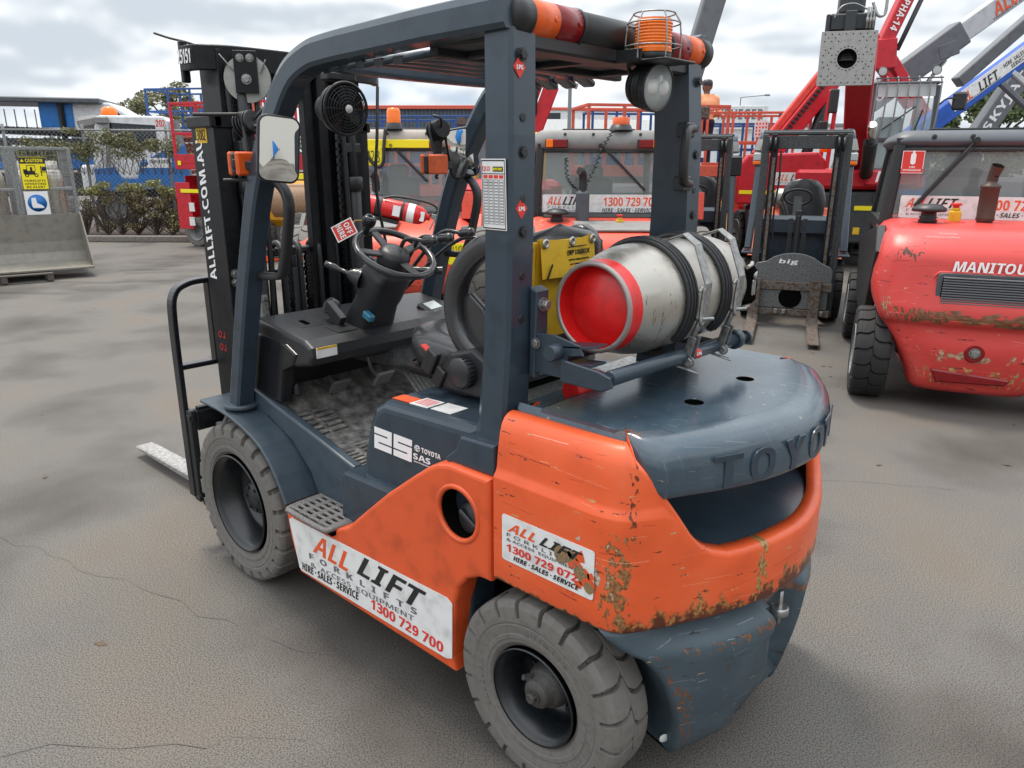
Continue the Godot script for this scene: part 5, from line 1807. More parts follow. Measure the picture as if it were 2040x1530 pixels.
# a telehandler seen from behind: origin on the ground under its tail, x to its right, z backwards
func telehandler(label: String, at_: Vector3, turn: float, c: Dictionary) -> Node3D:
	var t := thing("telehandler", label, "telehandler", at_, "telehandlers parked behind the forklift", facing(turn))
	var X := V(1, 0, 0)
	var Y := V(0, 1, 0)
	var Z := V(0, 0, 1)
	var hw: float = c.hw
	# tail moulding: rows of [height, half width, how far it bulges back]
	var rows := []
	var uvs := []
	var prof: Array = c.tail
	var n := 41
	for k in prof.size():
		var q: Array = prof[k]
		var row := []
		var uv := []
		for i in n:
			var u := i / (n - 1.0)
			# along the left flank, round the corner, across the back and forward again
			var a := (u - 0.5) * 2.0
			var x: float
			var z: float
			if absf(a) > 0.7:
				x = signf(a) * q[1]
				z = -0.34 - (absf(a) - 0.7) / 0.3 * c.deep
			else:
				var b := a / 0.7
				x = q[1] * signf(b) * pow(sin(absf(b) * PI / 2), 0.5)
				z = -0.34 + 0.34 * pow(cos(absf(b) * PI / 2), 0.34)
			z += q[2] + (c.dent if q[3] > 0 and absf(x) < hw * 0.62 else 0.0) * -1.0
			row.append(V(x, q[0], z))
			uv.append(Vector2(u, 1.0 - (q[0] - prof[0][0]) / (prof[prof.size() - 1][0] - prof[0][0])))
		rows.append(row)
		uvs.append(uv)
	var b := mb()
	b.grid(rows, uvs)
	var last: Array = rows[rows.size() - 1]
	for i in n / 2:
		b.quad(last[i], last[n - 1 - i], last[n - 2 - i], last[i + 1], Vector2(0.3, 0.1), Vector2(0.7, 0.1), Vector2(0.7, 0.1), Vector2(0.3, 0.1))
	var first: Array = rows[0]
	for i in n / 2:
		b.quad(first[i], first[i + 1], first[n - 2 - i], first[n - 1 - i])
	add(t, "tail_hood", b, c.paint)
	# chassis
	b = mb()
	b.box(V(0, 0.55, -2.0), V(0.9, 0.5, 3.2), 0.03)
	b.box(V(0, 0.85, -1.6), V(c.cw * 1.9, 0.5, 1.4), 0.03)
	add(t, "chassis", b, M.black)
	# cab
	var cw: float = c.cw
	var y0: float = c.sill
	var y1: float = c.glass_top
	var y2: float = c.roof
	var z0: float = c.cab_z
	b = mb()
	for s in [-1.0, 1.0]:
		b.sweep([V(s * (cw + 0.05), y0 - 0.5, z0 - 0.02), V(s * (cw + 0.03), y0, z0), V(s * (cw - 0.01), y1 + 0.03, z0 - 0.04)], rrect(0.09, 0.1, 0.025, 3), 1.0, Z)
		b.sweep([V(s * (cw + 0.05), y0 - 0.7, z0 - 1.25), V(s * (cw + 0.03), y0, z0 - 1.25), V(s * (cw - 0.02), y1 + 0.03, z0 - 1.05)], rrect(0.08, 0.08, 0.02, 3), 1.0, Z)
		b.bar(V(s * (cw + 0.04), y0 - 0.04, z0), V(s * (cw + 0.04), y0 - 0.04, z0 - 1.25), 0.06, 0.1)
		b.bar(V(s * (cw - 0.01), y1 + 0.05, z0), V(s * (cw - 0.01), y1 + 0.05, z0 - 1.1), 0.07, 0.08)
	b.bar(V(-cw, y0 - 0.03, z0), V(cw, y0 - 0.03, z0), 0.07, 0.08)
	b.bar(V(-cw, y0 - 0.03, z0 - 1.25), V(cw, y0 - 0.03, z0 - 1.25), 0.07, 0.08)
	add(t, "cab_frame", b, M.black)
	b = mb()
	var rr := []
	for q in [[y1 + 0.02, 0.03, -0.02], [y1 + 0.05, 0.06, 0.02], [(y1 + y2) / 2, 0.06, 0.02], [y2 - 0.03, 0.03, -0.01], [y2, -0.03, -0.08]]:
		var row := []
		for p in rrect(2, 2, 0.2, 4):
			row.append(V(p.x * (cw + q[1]), q[0], z0 - 0.56 + p.y * (0.56 + q[2])))
		rr.append(row)
	b.grid(rr, [], true)
	var lid: Array = rr[rr.size() - 1]
	var m: int = lid.size()
	for i in m / 2 - 1:
		b.quad(lid[i], lid[i + 1], lid[m - 2 - i], lid[m - 1 - i])
	var rf := add(t, "cab_roof", b, c.roof_mat)
	b = mb()
	for x in [-0.6, -0.15, 0.6]:
		b.bolt(V(x * cw, y2 - 0.05, z0 + 0.02), Z, 0.014)
	b.box(V(0, y2 + 0.012, z0 - 0.4), V(cw * 1.2, 0.03, 0.05), 0.004)
	b.box(V(0, y2 + 0.012, z0 - 0.7), V(cw * 1.2, 0.03, 0.05), 0.004)
	add(rf, "roof_fittings", b, M.black).set_meta("kind", "stuff")
	for q in [["rear_window", z0 - 0.005, y0 + 0.02, -0.03], ["windscreen", z0 - 1.2, y0 + 0.02, 0.14]]:
		b = mb()
		b.quad(V(-cw, q[2], q[1]), V(cw, q[2], q[1]), V(cw - 0.03, y1 + 0.02, q[1] + q[3]), V(-cw + 0.03, y1 + 0.02, q[1] + q[3]))
		add(t, q[0], b, M.window)
	for s in [-1.0, 1.0]:
		b = mb()
		b.quad(V(s * (cw + 0.03), y0, z0 - 0.05), V(s * (cw + 0.03), y0, z0 - 1.2), V(s * (cw - 0.01), y1, z0 - 1.05), V(s * (cw - 0.01), y1, z0 - 0.08))
		add(t, "side_window", b, M.window)
	# seat and controls inside
	b = mb()
	b.box(V(-0.05, y0 + 0.12, z0 - 0.5), V(0.5, 0.55, 0.14), 0.05)
	b.box(V(-0.05, y0 - 0.1, z0 - 0.7), V(0.5, 0.14, 0.5), 0.05)
	b.box(V(-0.05, y0 + 0.46, z0 - 0.5), V(0.26, 0.17, 0.1), 0.04)
	add(t, "seat", b, M.vinyl)
	b = mb()
	var ring := []
	for k in 24:
		ring.append(V(-0.05 + cos(TAU * k / 24) * 0.19, y0 + 0.1 + sin(TAU * k / 24) * 0.12, z0 - 0.98 + sin(TAU * k / 24) * 0.12))
	b.tube(ring, 0.014, 8, true)
	b.cyl(V(-0.05, y0 - 0.25, z0 - 1.15), V(-0.05, y0 + 0.09, z0 - 0.99), 0.04)
	add(t, "steering_wheel", b, M.black)
	# rubber seal round the back window
	b = mb()
	var seal := []
	for p in rrect(cw * 2 - 0.01, y1 - y0 + 0.0, 0.06, 4):
		seal.append(V(p.x, (y0 + y1) / 2 + p.y, z0 + 0.012 - 0.02 * clampf(p.y / (y1 - y0) + 0.5, 0, 1)))
	b.sweep(seal, rrect(0.022, 0.03, 0.006, 2), 1.0, Z, true)
	add(t, "window_seal", b, M.black)
	firm_sign(t, c.sign_at, X, V(0, 1, -0.03), c.sign_w, c.sign_h, "window", "window_sign")
	# wiper
	b = mb()
	b.bar(c.wiper[0], c.wiper[0].lerp(c.wiper[1], 0.5), 0.02, 0.016)
	b.bar(c.wiper[0].lerp(c.wiper[1], 0.12) + V(0.012, 0, 0), c.wiper[1] + V(0.012, 0, 0), 0.03, 0.03)
	b.cyl(c.wiper[0] + V(0, 0, -0.03), c.wiper[0] + V(0, 0, 0.02), 0.025, 12)
	add(t, "wiper", b, M.black)
	# wheels and mudguards
	for q in [[-1.0, c.rear_z], [1.0, c.rear_z], [-1.0, c.front_z], [1.0, c.front_z]]:
		var w: MeshInstance3D = wheel(t, V(q[0] * c.track, c.r, q[1]), c.r, 0.24, c.r * 0.55, c.wheels, -1.0, c.rub, "rim_grey")
		w.basis = Basis(Y, -PI / 2 * q[0])
	for s in [-1.0, 1.0]:
		b = mb()
		var g := []
		for k in 9:
			var a := deg_to_rad(10.0 + k * 18.0)
			g.append(V(s * (c.track - 0.02), c.r + sin(a) * (c.r + 0.11), c.front_z - cos(a) * -(c.r + 0.11)))
		b.sweep(g, rrect(0.3, 0.025, 0.006, 1), 1.0, X)
		add(t, "mudguard", b, M.black)
		b = mb()
		b.prism(P2([c.rear_z + 0.1, y0 - 0.15, c.rear_z - 0.1, y0 + 0.02, c.front_z - 0.3, y0 - 0.25, c.front_z + 0.35, y0 - 0.75, c.rear_z - 0.45, y0 - 0.75]), V(s * (hw - 0.02), 0, 0), Z, Y, -0.03, 0.03, 0.008)
		add(t, "side_panel", b, M.black if s < 0 else c.paint2)
	# boom along the right side, with its carriage in front
	b = mb()
	b.bar(V(cw + 0.3, y0 + 0.1, z0 + 0.3), V(cw + 0.3, 0.75, c.front_z - 1.3), 0.26, 0.3)
	add(t, "boom", b, c.paint2)
	b = mb()
	b.box(V(0.1, 0.55, c.front_z - 1.35), V(1.2, 0.5, 0.08), 0.01)
	add(t, "fork_carriage", b, M.black)
	return t


func round_cap(t: Node3D, p: Vector3, k := 1.0):
	var b := mb()
	b.lathe([[0.06, -0.08], [0.06, 0.02], [0.066, 0.025], [0.05, 0.04], [0.062, 0.05], [0.05, 0.06], [0.05, 0.085], [0.105, 0.09], [0.115, 0.1], [0.11, 0.115], [0.07, 0.14], [0.0, 0.146]].map(func(q): return [q[0] * k, q[1] * k]), p, Vector3.UP, 24)
	add(t, "air_intake", b, M.black)

func emergency_stop(t: Node3D, p: Vector3):
	var b := mb()
	b.box(p + V(0, 0.04, 0), V(0.075, 0.08, 0.075), 0.008)
	b.cyl(p + V(0, 0.08, 0), p + V(0, 0.1, 0), 0.03)
	var s := add(t, "emergency_stop", b, M.pouch)
	b = mb()
	b.cyl(p + V(0, 0.1, 0), p + V(0, 0.12, 0), 0.022)
	b.cyl(p + V(0, 0.118, 0), p + V(0, 0.135, 0), 0.036)
	add(s, "button", b, M.ink_red)
	b = mb()
	b.box(p + V(0, 0.0, 0.06), V(0.13, 0.012, 0.06), 0.002)
	add(t, "stop_label", b, M.red_fade)

func exhaust(t: Node3D, p: Vector3, top: float, m: Material, rusty := true):
	var b := mb()
	if rusty:
		b.lathe([[0.052, 0.0], [0.052, 0.03], [0.062, 0.04], [0.058, 0.06], [0.06, 0.12], [0.061, top * 0.62], [0.066, top * 0.63], [0.066, top * 0.67], [0.04, top * 0.69], [0.036, top * 0.74]], p, Vector3.UP, 28)
		add(t, "silencer", b, m)
		b = mb()
		b.tube([p + V(0, top * 0.7, 0), p + V(0.005, top * 0.84, 0.005), p + V(0.018, top, 0.03)], [0.035, 0.036, 0.042], 18, false, false)
		add(t, "exhaust_pipe", b, m)
		b = mb()
		b.tube([p + V(0.004, top * 0.8, 0.004), p + V(0.016, top * 0.99, 0.027)], [0.031, 0.038], 18)
		add(t, "pipe_shade", b, M.void)
	else:
		b.box(p + V(0, top * 0.32, 0), V(0.15, top * 0.64, 0.12), 0.03)
		b.box(p + V(0, 0.005, 0), V(0.3, 0.02, 0.22), 0.008)
		add(t, "silencer", b, m)
		b = mb()
		b.tube(curve([p + V(0, top * 0.6, 0), p + V(0, top * 0.85, 0), p + V(-0.015, top * 0.97, 0.02), p + V(-0.05, top, 0.05)], 4), 0.045, 14)
		add(t, "exhaust_pipe", b, M.black)


func telehandlers():
	mat("window", lin(0.3, 0.36, 0.35), 0.04)
	var wm: StandardMaterial3D = M.window
	wm.albedo_color = Color(wm.albedo_color, 0.42)
	wm.transparency = BaseMaterial3D.TRANSPARENCY_ALPHA
	mat("rim_grey", lin(0.3, 0.31, 0.31), 0.5, 0.0, T.dust, 3.0)
	mat("roof_grey", lin(0.075, 0.085, 0.098), 0.45, 0.0, T.dirt, 0.8)
	mat("roof_pale", lin(0.23, 0.225, 0.22), 0.6, 0.0, T.dirt, 0.8)
	mat("roof_tan", lin(0.33, 0.29, 0.26), 0.6, 0.0, T.dirt, 0.8)
	var red := Color(0.8, 0.255, 0.235)
	var w1 := worn(1024, 512, red, 31, 120, 240, 0.0, [
		[0.3, 0.72, 0.44, 0.53, 0.8, Color(0.5, 0.36, 0.26)], [0.24, 0.33, 0.44, 0.6, 0.55, Color(0.72, 0.6, 0.5)], [0.3, 0.7, 0.02, 0.2, 0.3, Color(0.75, 0.6, 0.4)], [0.28, 0.45, 0.8, 0.9, 0.35, Color(0.3, 0.2, 0.18)],
		[0.36, 0.62, 0.2, 0.3, 0.25, Color(0.75, 0.65, 0.55)], [0.5, 0.75, 0.82, 0.86, 0.5, Color(0.42, 0.25, 0.2)]])
	painted("tele_red", w1, 0.38)
	painted("tele_red_pale", worn(512, 256, Color(0.83, 0.3, 0.22), 32, 60, 120, 0.0, []), 0.45)
	var ws := wheel_set(0.36, 0.24, 0.2, 20)
	var ws2 := wheel_set(0.5, 0.36, 0.28, 18)
	var X := V(1, 0, 0)
	var Y := V(0, 1, 0)
	var Z := V(0, 0, 1)
	# ---- the nearest one, on the right
	var t := telehandler("red telehandler with rusty scraped tail and MANITOU lettering, nearest on the right", at(3.13, 4.85), -22, {"hw": 0.68, "cw": 0.57, "deep": 0.85, "dent": 0.0, "paint": M.tele_red, "paint2": M.tele_red, "roof_mat": M.roof_grey,
		"tail": [[0.15, 0.3, -0.14, 0], [0.155, 0.36, -0.08, 0], [0.19, 0.385, -0.05, 0], [0.25, 0.4, -0.03, 0], [0.3, 0.42, -0.02, 0], [0.4, 0.465, 0.0, 0], [0.52, 0.53, 0.01, 0], [0.6, 0.585, -0.01, 0], [0.63, 0.61, -0.005, 0], [0.645, 0.62, 0.035, 0], [0.7, 0.645, 0.045, 0], [0.76, 0.665, 0.03, 0], [0.84, 0.68, 0.01, 0], [0.95, 0.68, -0.01, 0], [1.05, 0.67, -0.02, 0], [1.1, 0.665, -0.03, 0], [1.14, 0.655, -0.06, 0], [1.2, 0.64, -0.12, 0], [1.24, 0.61, -0.2, 0], [1.262, 0.56, -0.3, 0], [1.27, 0.45, -0.4, 0]],
		"sill": 1.23, "glass_top": 1.78, "roof": 1.925, "cab_z": -1.1, "sign_at": V(0.04, 1.355, -1.075), "sign_w": 1.1, "sign_h": 0.17, "wiper": [V(-0.06, 1.85, -1.07), V(-0.42, 1.36, -1.05)],
		"rear_z": -0.36, "front_z": -2.4, "track": 0.63, "r": 0.335, "wheels": {"tyre": tyre_mesh(0.335, 0.24, 0.19, 18, 0.018, 0.17, 0.4, true), "rim": rim_mesh(0.185, 0.24, 0.05, 8, 0.1)}, "rub": "rubber_dark"})
	txt(t, "MANITOU", M.ink_white, V(-0.02, 1.03, -0.004), X, V(0, 1, -0.1), 0.42, 0.066, 0.15, true, "Droid Sans", "lettering", 0.008)
	var b := mb()
	b.prism(rrect(0.56, 0.24, 0.03, 3), V(-0.03, 0.865, 0), X, Y, -0.12, 0.01, 0.004)
	var gr := add(t, "grille", b, M.roof_grey)
	b = mb()
	b.prism(rrect(0.5, 0.2, 0.02, 3), V(-0.03, 0.865, 0), X, Y, -0.02, 0.013, 0.0)
	add(gr, "grille_shade", b, M.void)
	for k in 12:
		b = mb()
		b.box(V(-0.03, 0.772 + k * 0.0168, 0.018), V(0.49, 0.009, 0.014), 0.002, Basis(X, 0.5))
		add(gr, "slat", b, M.ink_grey)
	b = mb()
	var fr := []
	for p in rrect(0.6, 0.25, 0.05, 5):
		fr.append(V(p.x - 0.03 , 0.86 + p.y, 0.006 - 0.03 * absf(p.x) / 0.31))
	b.tube(fr, 0.013, 10, true)
	add(t, "grille_surround", b, M.tele_red)
	b = mb()
	b.cyl(V(-0.02, 0.455, -0.02), V(-0.02, 0.455, 0.012), 0.062, 28)
	var pin := add(t, "tow_hitch", b, M.lens_red)
	b = mb()
	b.bolt(V(-0.02, 0.46, 0.012), Z, 0.026, 0.02)
	add(pin, "bolt", b, M.zinc)
	b = mb()
	b.prism(P2([-0.26, 0.325, 0.22, 0.29, 0.19, 0.245, -0.22, 0.235]), V(0, 0, 0), X, Y, -0.1, 0.0, 0.01)
	add(t, "step_slot", b, M.lens_red)
	round_cap(t, V(-0.36, 1.26, -0.55))
	emergency_stop(t, V(-0.17, 1.27, -0.72))
	exhaust(t, V(0.03, 1.25, -0.75), 0.42, M.exhaust_brown)
	b = mb()
	b.box(V(0.2, 1.24, -0.9), V(0.8, 0.05, 0.3), 0.01)
	add(t, "engine_deck", b, M.roof_pale)
	b = mb()
	b.prism(rrect(0.155, 0.17, 0.01, 2), V(-0.465, 1.69, -1.07), X, V(0, 1, -0.04), 0.0, 0.002)
	var fs := add(t, "fire_sticker", b, M.ink_red)
	b = mb()
	b.prism(rrect(0.036, 0.085, 0.015, 3), V(-0.465, 1.715, -1.0675), X, V(0, 1, -0.04), 0.0, 0.0012)
	b.prism(rrect(0.016, 0.02, 0.004, 2), V(-0.465, 1.765, -1.0685), X, V(0, 1, -0.04), 0.0, 0.0012)
	for e in [[0.0, 0.081, 0.15, 0.004], [0.0, -0.081, 0.15, 0.004], [0.074, 0.0, 0.004, 0.166], [-0.074, 0.0, 0.004, 0.166]]:
		b.box(V(-0.465 + e[0], 1.69 + e[1], -1.067 - e[1] * 0.04), V(e[2], e[3], 0.002), 0.0)
	add(fs, "pictogram", b, M.ink_white)
	txt(fs, "FIRE", M.ink_white, V(-0.465, 1.652, -1.066), X, V(0, 1, -0.04), 0.04, 0.014)
	txt(fs, "EXTINGUISHER", M.ink_white, V(-0.465, 1.63, -1.065), X, V(0, 1, -0.04), 0.125, 0.014)
	# ---- the middle one, seen through the forklift's guard
	var tail := [[0.3, 0.8, -0.1, 0], [0.33, 0.9, -0.04, 0], [0.45, 0.98, 0.0, 0], [0.6, 1.02, 0.0, 0], [0.75, 1.02, -0.02, 0], [0.85, 0.99, -0.08, 0], [0.93, 0.93, -0.2, 0], [0.99, 0.86, -0.42, 0], [1.04, 0.8, -0.7, 0], [1.06, 0.75, -0.9, 0]]
	t = telehandler("red telehandler in the middle with grey roof and white sign across its back window", at(1.03, 7.9), 0, {"hw": 1.0, "cw": 0.72, "deep": 0.6, "dent": 0.0, "paint": M.tele_red_pale, "paint2": M.tele_red_pale, "roof_mat": M.roof_pale, "tail": tail,
		"sill": 1.1, "glass_top": 1.79, "roof": 2.03, "cab_z": -1.1, "sign_at": V(0.02, 1.2, -1.075), "sign_w": 1.4, "sign_h": 0.225, "wiper": [V(-0.02, 1.86, -1.06), V(0.5, 1.36, -1.05)],
		"rear_z": -0.5, "front_z": -3.2, "track": 0.95, "r": 0.5, "wheels": ws2, "rub": "rubber"})
	round_cap(t, V(-0.53, 1.0, -0.7), 1.2)
	exhaust(t, V(-0.24, 1.0, -0.75), 0.58, M.roof_grey, false)
	emergency_stop(t, V(0.17, 0.98, -0.62))
	for s in [-1.0, 1.0]:
		b = mb()
		b.box(V(s * 0.53, 1.88, -1.05), V(0.26, 0.1, 0.05), 0.006)
		var l := add(t, "tail_light", b, M.black)
		b = mb()
		b.box(V(s * 0.49, 1.88, -1.02), V(0.16, 0.085, 0.02), 0.004)
		add(l, "red_lens", b, M.lens_red)
		b = mb()
		b.box(V(s * 0.612, 1.88, -1.02), V(0.08, 0.085, 0.02), 0.004)
		add(l, "amber_lens", b, M.amber)
	b = mb()
	b.lathe([[0.14, 0.0], [0.11, 0.06], [0.0, 0.06]], V(0.22, 2.03, -1.2), Y, 20)
	var bc := add(t, "beacon", b, M.black)
	b = mb()
	b.lathe([[0.1, 0.06], [0.1, 0.14], [0.0, 0.15]], V(0.22, 2.03, -1.2), Y, 20)
	add(bc, "lamp", b, M.amber_dull)
	b = mb()
	var base := curve([V(-0.42, 1.72, -1.02), V(-0.4, 1.5, -0.98), V(-0.3, 1.38, -0.9), V(-0.22, 1.4, -0.88), V(-0.1, 1.6, -0.98), V(0.0, 1.85, -1.0), V(0.12, 2.03, -1.05)], 14)
	var coil := []
	for i in base.size():
		var p: Vector3 = base[i]
		coil.append(p + V(cos(i * 2.1) * 0.022, 0, sin(i * 2.1) * 0.022))
	b.tube(coil, 0.008, 6)
	add(t, "coiled_cable", b, M.black)
	b = mb()
	b.box(V(0.1, 1.0, -0.45), V(0.9, 0.02, 0.4), 0.004, Basis(X, 0.16))
	add(t, "hood_panel", b, M.roof_pale)
	# ---- the left one, behind the steering wheel
	t = telehandler("red telehandler on the left with tan roof, yellow 1428 plate and yellow strip", at(-1.35, 7.9), 0, {"hw": 1.0, "cw": 0.6, "deep": 0.6, "dent": 0.0, "paint": M.tele_red_pale, "paint2": M.tele_red_pale, "roof_mat": M.roof_tan, "tail": tail,
		"sill": 1.1, "glass_top": 1.8, "roof": 2.03, "cab_z": -1.1, "sign_at": V(-0.9, 0.8, -1.3), "sign_w": 0.5, "sign_h": 0.1, "wiper": [V(-0.05, 1.85, -1.06), V(0.35, 1.45, -1.05)],
		"rear_z": -0.5, "front_z": -3.2, "track": 0.95, "r": 0.5, "wheels": ws2, "rub": "rubber"})
	b = mb()
	b.box(V(0.03, 1.87, -1.055), V(0.72, 0.09, 0.03), 0.004)
	add(t, "yellow_strip", b, M.yellow)
	for x in [-0.4, 0.47]:
		b = mb()
		b.box(V(x, 1.87, -1.05), V(0.13, 0.1, 0.04), 0.006)
		add(t, "tail_light", b, M.lens_red)
	b = mb()
	b.box(V(-0.28, 1.73, -1.03), V(0.26, 0.2, 0.01), 0.002)
	var pl := add(t, "number_plate", b, M.yellow)
	txt(pl, "1428", M.ink, V(-0.28, 1.73, -1.0235), X, Y, 0.2, 0.13, 0.0, false)
	b = mb()
	b.box(V(0.77, 0.79, 0.02), V(0.2, 0.13, 0.01), 0.002, Basis(Y, 0.45))
	pl = add(t, "number_plate", b, M.yellow)
	txt(pl, "AL1428", M.ink, V(0.7725, 0.79, 0.027), V(0.9, 0, -0.435), Y, 0.16, 0.085, 0.0, false)
	b = mb()
	b.box(V(0.77, 0.68, 0.03), V(0.2, 0.075, 0.01), 0.002, Basis(Y, 0.45))
	add(t, "yellow_strip", b, M.yellow)
	exhaust(t, V(-0.2, 1.0, -0.8), 0.55, M.roof_grey, false)
	b = mb()
	b.lathe([[0.1, 0.0], [0.085, 0.07], [0.0, 0.07]], V(-0.02, 2.03, -1.15), Y, 20)
	bc = add(t, "beacon", b, M.black)
	b = mb()
	b.lathe([[0.08, 0.07], [0.078, 0.2], [0.06, 0.23], [0.0, 0.235]], V(-0.02, 2.03, -1.15), Y, 20)
	add(bc, "lamp", b, M.amber)
	b = mb()
	b.tube(curve([V(-0.1, 2.02, -1.02), V(-0.12, 1.85, -1.0), V(-0.14, 1.66, -1.0), V(-0.22, 1.62, -1.0), V(-0.32, 1.75, -1.0)], 5), 0.02, 8)
	add(t, "cable", b, M.black)
	b = mb()
	b.box(V(-0.25, 1.03, -0.4), V(0.7, 0.02, 0.4), 0.004, Basis(X, 0.16))
	add(t, "hood_panel", b, M.roof_pale)
	# extinguisher strapped across its tail
	var ex := thing("fire_extinguisher", "red fire extinguisher lying across the tail of the left telehandler", "extinguisher", at(-1.16, 7.4, 1.12), "", facing(0))
	ex.rotate(facing(0).z, -0.22)
	b = mb()
	b.lathe([[0.0, -0.32], [0.07, -0.315], [0.09, -0.29], [0.092, 0.2], [0.085, 0.25], [0.06, 0.29], [0.03, 0.31], [0.03, 0.34], [0.0, 0.34]], V(0, 0.11, 0), X, 28)
	add(ex, "shell", b, M.red_cap)
	b = mb()
	b.lathe([[0.0935, 0.12], [0.0935, 0.19]], V(0, 0.11, 0), X, 28)
	add(ex, "white_band", b, M.ink_white)
	b = mb()
	b.lathe([[0.0935, 0.06], [0.0935, 0.085]], V(0, 0.11, 0), X, 28)
	for x in [-0.16]:
		b.lathe([[0.096, x - 0.03], [0.096, x + 0.03]], V(0, 0.11, 0), X, 28)
	b.tube(curve([V(0.33, 0.13, 0.0), V(0.4, 0.2, 0.02), V(0.3, 0.25, 0.04), V(0.0, 0.24, 0.05), V(-0.12, 0.2, 0.06)], 5), 0.012, 8)
	b.box(V(-0.1, 0.0, 0), V(0.3, 0.04, 0.12), 0.006)
	add(ex, "strap", b, M.black)
	b = mb()
	b.box(V(0.38, 0.13, 0.02), V(0.06, 0.05, 0.03), 0.006)
	b.bar(V(0.4, 0.13, 0.03), V(0.36, 0.0, 0.05), 0.02, 0.012)
	b.bar(V(0.42, 0.13, 0.03), V(0.41, -0.02, 0.05), 0.02, 0.012)
	add(ex, "handle", b, M.zinc)
	b = mb()
	b.box(V(0.02, 0.11, 0.0905), V(0.07, 0.1, 0.004), 0.0)
	add(ex, "label", b, M.ink_white)
	b = mb()
	b.box(V(0.27, 0.11, 0.07), V(0.04, 0.09, 0.02), 0.0)
	add(ex, "label", b, M.ink_white)


# a parked forklift seen from the front: origin under its fork carriage, x to the viewer's right, z towards the viewer
func parked_forklift(label: String, at_: Vector3, turn: float, c: Dictionary) -> Node3D:
	var t := thing("forklift", label, "forklift", at_, "forklifts parked behind", facing(turn))
	var X := V(1, 0, 0)
	var Y := V(0, 1, 0)
	var Z := V(0, 0, 1)
	var k: float = c.k
	for s in [-1.0, 1.0]:
		for q in [[0.4, 0.06, -0.2, "outer_mast_channel"], [0.315, 0.055, -0.17, "inner_mast_channel"]]:
			var b := mb()
			b.box(V(s * q[0] * k, 1.03, q[2]), V(q[1], 1.86, 0.14), 0.006)
			b.box(V(s * (q[0] - 0.03) * k, 1.03, q[2] + 0.06), V(q[1] * 0.6, 1.82, 0.03), 0.004)
			add(t, q[3], b, M.mast_worn if q[0] > 0.35 else M.mast_black)
			if q[0] < 0.35:
				b = mb()
				b.box(V(s * (q[0] - 0.012) * k, 0.98, q[2] + 0.082), V(0.03, 1.5, 0.012), 0.002)
				add(t, "rubbed_rail", b, M.rusty)
		var b2 := mb()
		b2.cyl(V(s * 0.36 * k, 1.86, -0.1), V(s * 0.36 * k - s * 0.02, 1.86, -0.1), 0.07, 20)
		b2.cyl(V(s * 0.31 * k, 1.86, -0.1), V(s * 0.31 * k - s * 0.02, 1.86, -0.1), 0.07, 20)
		add(t, "chain_wheel", b2, M.black)
		b2 = mb()
		b2.sweep(curve([V(s * 0.5 * k, 0.75, -0.55), V(s * 0.48 * k, 1.3, -0.75), V(s * 0.47 * k, 1.85, -0.95), V(s * 0.46 * k, 1.99, -1.1), V(s * 0.46 * k, 2.02, -1.6), V(s * 0.46 * k, 2.02, -2.1)], 5), rrect(0.075, 0.08, 0.02, 2), 1.0, X)
		add(t, "guard_pillar", b2, M.steel)
		b2 = mb()
		b2.bar(V(s * 0.46 * k, 0.95, -2.15), V(s * 0.46 * k, 2.0, -2.15), 0.1, 0.08)
		add(t, "guard_leg", b2, M.steel)
		b2 = mb()
		b2.box(V(s * 0.5 * k, 1.72, -0.85), V(0.09, 0.15, 0.08), 0.02)
		b2.bar(V(s * 0.5 * k, 1.8, -0.85), V(s * 0.47 * k, 1.92, -0.9), 0.08, 0.05)
		var hl := add(t, "head_lamp", b2, M.roof_pale)
		b2 = mb()
		b2.box(V(s * 0.5 * k, 1.74, -0.805), V(0.075, 0.08, 0.02), 0.008)
		add(hl, "lens", b2, M.lcd)
		b2 = mb()
		b2.box(V(s * 0.5 * k, 1.675, -0.805), V(0.075, 0.04, 0.025), 0.008)
		add(hl, "indicator", b2, M.amber)
		var w: MeshInstance3D = wheel(t, V(s * 0.42 * k, 0.335, -0.55), 0.335, 0.2, 0.2, c.wheels, -1.0, "rubber_dark", "rim")
		w.basis = Basis(Y, -PI / 2 * s)
		w = wheel(t, V(s * 0.42 * k, 0.28, -2.1), 0.335, 0.2, 0.2, c.wheels, -1.0, "rubber_dark", "rim")
		w.basis = Basis(Y, -PI / 2 * s).scaled(Vector3.ONE * 0.83)
		b2 = mb()
		b2.box(V(s * 0.44 * k, 0.72, -0.55), V(0.24, 0.025, 0.42), 0.006)
		add(t, "fender", b2, M.steel)
		b2 = mb()
		b2.prism(P2([-0.75, 0.3, -0.8, 0.5, -1.3, 0.9, -1.75, 0.95, -2.3, 0.95, -2.3, 0.5, -1.8, 0.4, -1.7, 0.2]), V(s * 0.48 * k, 0, 0), Z, Y, -0.04, 0.04, 0.015)
		add(t, "side_panel", b2, c.paint)
	var b := mb()
	b.box(V(0, 1.88, -0.17), V(0.62 * k, 0.13, 0.05), 0.006)
	b.box(V(0, 1.97, -0.2), V(0.86 * k, 0.04, 0.1), 0.01)
	add(t, "mast_top_beam", b, M.mast_worn)
	b = mb()
	b.box(V(0, 2.03, -1.5), V(0.9 * k, 0.03, 0.06), 0.006)
	for i in 7:
		b.box(V(0, 2.02, -1.05 - i * 0.16), V(0.92 * k, 0.025, 0.05), 0.006)
	add(t, "roof_slats", b, M.steel)
	b = mb()
	b.box(V(0, 0.75, -1.0), V(0.8 * k, 0.5, 0.5), 0.03)
	b.box(V(0, 1.0, -0.75), V(0.82 * k, 0.22, 0.2), 0.04)
	b.box(V(0, 0.6, -1.7), V(0.84 * k, 0.7, 1.2), 0.05)
	add(t, "body", b, M.steel)
	b = mb()
	b.box(V(0, 0.75, -2.5), V(0.96 * k, 0.7, 0.5), 0.1)
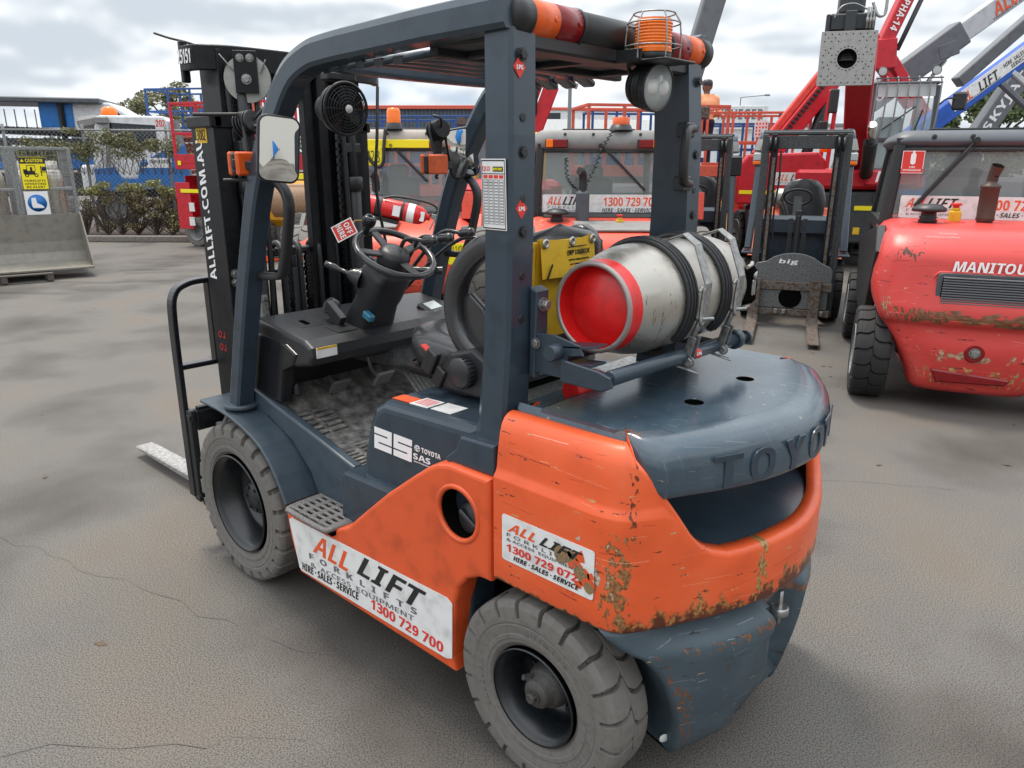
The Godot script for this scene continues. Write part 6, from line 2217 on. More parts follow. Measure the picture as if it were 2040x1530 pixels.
	add(t, "counterweight", b, c.paint)
	b = mb()
	var rows := []
	for q in [[0.98, 0.2], [1.05, 0.25], [1.25, 0.26], [1.4, 0.22], [1.47, 0.15], [1.49, 0.05]]:
		var row := []
		for p in rrect(2, 2, 0.7, 4):
			row.append(V(p.x * q[1] + 0.04, q[0], -1.55 + p.y * 0.07))
		rows.append(row)
	b.grid(rows, [], true)
	b.box(V(0.04, 0.96, -1.35), V(0.46, 0.12, 0.46), 0.05)
	add(t, "seat", b, M.vinyl)
	b = mb()
	var ring := []
	for i in 28:
		ring.append(V(-0.02 + cos(TAU * i / 28) * 0.15, 1.3 + sin(TAU * i / 28) * 0.09, -1.0 + sin(TAU * i / 28) * 0.11))
	b.tube(ring, 0.013, 8, true)
	b.bar(V(-0.02, 0.95, -0.8), V(-0.02, 1.29, -0.98), 0.09, 0.09)
	add(t, "steering_wheel", b, M.black)
	for i in 3:
		b = mb()
		b.tube([V(-0.14 + i * 0.035, 1.0, -0.78), V(-0.21 + i * 0.035, 1.2, -0.72), V(-0.24 + i * 0.035, 1.26, -0.72)], 0.009, 8)
		add(t, "hydraulic_lever", b, M.rusty)
	b = mb()
	b.cyl(V(-0.3 * k, 1.2, -2.45), V(0.3 * k, 1.2, -2.45), 0.15, 24)
	add(t, "gas_bottle", b, M.aluminium)
	b = mb()
	for x in [-0.07, 0.07]:
		for i in 34:
			b.box(V(x * k, 0.45 + i * 0.02, -0.14), V(0.045, 0.014, 0.02), 0.0)
	b.box(V(0, 0.75, -0.16), V(0.06, 0.9, 0.03), 0.004)
	b.box(V(0, 0.75, -0.1), V(0.03, 0.8, 0.03), 0.004)
	add(t, "lift_chain", b, M.black).set_meta("kind", "stuff")
	b = mb()
	b.tube(curve([V(-0.24 * k, 1.8, -0.15), V(-0.23 * k, 1.5, -0.13), V(-0.25 * k, 1.2, -0.13), V(-0.24 * k, 0.9, -0.13)], 4), 0.01, 8)
	add(t, "hose", b, M.black)
	return t


func parked_forklifts():
	mat("mast_worn", lin(0.07, 0.075, 0.078), 0.5, 0.2, T.dust, 2.0)
	mat("plate_grey", lin(0.17, 0.18, 0.18), 0.5, 0.2, T.dust, 2.5)
	mat("yellow_body", Color(0.83, 0.58, 0.1), 0.4, 0.0, T.dirt, 2.0)
	var X := V(1, 0, 0)
	var Y := V(0, 1, 0)
	var ws := {"tyre": tyre_mesh(0.335, 0.2, 0.2, 20, 0.016, 0.17, 0.4, true), "rim": rim_mesh(0.195, 0.2, 0.05, 8, 0.095)}
	var t := parked_forklift("grey and orange forklift facing us with rusty mast and lowered forks", at(2.95, 7.84), -20, {"k": 1.0, "paint": M.orange, "wheels": ws})
	var b := mb()
	b.prism(P2([-0.4, 0.4, -0.4, 0.6, -0.36, 0.66, -0.27, 0.68, -0.2, 0.73, -0.1, 0.765, 0.0, 0.775, 0.1, 0.765, 0.2, 0.73, 0.27, 0.68, 0.36, 0.64, 0.39, 0.6, 0.39, 0.4]), V(0, 0, -0.02), X, Y, 0.0, 0.03, 0.004)
	var pl := add(t, "rotator_plate", b, M.plate_grey)
	txt(pl, "big", M.ink_white, V(-0.05, 0.68, 0.011), X, Y, 0.2, 0.06, 0.1, true)
	b = mb()
	b.box(V(0, 0.43, 0.0), V(0.8, 0.09, 0.06), 0.006)
	b.box(V(0, 0.15, 0.0), V(0.8, 0.07, 0.06), 0.006)
	add(t, "fork_carriage", b, M.rusty)
	b = mb()
	b.box(V(0, 0.29, -0.01), V(0.74, 0.2, 0.03), 0.004)
	add(t, "carriage_plate", b, M.plate_grey)
	b = mb()
	b.cyl(V(0, 0.31, 0.0), V(0, 0.31, 0.012), 0.115, 28)
	add(t, "carriage_hole", b, M.void)
	for x in [-0.13, -0.05, 0.32]:
		b = mb()
		b.box(V(x, 0.16, 0.04), V(0.035, 0.05, 0.03), 0.004)
		add(t, "lug", b, M.zinc)
	for x in [-0.36, 0.24]:
		b = mb()
		b.prism(P2([0.035, 0.5, 0.08, 0.5, 0.085, 0.12, 0.1, 0.085, 0.14, 0.07, 0.95, 0.058, 1.05, 0.05, 1.05, 0.04, 0.035, 0.04]), V(x - 0.055, 0, 0), V(0, 0, 1), Y, -0.11, 0.0, 0.006)
		add(t, "fork", b, M.rusty)
	t = parked_forklift("yellow and grey forklift half hidden behind the gas bottle, mast upright", at(2.22, 9.35), -15, {"k": 0.92, "paint": M.yellow_body, "wheels": ws})
	b = mb()
	b.box(V(0, 0.6, -0.02), V(0.86, 0.1, 0.05), 0.006)
	b.box(V(0, 0.2, -0.02), V(0.86, 0.1, 0.05), 0.006)
	add(t, "fork_carriage", b, M.mast_worn)
	b = mb()
	b.box(V(0.47, 1.63, -0.78), V(0.14, 0.24, 0.03), 0.012)
	add(t, "mirror", b, M.black)


# a scissor lift folded down: origin on the ground below its middle, x along it
func scissor_lift(label: String, at_: Vector3, turn: float, c: Dictionary) -> Node3D:
	var t := thing("scissor_lift", label, "scissor lift", at_, "scissor lifts parked in the yard", facing(turn))
	var L: float = c.length
	var W: float = c.width
	var D: float = c.deck
	var X := V(1, 0, 0)
	var Y := V(0, 1, 0)
	var Z := V(0, 0, 1)
	var b := mb()
	b.box(V(0, 0.62, 0), V(L * 0.94, 0.42, W * 0.6), 0.03)
	b.box(V(-L * 0.44, 0.7, 0), V(L * 0.08, 0.65, W * 0.98), 0.02)
	b.box(V(L * 0.44, 0.62, 0), V(L * 0.08, 0.5, W * 0.9), 0.02)
	add(t, "chassis", b, c.paint)
	for s in [-1.0, 1.0]:
		b = mb()
		b.box(V(0, 0.72, s * W * 0.4), V(L * 0.5, 0.5, W * 0.18), 0.02)
		add(t, "side_box", b, c.paint)
		for x in [-0.36, 0.36]:
			var w: MeshInstance3D = wheel(t, V(x * L, 0.29, s * W * 0.44), 0.29, 0.2, 0.17, c.wheels, -1.0, "rubber", "rim_grey")
			w.basis = Basis(Y, 0.0 if s < 0 else PI)
	# folded scissor arms
	var n := int((D - 0.95) / 0.14)
	for k in n:
		for s in [-1.0, 1.0]:
			b = mb()
			b.bar(V(-L * 0.42, 0.92 + k * 0.14, s * W * 0.22), V(L * 0.42, 0.99 + k * 0.14, s * W * 0.22), 0.05, 0.09)
			add(t, "scissor_arm", b, c.arm)
	b = mb()
	b.box(V(0, D - 0.06, 0), V(L, 0.12, W), 0.01)
	add(t, "platform", b, c.deck_mat)
	b = mb()
	for s in [-1.0, 1.0]:
		b.box(V(0, D + 0.08, s * W * 0.495), V(L, 0.17, 0.02), 0.003)
		b.box(V(s * L * 0.495, D + 0.08, 0), V(0.02, 0.17, W), 0.003)
	add(t, "toe_board", b, c.rail)
	var nx: int = c.posts
	for s in [-1.0, 1.0]:
		for k in nx + 1:
			b = mb()
			b.bar(V(lerpf(-L * 0.49, L * 0.49, float(k) / nx), D, s * W * 0.485), V(lerpf(-L * 0.49, L * 0.49, float(k) / nx), D + 1.1, s * W * 0.485), 0.04, 0.05)
			add(t, "rail_post", b, c.rail)
		for y in [0.55, 1.1]:
			b = mb()
			b.bar(V(-L * 0.5, D + y, s * W * 0.485), V(L * 0.5, D + y, s * W * 0.485), 0.045, 0.045)
			b.bar(V(s * L * 0.495, D + y, -W * 0.49), V(s * L * 0.495, D + y, W * 0.49), 0.045, 0.045)
			add(t, "rail", b, c.rail)
	b = mb()
	b.box(V(L * 0.3, D + 1.0, W * 0.46), V(0.24, 0.2, 0.14), 0.02)
	b.tube(curve([V(L * 0.3, D + 0.9, W * 0.46), V(L * 0.26, D + 0.6, W * 0.47), V(L * 0.3, D + 0.2, W * 0.46)], 4), 0.015, 6)
	add(t, "control_box", b, c.get("box", M.rusty))
	return t


func scissor_lifts():
	var ws := {"tyre": tyre_mesh(0.29, 0.22, 0.17, 16, 0.015, 0.2, 0.3, true), "rim": rim_mesh(0.165, 0.22, 0.03, 6, 0.08)}
	mat("lift_orange", Color(0.82, 0.36, 0.27), 0.5, 0.0, T.dirt, 1.0)
	mat("lift_blue", Color(0.1, 0.3, 0.55), 0.5, 0.0, T.dirt, 1.0)
	mat("lift_red", Color(0.76, 0.1, 0.16), 0.4, 0.0, T.dirt, 1.0)
	mat("deck_brown", lin(0.09, 0.07, 0.065), 0.7, 0.0, T.dust, 1.0)
	var X := V(1, 0, 0)
	var Y := V(0, 1, 0)
	var t := scissor_lift("bright red scissor lift on the left beyond the fork mast", at(-5.25, 15.6), -20, {"length": 2.5, "width": 1.5, "deck": 1.62, "posts": 4, "paint": M.lift_red, "arm": M.lift_red, "rail": M.lift_red, "deck_mat": M.lift_red, "wheels": ws, "box": M.lift_orange})
	var b := mb()
	b.box(V(-1.2, 1.0, 0.4), V(0.02, 0.75, 0.36), 0.004)
	b.box(V(-1.12, 0.8, 0.76), V(0.36, 0.9, 0.02), 0.004)
	add(t, "end_panel", b, M.lift_red)
	b = mb()
	b.box(V(-0.9, 1.09, 0.79), V(0.5, 0.07, 0.01), 0.002)
	b.box(V(-1.12, 1.62, 0.765), V(0.08, 0.08, 0.01), 0.002)
	b.box(V(0.6, 1.6, 0.765), V(0.9, 0.08, 0.01), 0.002)
	add(t, "yellow_strip", b, M.yellow)
	for q in [[-0.95, 0.5], [-0.92, 0.78], [0.3, 0.7]]:
		b = mb()
		b.box(V(q[0], q[1], 0.785), V(0.13, 0.17, 0.01), 0.002)
		add(t, "label", b, M.white)
	b = mb()
	b.box(V(0.75, 1.72, 0.77), V(0.5, 0.14, 0.008), 0.002)
	var pl := add(t, "number_plate", b, M.white)
	txt(pl, "1300 729 700", M.ink_red, V(0.75, 1.72, 0.775), X, Y, 0.44, 0.08)
	t = scissor_lift("orange scissor lift carrying a standing man, parked behind the yellow forklift", at(4.62, 16.0), -6, {"length": 2.5, "width": 1.2, "deck": 1.5, "posts": 5, "paint": M.lift_orange, "arm": M.deck_brown, "rail": M.lift_orange, "deck_mat": M.deck_brown, "wheels": ws})
	txt(t, "SKYJACK", M.ink_white, V(0.8, 1.58, 0.613), X, Y, 0.55, 0.11)
	b = mb()
	b.box(V(-0.95, 1.58, 0.613), V(0.3, 0.13, 0.01), 0.002)
	pl = add(t, "number_plate", b, M.white)
	txt(pl, "1300 729 700", M.ink_red, V(-0.95, 1.58, 0.62), X, Y, 0.27, 0.08)
	b = mb()
	b.box(V(0.3, 2.3, 0.6), V(0.26, 0.3, 0.01), 0.002)
	pl = add(t, "notice", b, M.white)
	b = mb()
	for k in 4:
		for j in 4:
			b.box(V(0.21 + k * 0.06, 2.2 + j * 0.065, 0.607), V(0.03, 0.035, 0.004), 0.0)
	add(pl, "printed_marks", b, M.ink_red)
	t = scissor_lift("orange scissor lift behind the middle telehandler, only its rails in view", at(2.3, 13.4), 8, {"length": 2.4, "width": 1.2, "deck": 1.45, "posts": 4, "paint": M.lift_orange, "arm": M.deck_brown, "rail": M.lift_orange, "deck_mat": M.deck_brown, "wheels": ws})
	t = scissor_lift("blue scissor lift behind the orange rails of another in the middle", at(2.9, 17.2), 4, {"length": 2.6, "width": 1.2, "deck": 1.6, "posts": 5, "paint": M.lift_blue, "arm": M.deck_brown, "rail": M.lift_blue, "deck_mat": M.deck_brown, "wheels": ws})
	t = scissor_lift("blue scissor lift behind the standing man's orange one", at(5.0, 18.4), -4, {"length": 2.6, "width": 1.2, "deck": 1.4, "posts": 5, "paint": M.lift_blue, "arm": M.deck_brown, "rail": M.lift_blue, "deck_mat": M.deck_brown, "wheels": ws})
	t = scissor_lift("long blue scissor lift seen between the forklift mast and the right pillar", at(-2.3, 19.0), -8, {"length": 4.2, "width": 1.8, "deck": 1.55, "posts": 9, "paint": M.lift_blue, "arm": M.lift_blue, "rail": M.lift_blue, "deck_mat": M.lift_blue, "wheels": ws})
	t = scissor_lift("low orange scissor lift behind the tan roofed telehandler", at(-1.5, 15.0), -4, {"length": 2.6, "width": 1.2, "deck": 1.05, "posts": 4, "paint": M.lift_orange, "arm": M.lift_orange, "rail": M.lift_orange, "deck_mat": M.deck_brown, "wheels": ws})
	t = scissor_lift("tall blue and orange scissor lift behind the fence on the left", at(-8.3, 21.5), -10, {"length": 2.6, "width": 1.6, "deck": 2.35, "posts": 4, "paint": M.lift_blue, "arm": M.lift_orange, "rail": M.lift_blue, "deck_mat": M.lift_orange, "wheels": ws})


# an access boom: arms are [from, to, thickness, depth, colour] in metres right, up and towards the viewer
func boom_lift(called: String, label: String, at_: Vector3, arms: Array, paint: Material, wheels: Dictionary) -> Node3D:
	var t := thing(called, label, "boom lift", at_, "boom lifts and cranes behind the yard", facing())
	var b := mb()
	b.box(V(0, 0.6, 0), V(1.6, 0.35, 2.2), 0.04)
	b.box(V(0, 1.05, 0), V(1.3, 0.6, 1.7), 0.08)
	add(t, "turret", b, paint)
	for s in [-1.0, 1.0]:
		for z in [-0.9, 0.9]:
			var w: MeshInstance3D = wheel(t, V(s * 0.9, 0.42, z), 0.42, 0.3, 0.24, wheels, -1.0, "rubber_dark", "rim_grey")
			w.basis = Basis(Vector3.UP, -PI / 2 * s)
	for q in arms:
		b = mb()
		if q.size() > 5 and q[5]:
			b.cyl(q[0], q[1], q[2] * 0.5, 12)
		else:
			b.bar(q[0], q[1], q[3], q[2], Vector3.UP, 0.02)
		add(t, "cylinder" if q.size() > 5 and q[5] else "boom_arm", b, q[4])
	return t


func along(t: Node3D, s: String, m: Material, a: Vector3, b: Vector3, f: float, w: float, h: float, out: float, slant := 0.0, lift := 0.0):
	var x := (b - a).normalized()
	var z := V(0, 0, 1)
	var y := z.cross(x).normalized()
	z = x.cross(y)
	txt(t, s, m, a.lerp(b, f) + z * out + y * lift, x, y, w, h, slant)


func booms():
	var ws := {"tyre": tyre_mesh(0.42, 0.3, 0.24, 16, 0.02, 0.2, 0.3, true), "rim": rim_mesh(0.235, 0.3, 0.05, 8, 0.12)}
	var grey := mat("boom_grey", lin(0.13, 0.137, 0.15), 0.45, 0.0, T.dirt, 0.7)
	var pale := mat("boom_pale", lin(0.5, 0.51, 0.52), 0.45, 0.0, T.dirt, 0.7)
	var blue := mat("boom_blue", Color(0.09, 0.32, 0.68), 0.4, 0.0, T.dirt, 0.7)
	# big grey boom with the firm's name
	var o := at(7.3, 17.0)
	var p := func(s, y, d = 17.0): return V(s - 7.3, y, 17.0 - d)
	var a: Vector3 = p.call(7.55, 2.9)
	var b: Vector3 = p.call(9.35, 4.28)
	var e: Vector3 = p.call(13.6, 7.45)
	var t := boom_lift("boom_lift", "big grey boom with orange and black lettering rising at upper right", o, [[a, b, 0.5, 0.4, grey], [b - V(0.1, 0.08, 0), e, 0.4, 0.32, pale], [p.call(9.12, 3.75), p.call(8.5, 2.9), 0.08, 0.1, M.zinc, true], [p.call(7.1, 1.3), p.call(7.6, 2.95), 0.3, 0.3, grey], [p.call(8.85, 3.85), p.call(9.25, 4.0), 0.3, 0.42, grey]], grey, ws)
	along(t, "ALL", M.ink_orange, b, e, 0.17, 0.55, 0.26, 0.17, 0.3)
	along(t, "LIFT", M.ink, b, e, 0.31, 0.75, 0.26, 0.17, 0.3)
	along(t, "FORKLIFTS & ACCESS EQUIPMENT", M.ink_grey, b, e, 0.24, 1.4, 0.05, 0.17, 0.0, -0.15)
	along(t, "POST", M.ink_white, a, b, 0.14, 0.75, 0.24, 0.205)
	# blue boom with white flank
	o = at(8.0, 15.0)
	var q := func(s, y, d = 15.0): return V(s - 8.0, y, 15.0 - d)
	a = q.call(7.5, 2.05)
	b = q.call(8.25, 2.66)
	e = q.call(11.2, 4.95)
	t = boom_lift("boom_lift", "blue boom with white lettered flank on the right, ahead of the trees", o, [[a, e, 0.34, 0.3, blue], [q.call(7.9, 1.2), a, 0.3, 0.3, blue], [q.call(9.1, 3.1, 14.9), q.call(10.3, 2.2, 14.9), 0.1, 0.12, grey], [q.call(9.25, 3.3, 14.9), q.call(10.6, 2.35, 14.9), 0.1, 0.12, pale]], blue, ws)
	var m := mb()
	var x := (e - a).normalized()
	m.bar(a + x * 0.95 + V(-0.03, 0.055, 0.153), e + V(-0.03, 0.055, 0.153), 0.006, 0.25)
	add(t, "white_flank", m, M.white)
	along(t, "ALL", M.ink_orange, a, e, 0.26, 0.32, 0.17, 0.158, 0.3, 0.045)
	along(t, "LIFT", M.ink, a, e, 0.365, 0.42, 0.17, 0.158, 0.3, 0.045)
	along(t, "FORKLIFTS & ACCESS EQUIPMENT", M.ink_grey, a, e, 0.33, 0.75, 0.03, 0.158, 0.0, -0.045)
	along(t, "HIRE  SALES", M.ink, a, e, 0.48, 0.42, 0.07, 0.158, 0.2, 0.09)
	along(t, "SERVICE", M.ink, a, e, 0.49, 0.3, 0.07, 0.158, 0.2, 0.0)
	along(t, "1300 729 700", M.ink_orange, a, e, 0.68, 0.95, 0.2, 0.158, 0.0, 0.045)
	# grey crossed arms behind it
	o = at(11.0, 18.0)
	var r := func(s, y, d = 18.0): return V(s - 11.0, y, 18.0 - d)
	a = r.call(10.3, 1.6)
	b = r.call(12.5, 5.6)
	t = boom_lift("boom_lift", "dark grey leaning boom lettered in white at the right edge, before a tree", o, [[a, b, 0.42, 0.35, grey], [r.call(10.0, 3.4), r.call(12.6, 5.9), 0.26, 0.3, grey], [r.call(10.6, 3.9), r.call(10.95, 4.3), 0.1, 0.1, M.black, true]], grey, ws)
	along(t, "SKYJACK", M.ink_white, a, b, 0.38, 1.7, 0.24, 0.18)
	along(t, "ALLLIFT", M.ink_orange, a, b, 0.66, 0.9, 0.2, 0.18, 0.3)
	# red crane boom with white name
	o = at(7.4, 16.0)
	var u := func(s, y, d = 16.0): return V(s - 7.4, y, 16.0 - d)
	a = u.call(7.28, 3.85)
	b = u.call(7.95, 5.6)
	t = boom_lift("boom_lift", "red boom with a kinked knuckle standing behind the drilled steel plate", o, [[a, b, 0.27, 0.24, M.lift_red], [u.call(7.35, 3.45), u.call(7.3, 4.0), 0.42, 0.32, M.lift_red], [u.call(7.4, 3.75), u.call(8.35, 2.6), 0.2, 0.2, M.lift_red], [u.call(7.3, 3.5), u.call(8.0, 2.75), 0.14, 0.2, M.lift_red], [u.call(7.55, 3.8, 15.9), u.call(7.9, 4.75, 15.9), 0.09, 0.1, M.black, true], [u.call(8.2, 1.2), u.call(8.3, 2.7), 0.3, 0.3, M.lift_red]], M.lift_red, ws)
	along(t, "ALPHA-14", M.ink_white, b, a, 0.62, 0.8, 0.14, 0.14)
	# red boom with a cable track, left of the rotating machine
	o = at(5.2, 15.0)
	var v := func(s, y, d = 15.0): return V(s - 5.2, y, 15.0 - d)
	a = v.call(4.75, 1.55)
	b = v.call(6.6, 4.0)
	t = boom_lift("boom_lift", "red boom with black cable track leaning right, left of the rotating machine", o, [[a, b, 0.34, 0.28, M.lift_red], [v.call(5.5, 1.3), v.call(5.95, 2.9), 0.2, 0.12, M.black, true], [a + V(-0.1, 0.25, 0), b + V(-0.12, 0.24, 0), 0.14, 0.12, M.red_fade], [v.call(5.75, 1.0, 14.6), v.call(5.82, 2.95, 14.6), 0.07, 0.07, M.lift_red], [v.call(5.9, 1.0, 14.6), v.call(5.95, 2.9, 14.6), 0.07, 0.07, M.lift_red]], M.lift_red, ws)
	m = mb()
	for k in 22:
		var c := a.lerp(b, 0.25 + k * 0.028) + V(-0.03, 0.1, 0.16)
		m.box(c, V(0.05, 0.09, 0.03), 0.004, Basis(V(0, 0, 1), 0.92))
	add(t, "cable_track", m, M.black).set_meta("kind", "stuff")
	for y in [2.2, 2.75]:
		m = mb()
		m.box(v.call(5.86 if y > 2.5 else 5.72, y, 14.5), V(0.17, 0.42, 0.05), 0.03)
		add(t, "mirror", m, M.black)
	# red knuckle boom beyond the middle telehandler
	o = at(0.2, 14.0)
	var w := func(s, y, d = 14.0): return V(s - 0.2, y, 14.0 - d)
	t = boom_lift("boom_lift", "red double boom bending at its top, seen over the middle telehandler", o, [[w.call(-0.15, 1.4), w.call(0.45, 3.05), 0.2, 0.2, M.lift_red], [w.call(0.05, 1.3), w.call(0.68, 2.95), 0.26, 0.24, M.lift_red], [w.call(0.4, 3.0), w.call(0.72, 3.02), 0.16, 0.26, M.lift_red], [w.call(0.38, 2.45, 13.8), w.call(0.42, 3.2, 13.8), 0.07, 0.07, M.black, true]], M.lift_red, ws)
	# grey boom rising behind the amber lamp
	o = at(2.02, 11.5)
	t = boom_lift("boom_lift", "grey straight boom rising steeply behind the forklift's right tail lamp", o, [[V(0.1, 1.2, 0), V(1.3, 5.9, 0), 0.3, 0.26, grey], [V(0.42, 2.75, 0.14), V(0.5, 3.0, 0.14), 0.2, 0.06, M.black]], grey, ws)
	# small yellow machine by the left mast and another yellow cab in the middle
	t = thing("yellow_loader", "small yellow loader with a tan drum behind the left front pillar", "loader", at(-3.95, 13.6), "", facing(-10))
	m = mb()
	m.box(V(0, 0.95, 0), V(1.3, 0.75, 1.0), 0.12)
	add(t, "hood", m, M.yellow_body)
	m = mb()
	m.cyl(V(-0.1, 1.0, 0.35), V(0.7, 1.0, 0.35), 0.3, 24)
	add(t, "drum", m, mat("tan", lin(0.4, 0.24, 0.14), 0.6, 0.0, T.dust, 2.0))
	m = mb()
	m.box(V(0, 1.42, 0.45), V(1.3, 0.09, 0.04), 0.004)
	add(t, "yellow_strip", m, M.yellow)
	for s in [-1.0, 1.0]:
		wheel(t, V(s * 0.5, 0.42, 0.55), 0.42, 0.3, 0.24, ws, 1.0, "rubber", "rim_grey")
		wheel(t, V(s * 0.5, 0.42, -0.55), 0.42, 0.3, 0.24, ws, -1.0, "rubber", "rim_grey")
	t = thing("yellow_loader", "yellow cabbed loader with red hood between two telehandlers, round mirror outside", "loader", at(-0.1, 11.6), "", facing(0))
	m = mb()
	for px in [-0.5, 0.55]:
		for pz in [-1.0, 0.0]:
			m.bar(V(px, 0.9, pz), V(px, 2.0, pz), 0.09, 0.09)
	m.box(V(0.02, 2.03, -0.5), V(1.25, 0.12, 1.2), 0.03)
	add(t, "cab_frame", m, M.pouch)
	m = mb()
	m.quad(V(-0.5, 1.4, 0.02), V(0.55, 1.4, 0.02), V(0.55, 1.97, 0.02), V(-0.5, 1.97, 0.02))
	add(t, "rear_window", m, M.window)
	m = mb()
	m.box(V(0, 1.05, 0.3), V(1.3, 0.75, 1.4), 0.12)
	add(t, "hood", m, M.lift_red)
	m = mb()
	m.lathe([[0.0, -0.02], [0.075, -0.015], [0.08, 0.01], [0.07, 0.015]], V(0.45, 1.72, 0.4), V(0, 0, 1), 24)
	m.bar(V(0.45, 1.64, 0.38), V(0.5, 1.3, 0.2), 0.02, 0.02)
	var mr := add(t, "mirror", m, M.black)
	m = mb()
	m.lathe([[0.068, 0.01], [0.0, 0.016]], V(0.45, 1.72, 0.4), V(0, 0, 1), 24)
	add(mr, "glass", m, M.lcd)
	for s in [-1.0, 1.0]:
		wheel(t, V(s * 0.6, 0.42, 0.3), 0.42, 0.3, 0.24, ws, -1.0, "rubber_dark", "rim_grey").basis = Basis(Vector3.UP, -PI / 2 * s)
		wheel(t, V(s * 0.6, 0.42, -1.3), 0.42, 0.3, 0.24, ws, -1.0, "rubber_dark", "rim_grey").basis = Basis(Vector3.UP, -PI / 2 * s)
	rotating_machine(ws)


func rotating_machine(ws: Dictionary):
	glass("cab_glass", lin(0.4, 0.52, 0.53), 0.55)
	var t := thing("rotating_telehandler", "tall red rotating telehandler with barred cab and a drilled steel plate on its raised boom", "telehandler", at(5.2, 12.3), "", facing(-15))
	var X := V(1, 0, 0)
	var Y := V(0, 1, 0)
	var Z := V(0, 0, 1)
	var dark := mat("chassis_grey", lin(0.03, 0.036, 0.04), 0.5, 0.0, T.dirt, 1.0)
	var b := mb()
	b.prism(P2([-1.3, 0.35, -1.35, 0.9, -1.0, 1.2, 0.9, 1.25, 1.15, 1.0, 1.05, 0.45]), V(0, 0, -2.6), X, Y, 0.0, 2.6, 0.04, 2)
	add(t, "chassis", b, dark)
	b = mb()
	b.box(V(0.45, 0.98, 0.006), V(0.34, 0.07, 0.012), 0.002)
	add(t, "yellow_strip", b, M.yellow)
	b = mb()
	b.box(V(0.35, 0.62, 0.006), V(0.1, 0.11, 0.012), 0.002)
	add(t, "reflector", b, M.pouch)
	b = mb()
	b.cyl(V(0.62, 1.12, 0.0), V(0.62, 1.12, 0.03), 0.09, 20)
	add(t, "drain_cap", b, dark)
	for s in [-1.0, 1.0]:
		for z in [-0.5, -2.3]:
			wheel(t, V(s * 1.05, 0.55, z), 0.42, 0.3, 0.24, ws, -1.0, "rubber_dark", "rim_grey").transform = Transform3D(Basis(Y, -PI / 2 * s).scaled(Vector3.ONE * 1.3), V(s * 1.05, 0.55, z))
	# turret with engine cover
	b = mb()
	b.box(V(0.3, 1.42, -1.0), V(1.9, 0.3, 2.0), 0.05)
	b.box(V(0.75, 1.45, 0.05), V(0.75, 0.24, 0.3), 0.03)
	add(t, "turret", b, M.lift_red)
	txt(t, "M", M.ink_white, V(0.6, 1.47, 0.203), X, Y, 0.2, 0.16, 0.15)
	b = mb()
	b.prism(P2([-1.55, 1.0, -1.55, 1.62, -1.4, 1.8, -0.35, 1.84, -0.2, 1.7, -0.2, 1.0]), V(0, 0, -1.4), X, Y, 0.0, 1.3, 0.04, 2)
	var ec := add(t, "engine_cover", b, M.lift_red)
	firm_sign(ec, V(-0.72, 1.42, -0.095), X, Y, 0.62, 0.2, "small", "firm_sign")
	b = mb()
	b.box(V(-0.86, 1.2, -0.093), V(1.3, 0.06, 0.01), 0.002)
	add(ec, "yellow_strip", b, M.yellow)
	b = mb()
	b.cyl(V(-0.2, 1.84, -0.5), V(-0.2, 2.0, -0.5), 0.08)
	add(t, "beacon", b, M.amber)
	# cab
	b = mb()
	for q in [[0.36, 0.0], [1.24, 0.0], [0.36, -1.2], [1.24, -1.2]]:
		b.bar(V(q[0], 1.55, q[1]), V(q[0], 2.8, q[1] - 0.06), 0.07, 0.07)
	b.box(V(0.8, 2.02, 0.0), V(0.94, 0.06, 0.06), 0.01)
	b.box(V(0.8, 1.55, -0.6), V(0.98, 0.1, 1.3), 0.02)
	b.box(V(0.8, 2.84, -0.65), V(0.94, 0.05, 1.2), 0.02)
	add(t, "cab_frame", b, M.roof_grey)
	b = mb()
	b.box(V(0.8, 1.8, -0.9), V(0.5, 0.4, 0.5), 0.05)
	b.box(V(0.8, 2.15, -1.0), V(0.44, 0.5, 0.14), 0.05)
	add(t, "seat", b, M.vinyl)
	for q in [["front_window", 2.05, 2.62], ["roof_window", 2.64, 2.82], ["lower_window", 1.6, 1.99]]:
		b = mb()
		b.quad(V(0.4, q[1], 0.02), V(1.2, q[1], 0.02), V(1.2, q[2], -0.01), V(0.4, q[2], -0.01))
		add(t, q[0], b, M.cab_glass if q[0] != "roof_window" else M.lcd)
	for k in 7:
		b = mb()
		var x := 0.36 + k * 0.147
		b.tube(curve([V(x - 0.02, 2.04, 0.06), V(x, 2.4, 0.09), V(x + 0.01, 2.8, 0.07), V(x + 0.01, 2.93, -0.05)], 4), 0.012, 8)
		add(t, "guard_bar", b, M.roof_pale)
	b = mb()
	for y in [2.83, 2.9]:
		b.bar(V(0.34, y, 0.06), V(1.27, y, 0.06), 0.02, 0.02)
	add(t, "guard_rail", b, M.roof_grey)
	for x in [0.42, 1.16]:
		b = mb()
		b.lathe([[0.0, -0.04], [0.06, -0.03], [0.068, 0.02], [0.06, 0.025]], V(x, 3.0, 0.05), Z, 20)
		var l := add(t, "work_lamp", b, M.black)
		b = mb()
		b.lathe([[0.06, 0.02], [0.0, 0.026]], V(x, 3.0, 0.05), Z, 20)
		add(l, "lens", b, M.lcd)
	b = mb()
	b.bar(V(0.5, 2.15, 0.05), V(0.95, 2.5, 0.05), 0.02, 0.02)
	b.bar(V(0.95, 2.05, 0.06), V(1.05, 2.45, 0.06), 0.02, 0.02)
	add(t, "wiper", b, M.black)
	b = mb()
	b.box(V(1.52, 2.56, 0.1), V(0.2, 0.26, 0.06), 0.03)
	b.tube(curve([V(1.25, 2.5, 0.05), V(1.35, 2.6, 0.12), V(1.5, 2.58, 0.12)], 4), 0.012, 6)
	add(t, "mirror", b, M.black)
	# boom, its lift ram and the plate on the head
	var a := V(0.4, 1.35, -1.3)
	var e := V(-0.2, 3.02, 2.1)
	b = mb()
	b.bar(a, e, 0.34, 0.36, Y, 0.02)
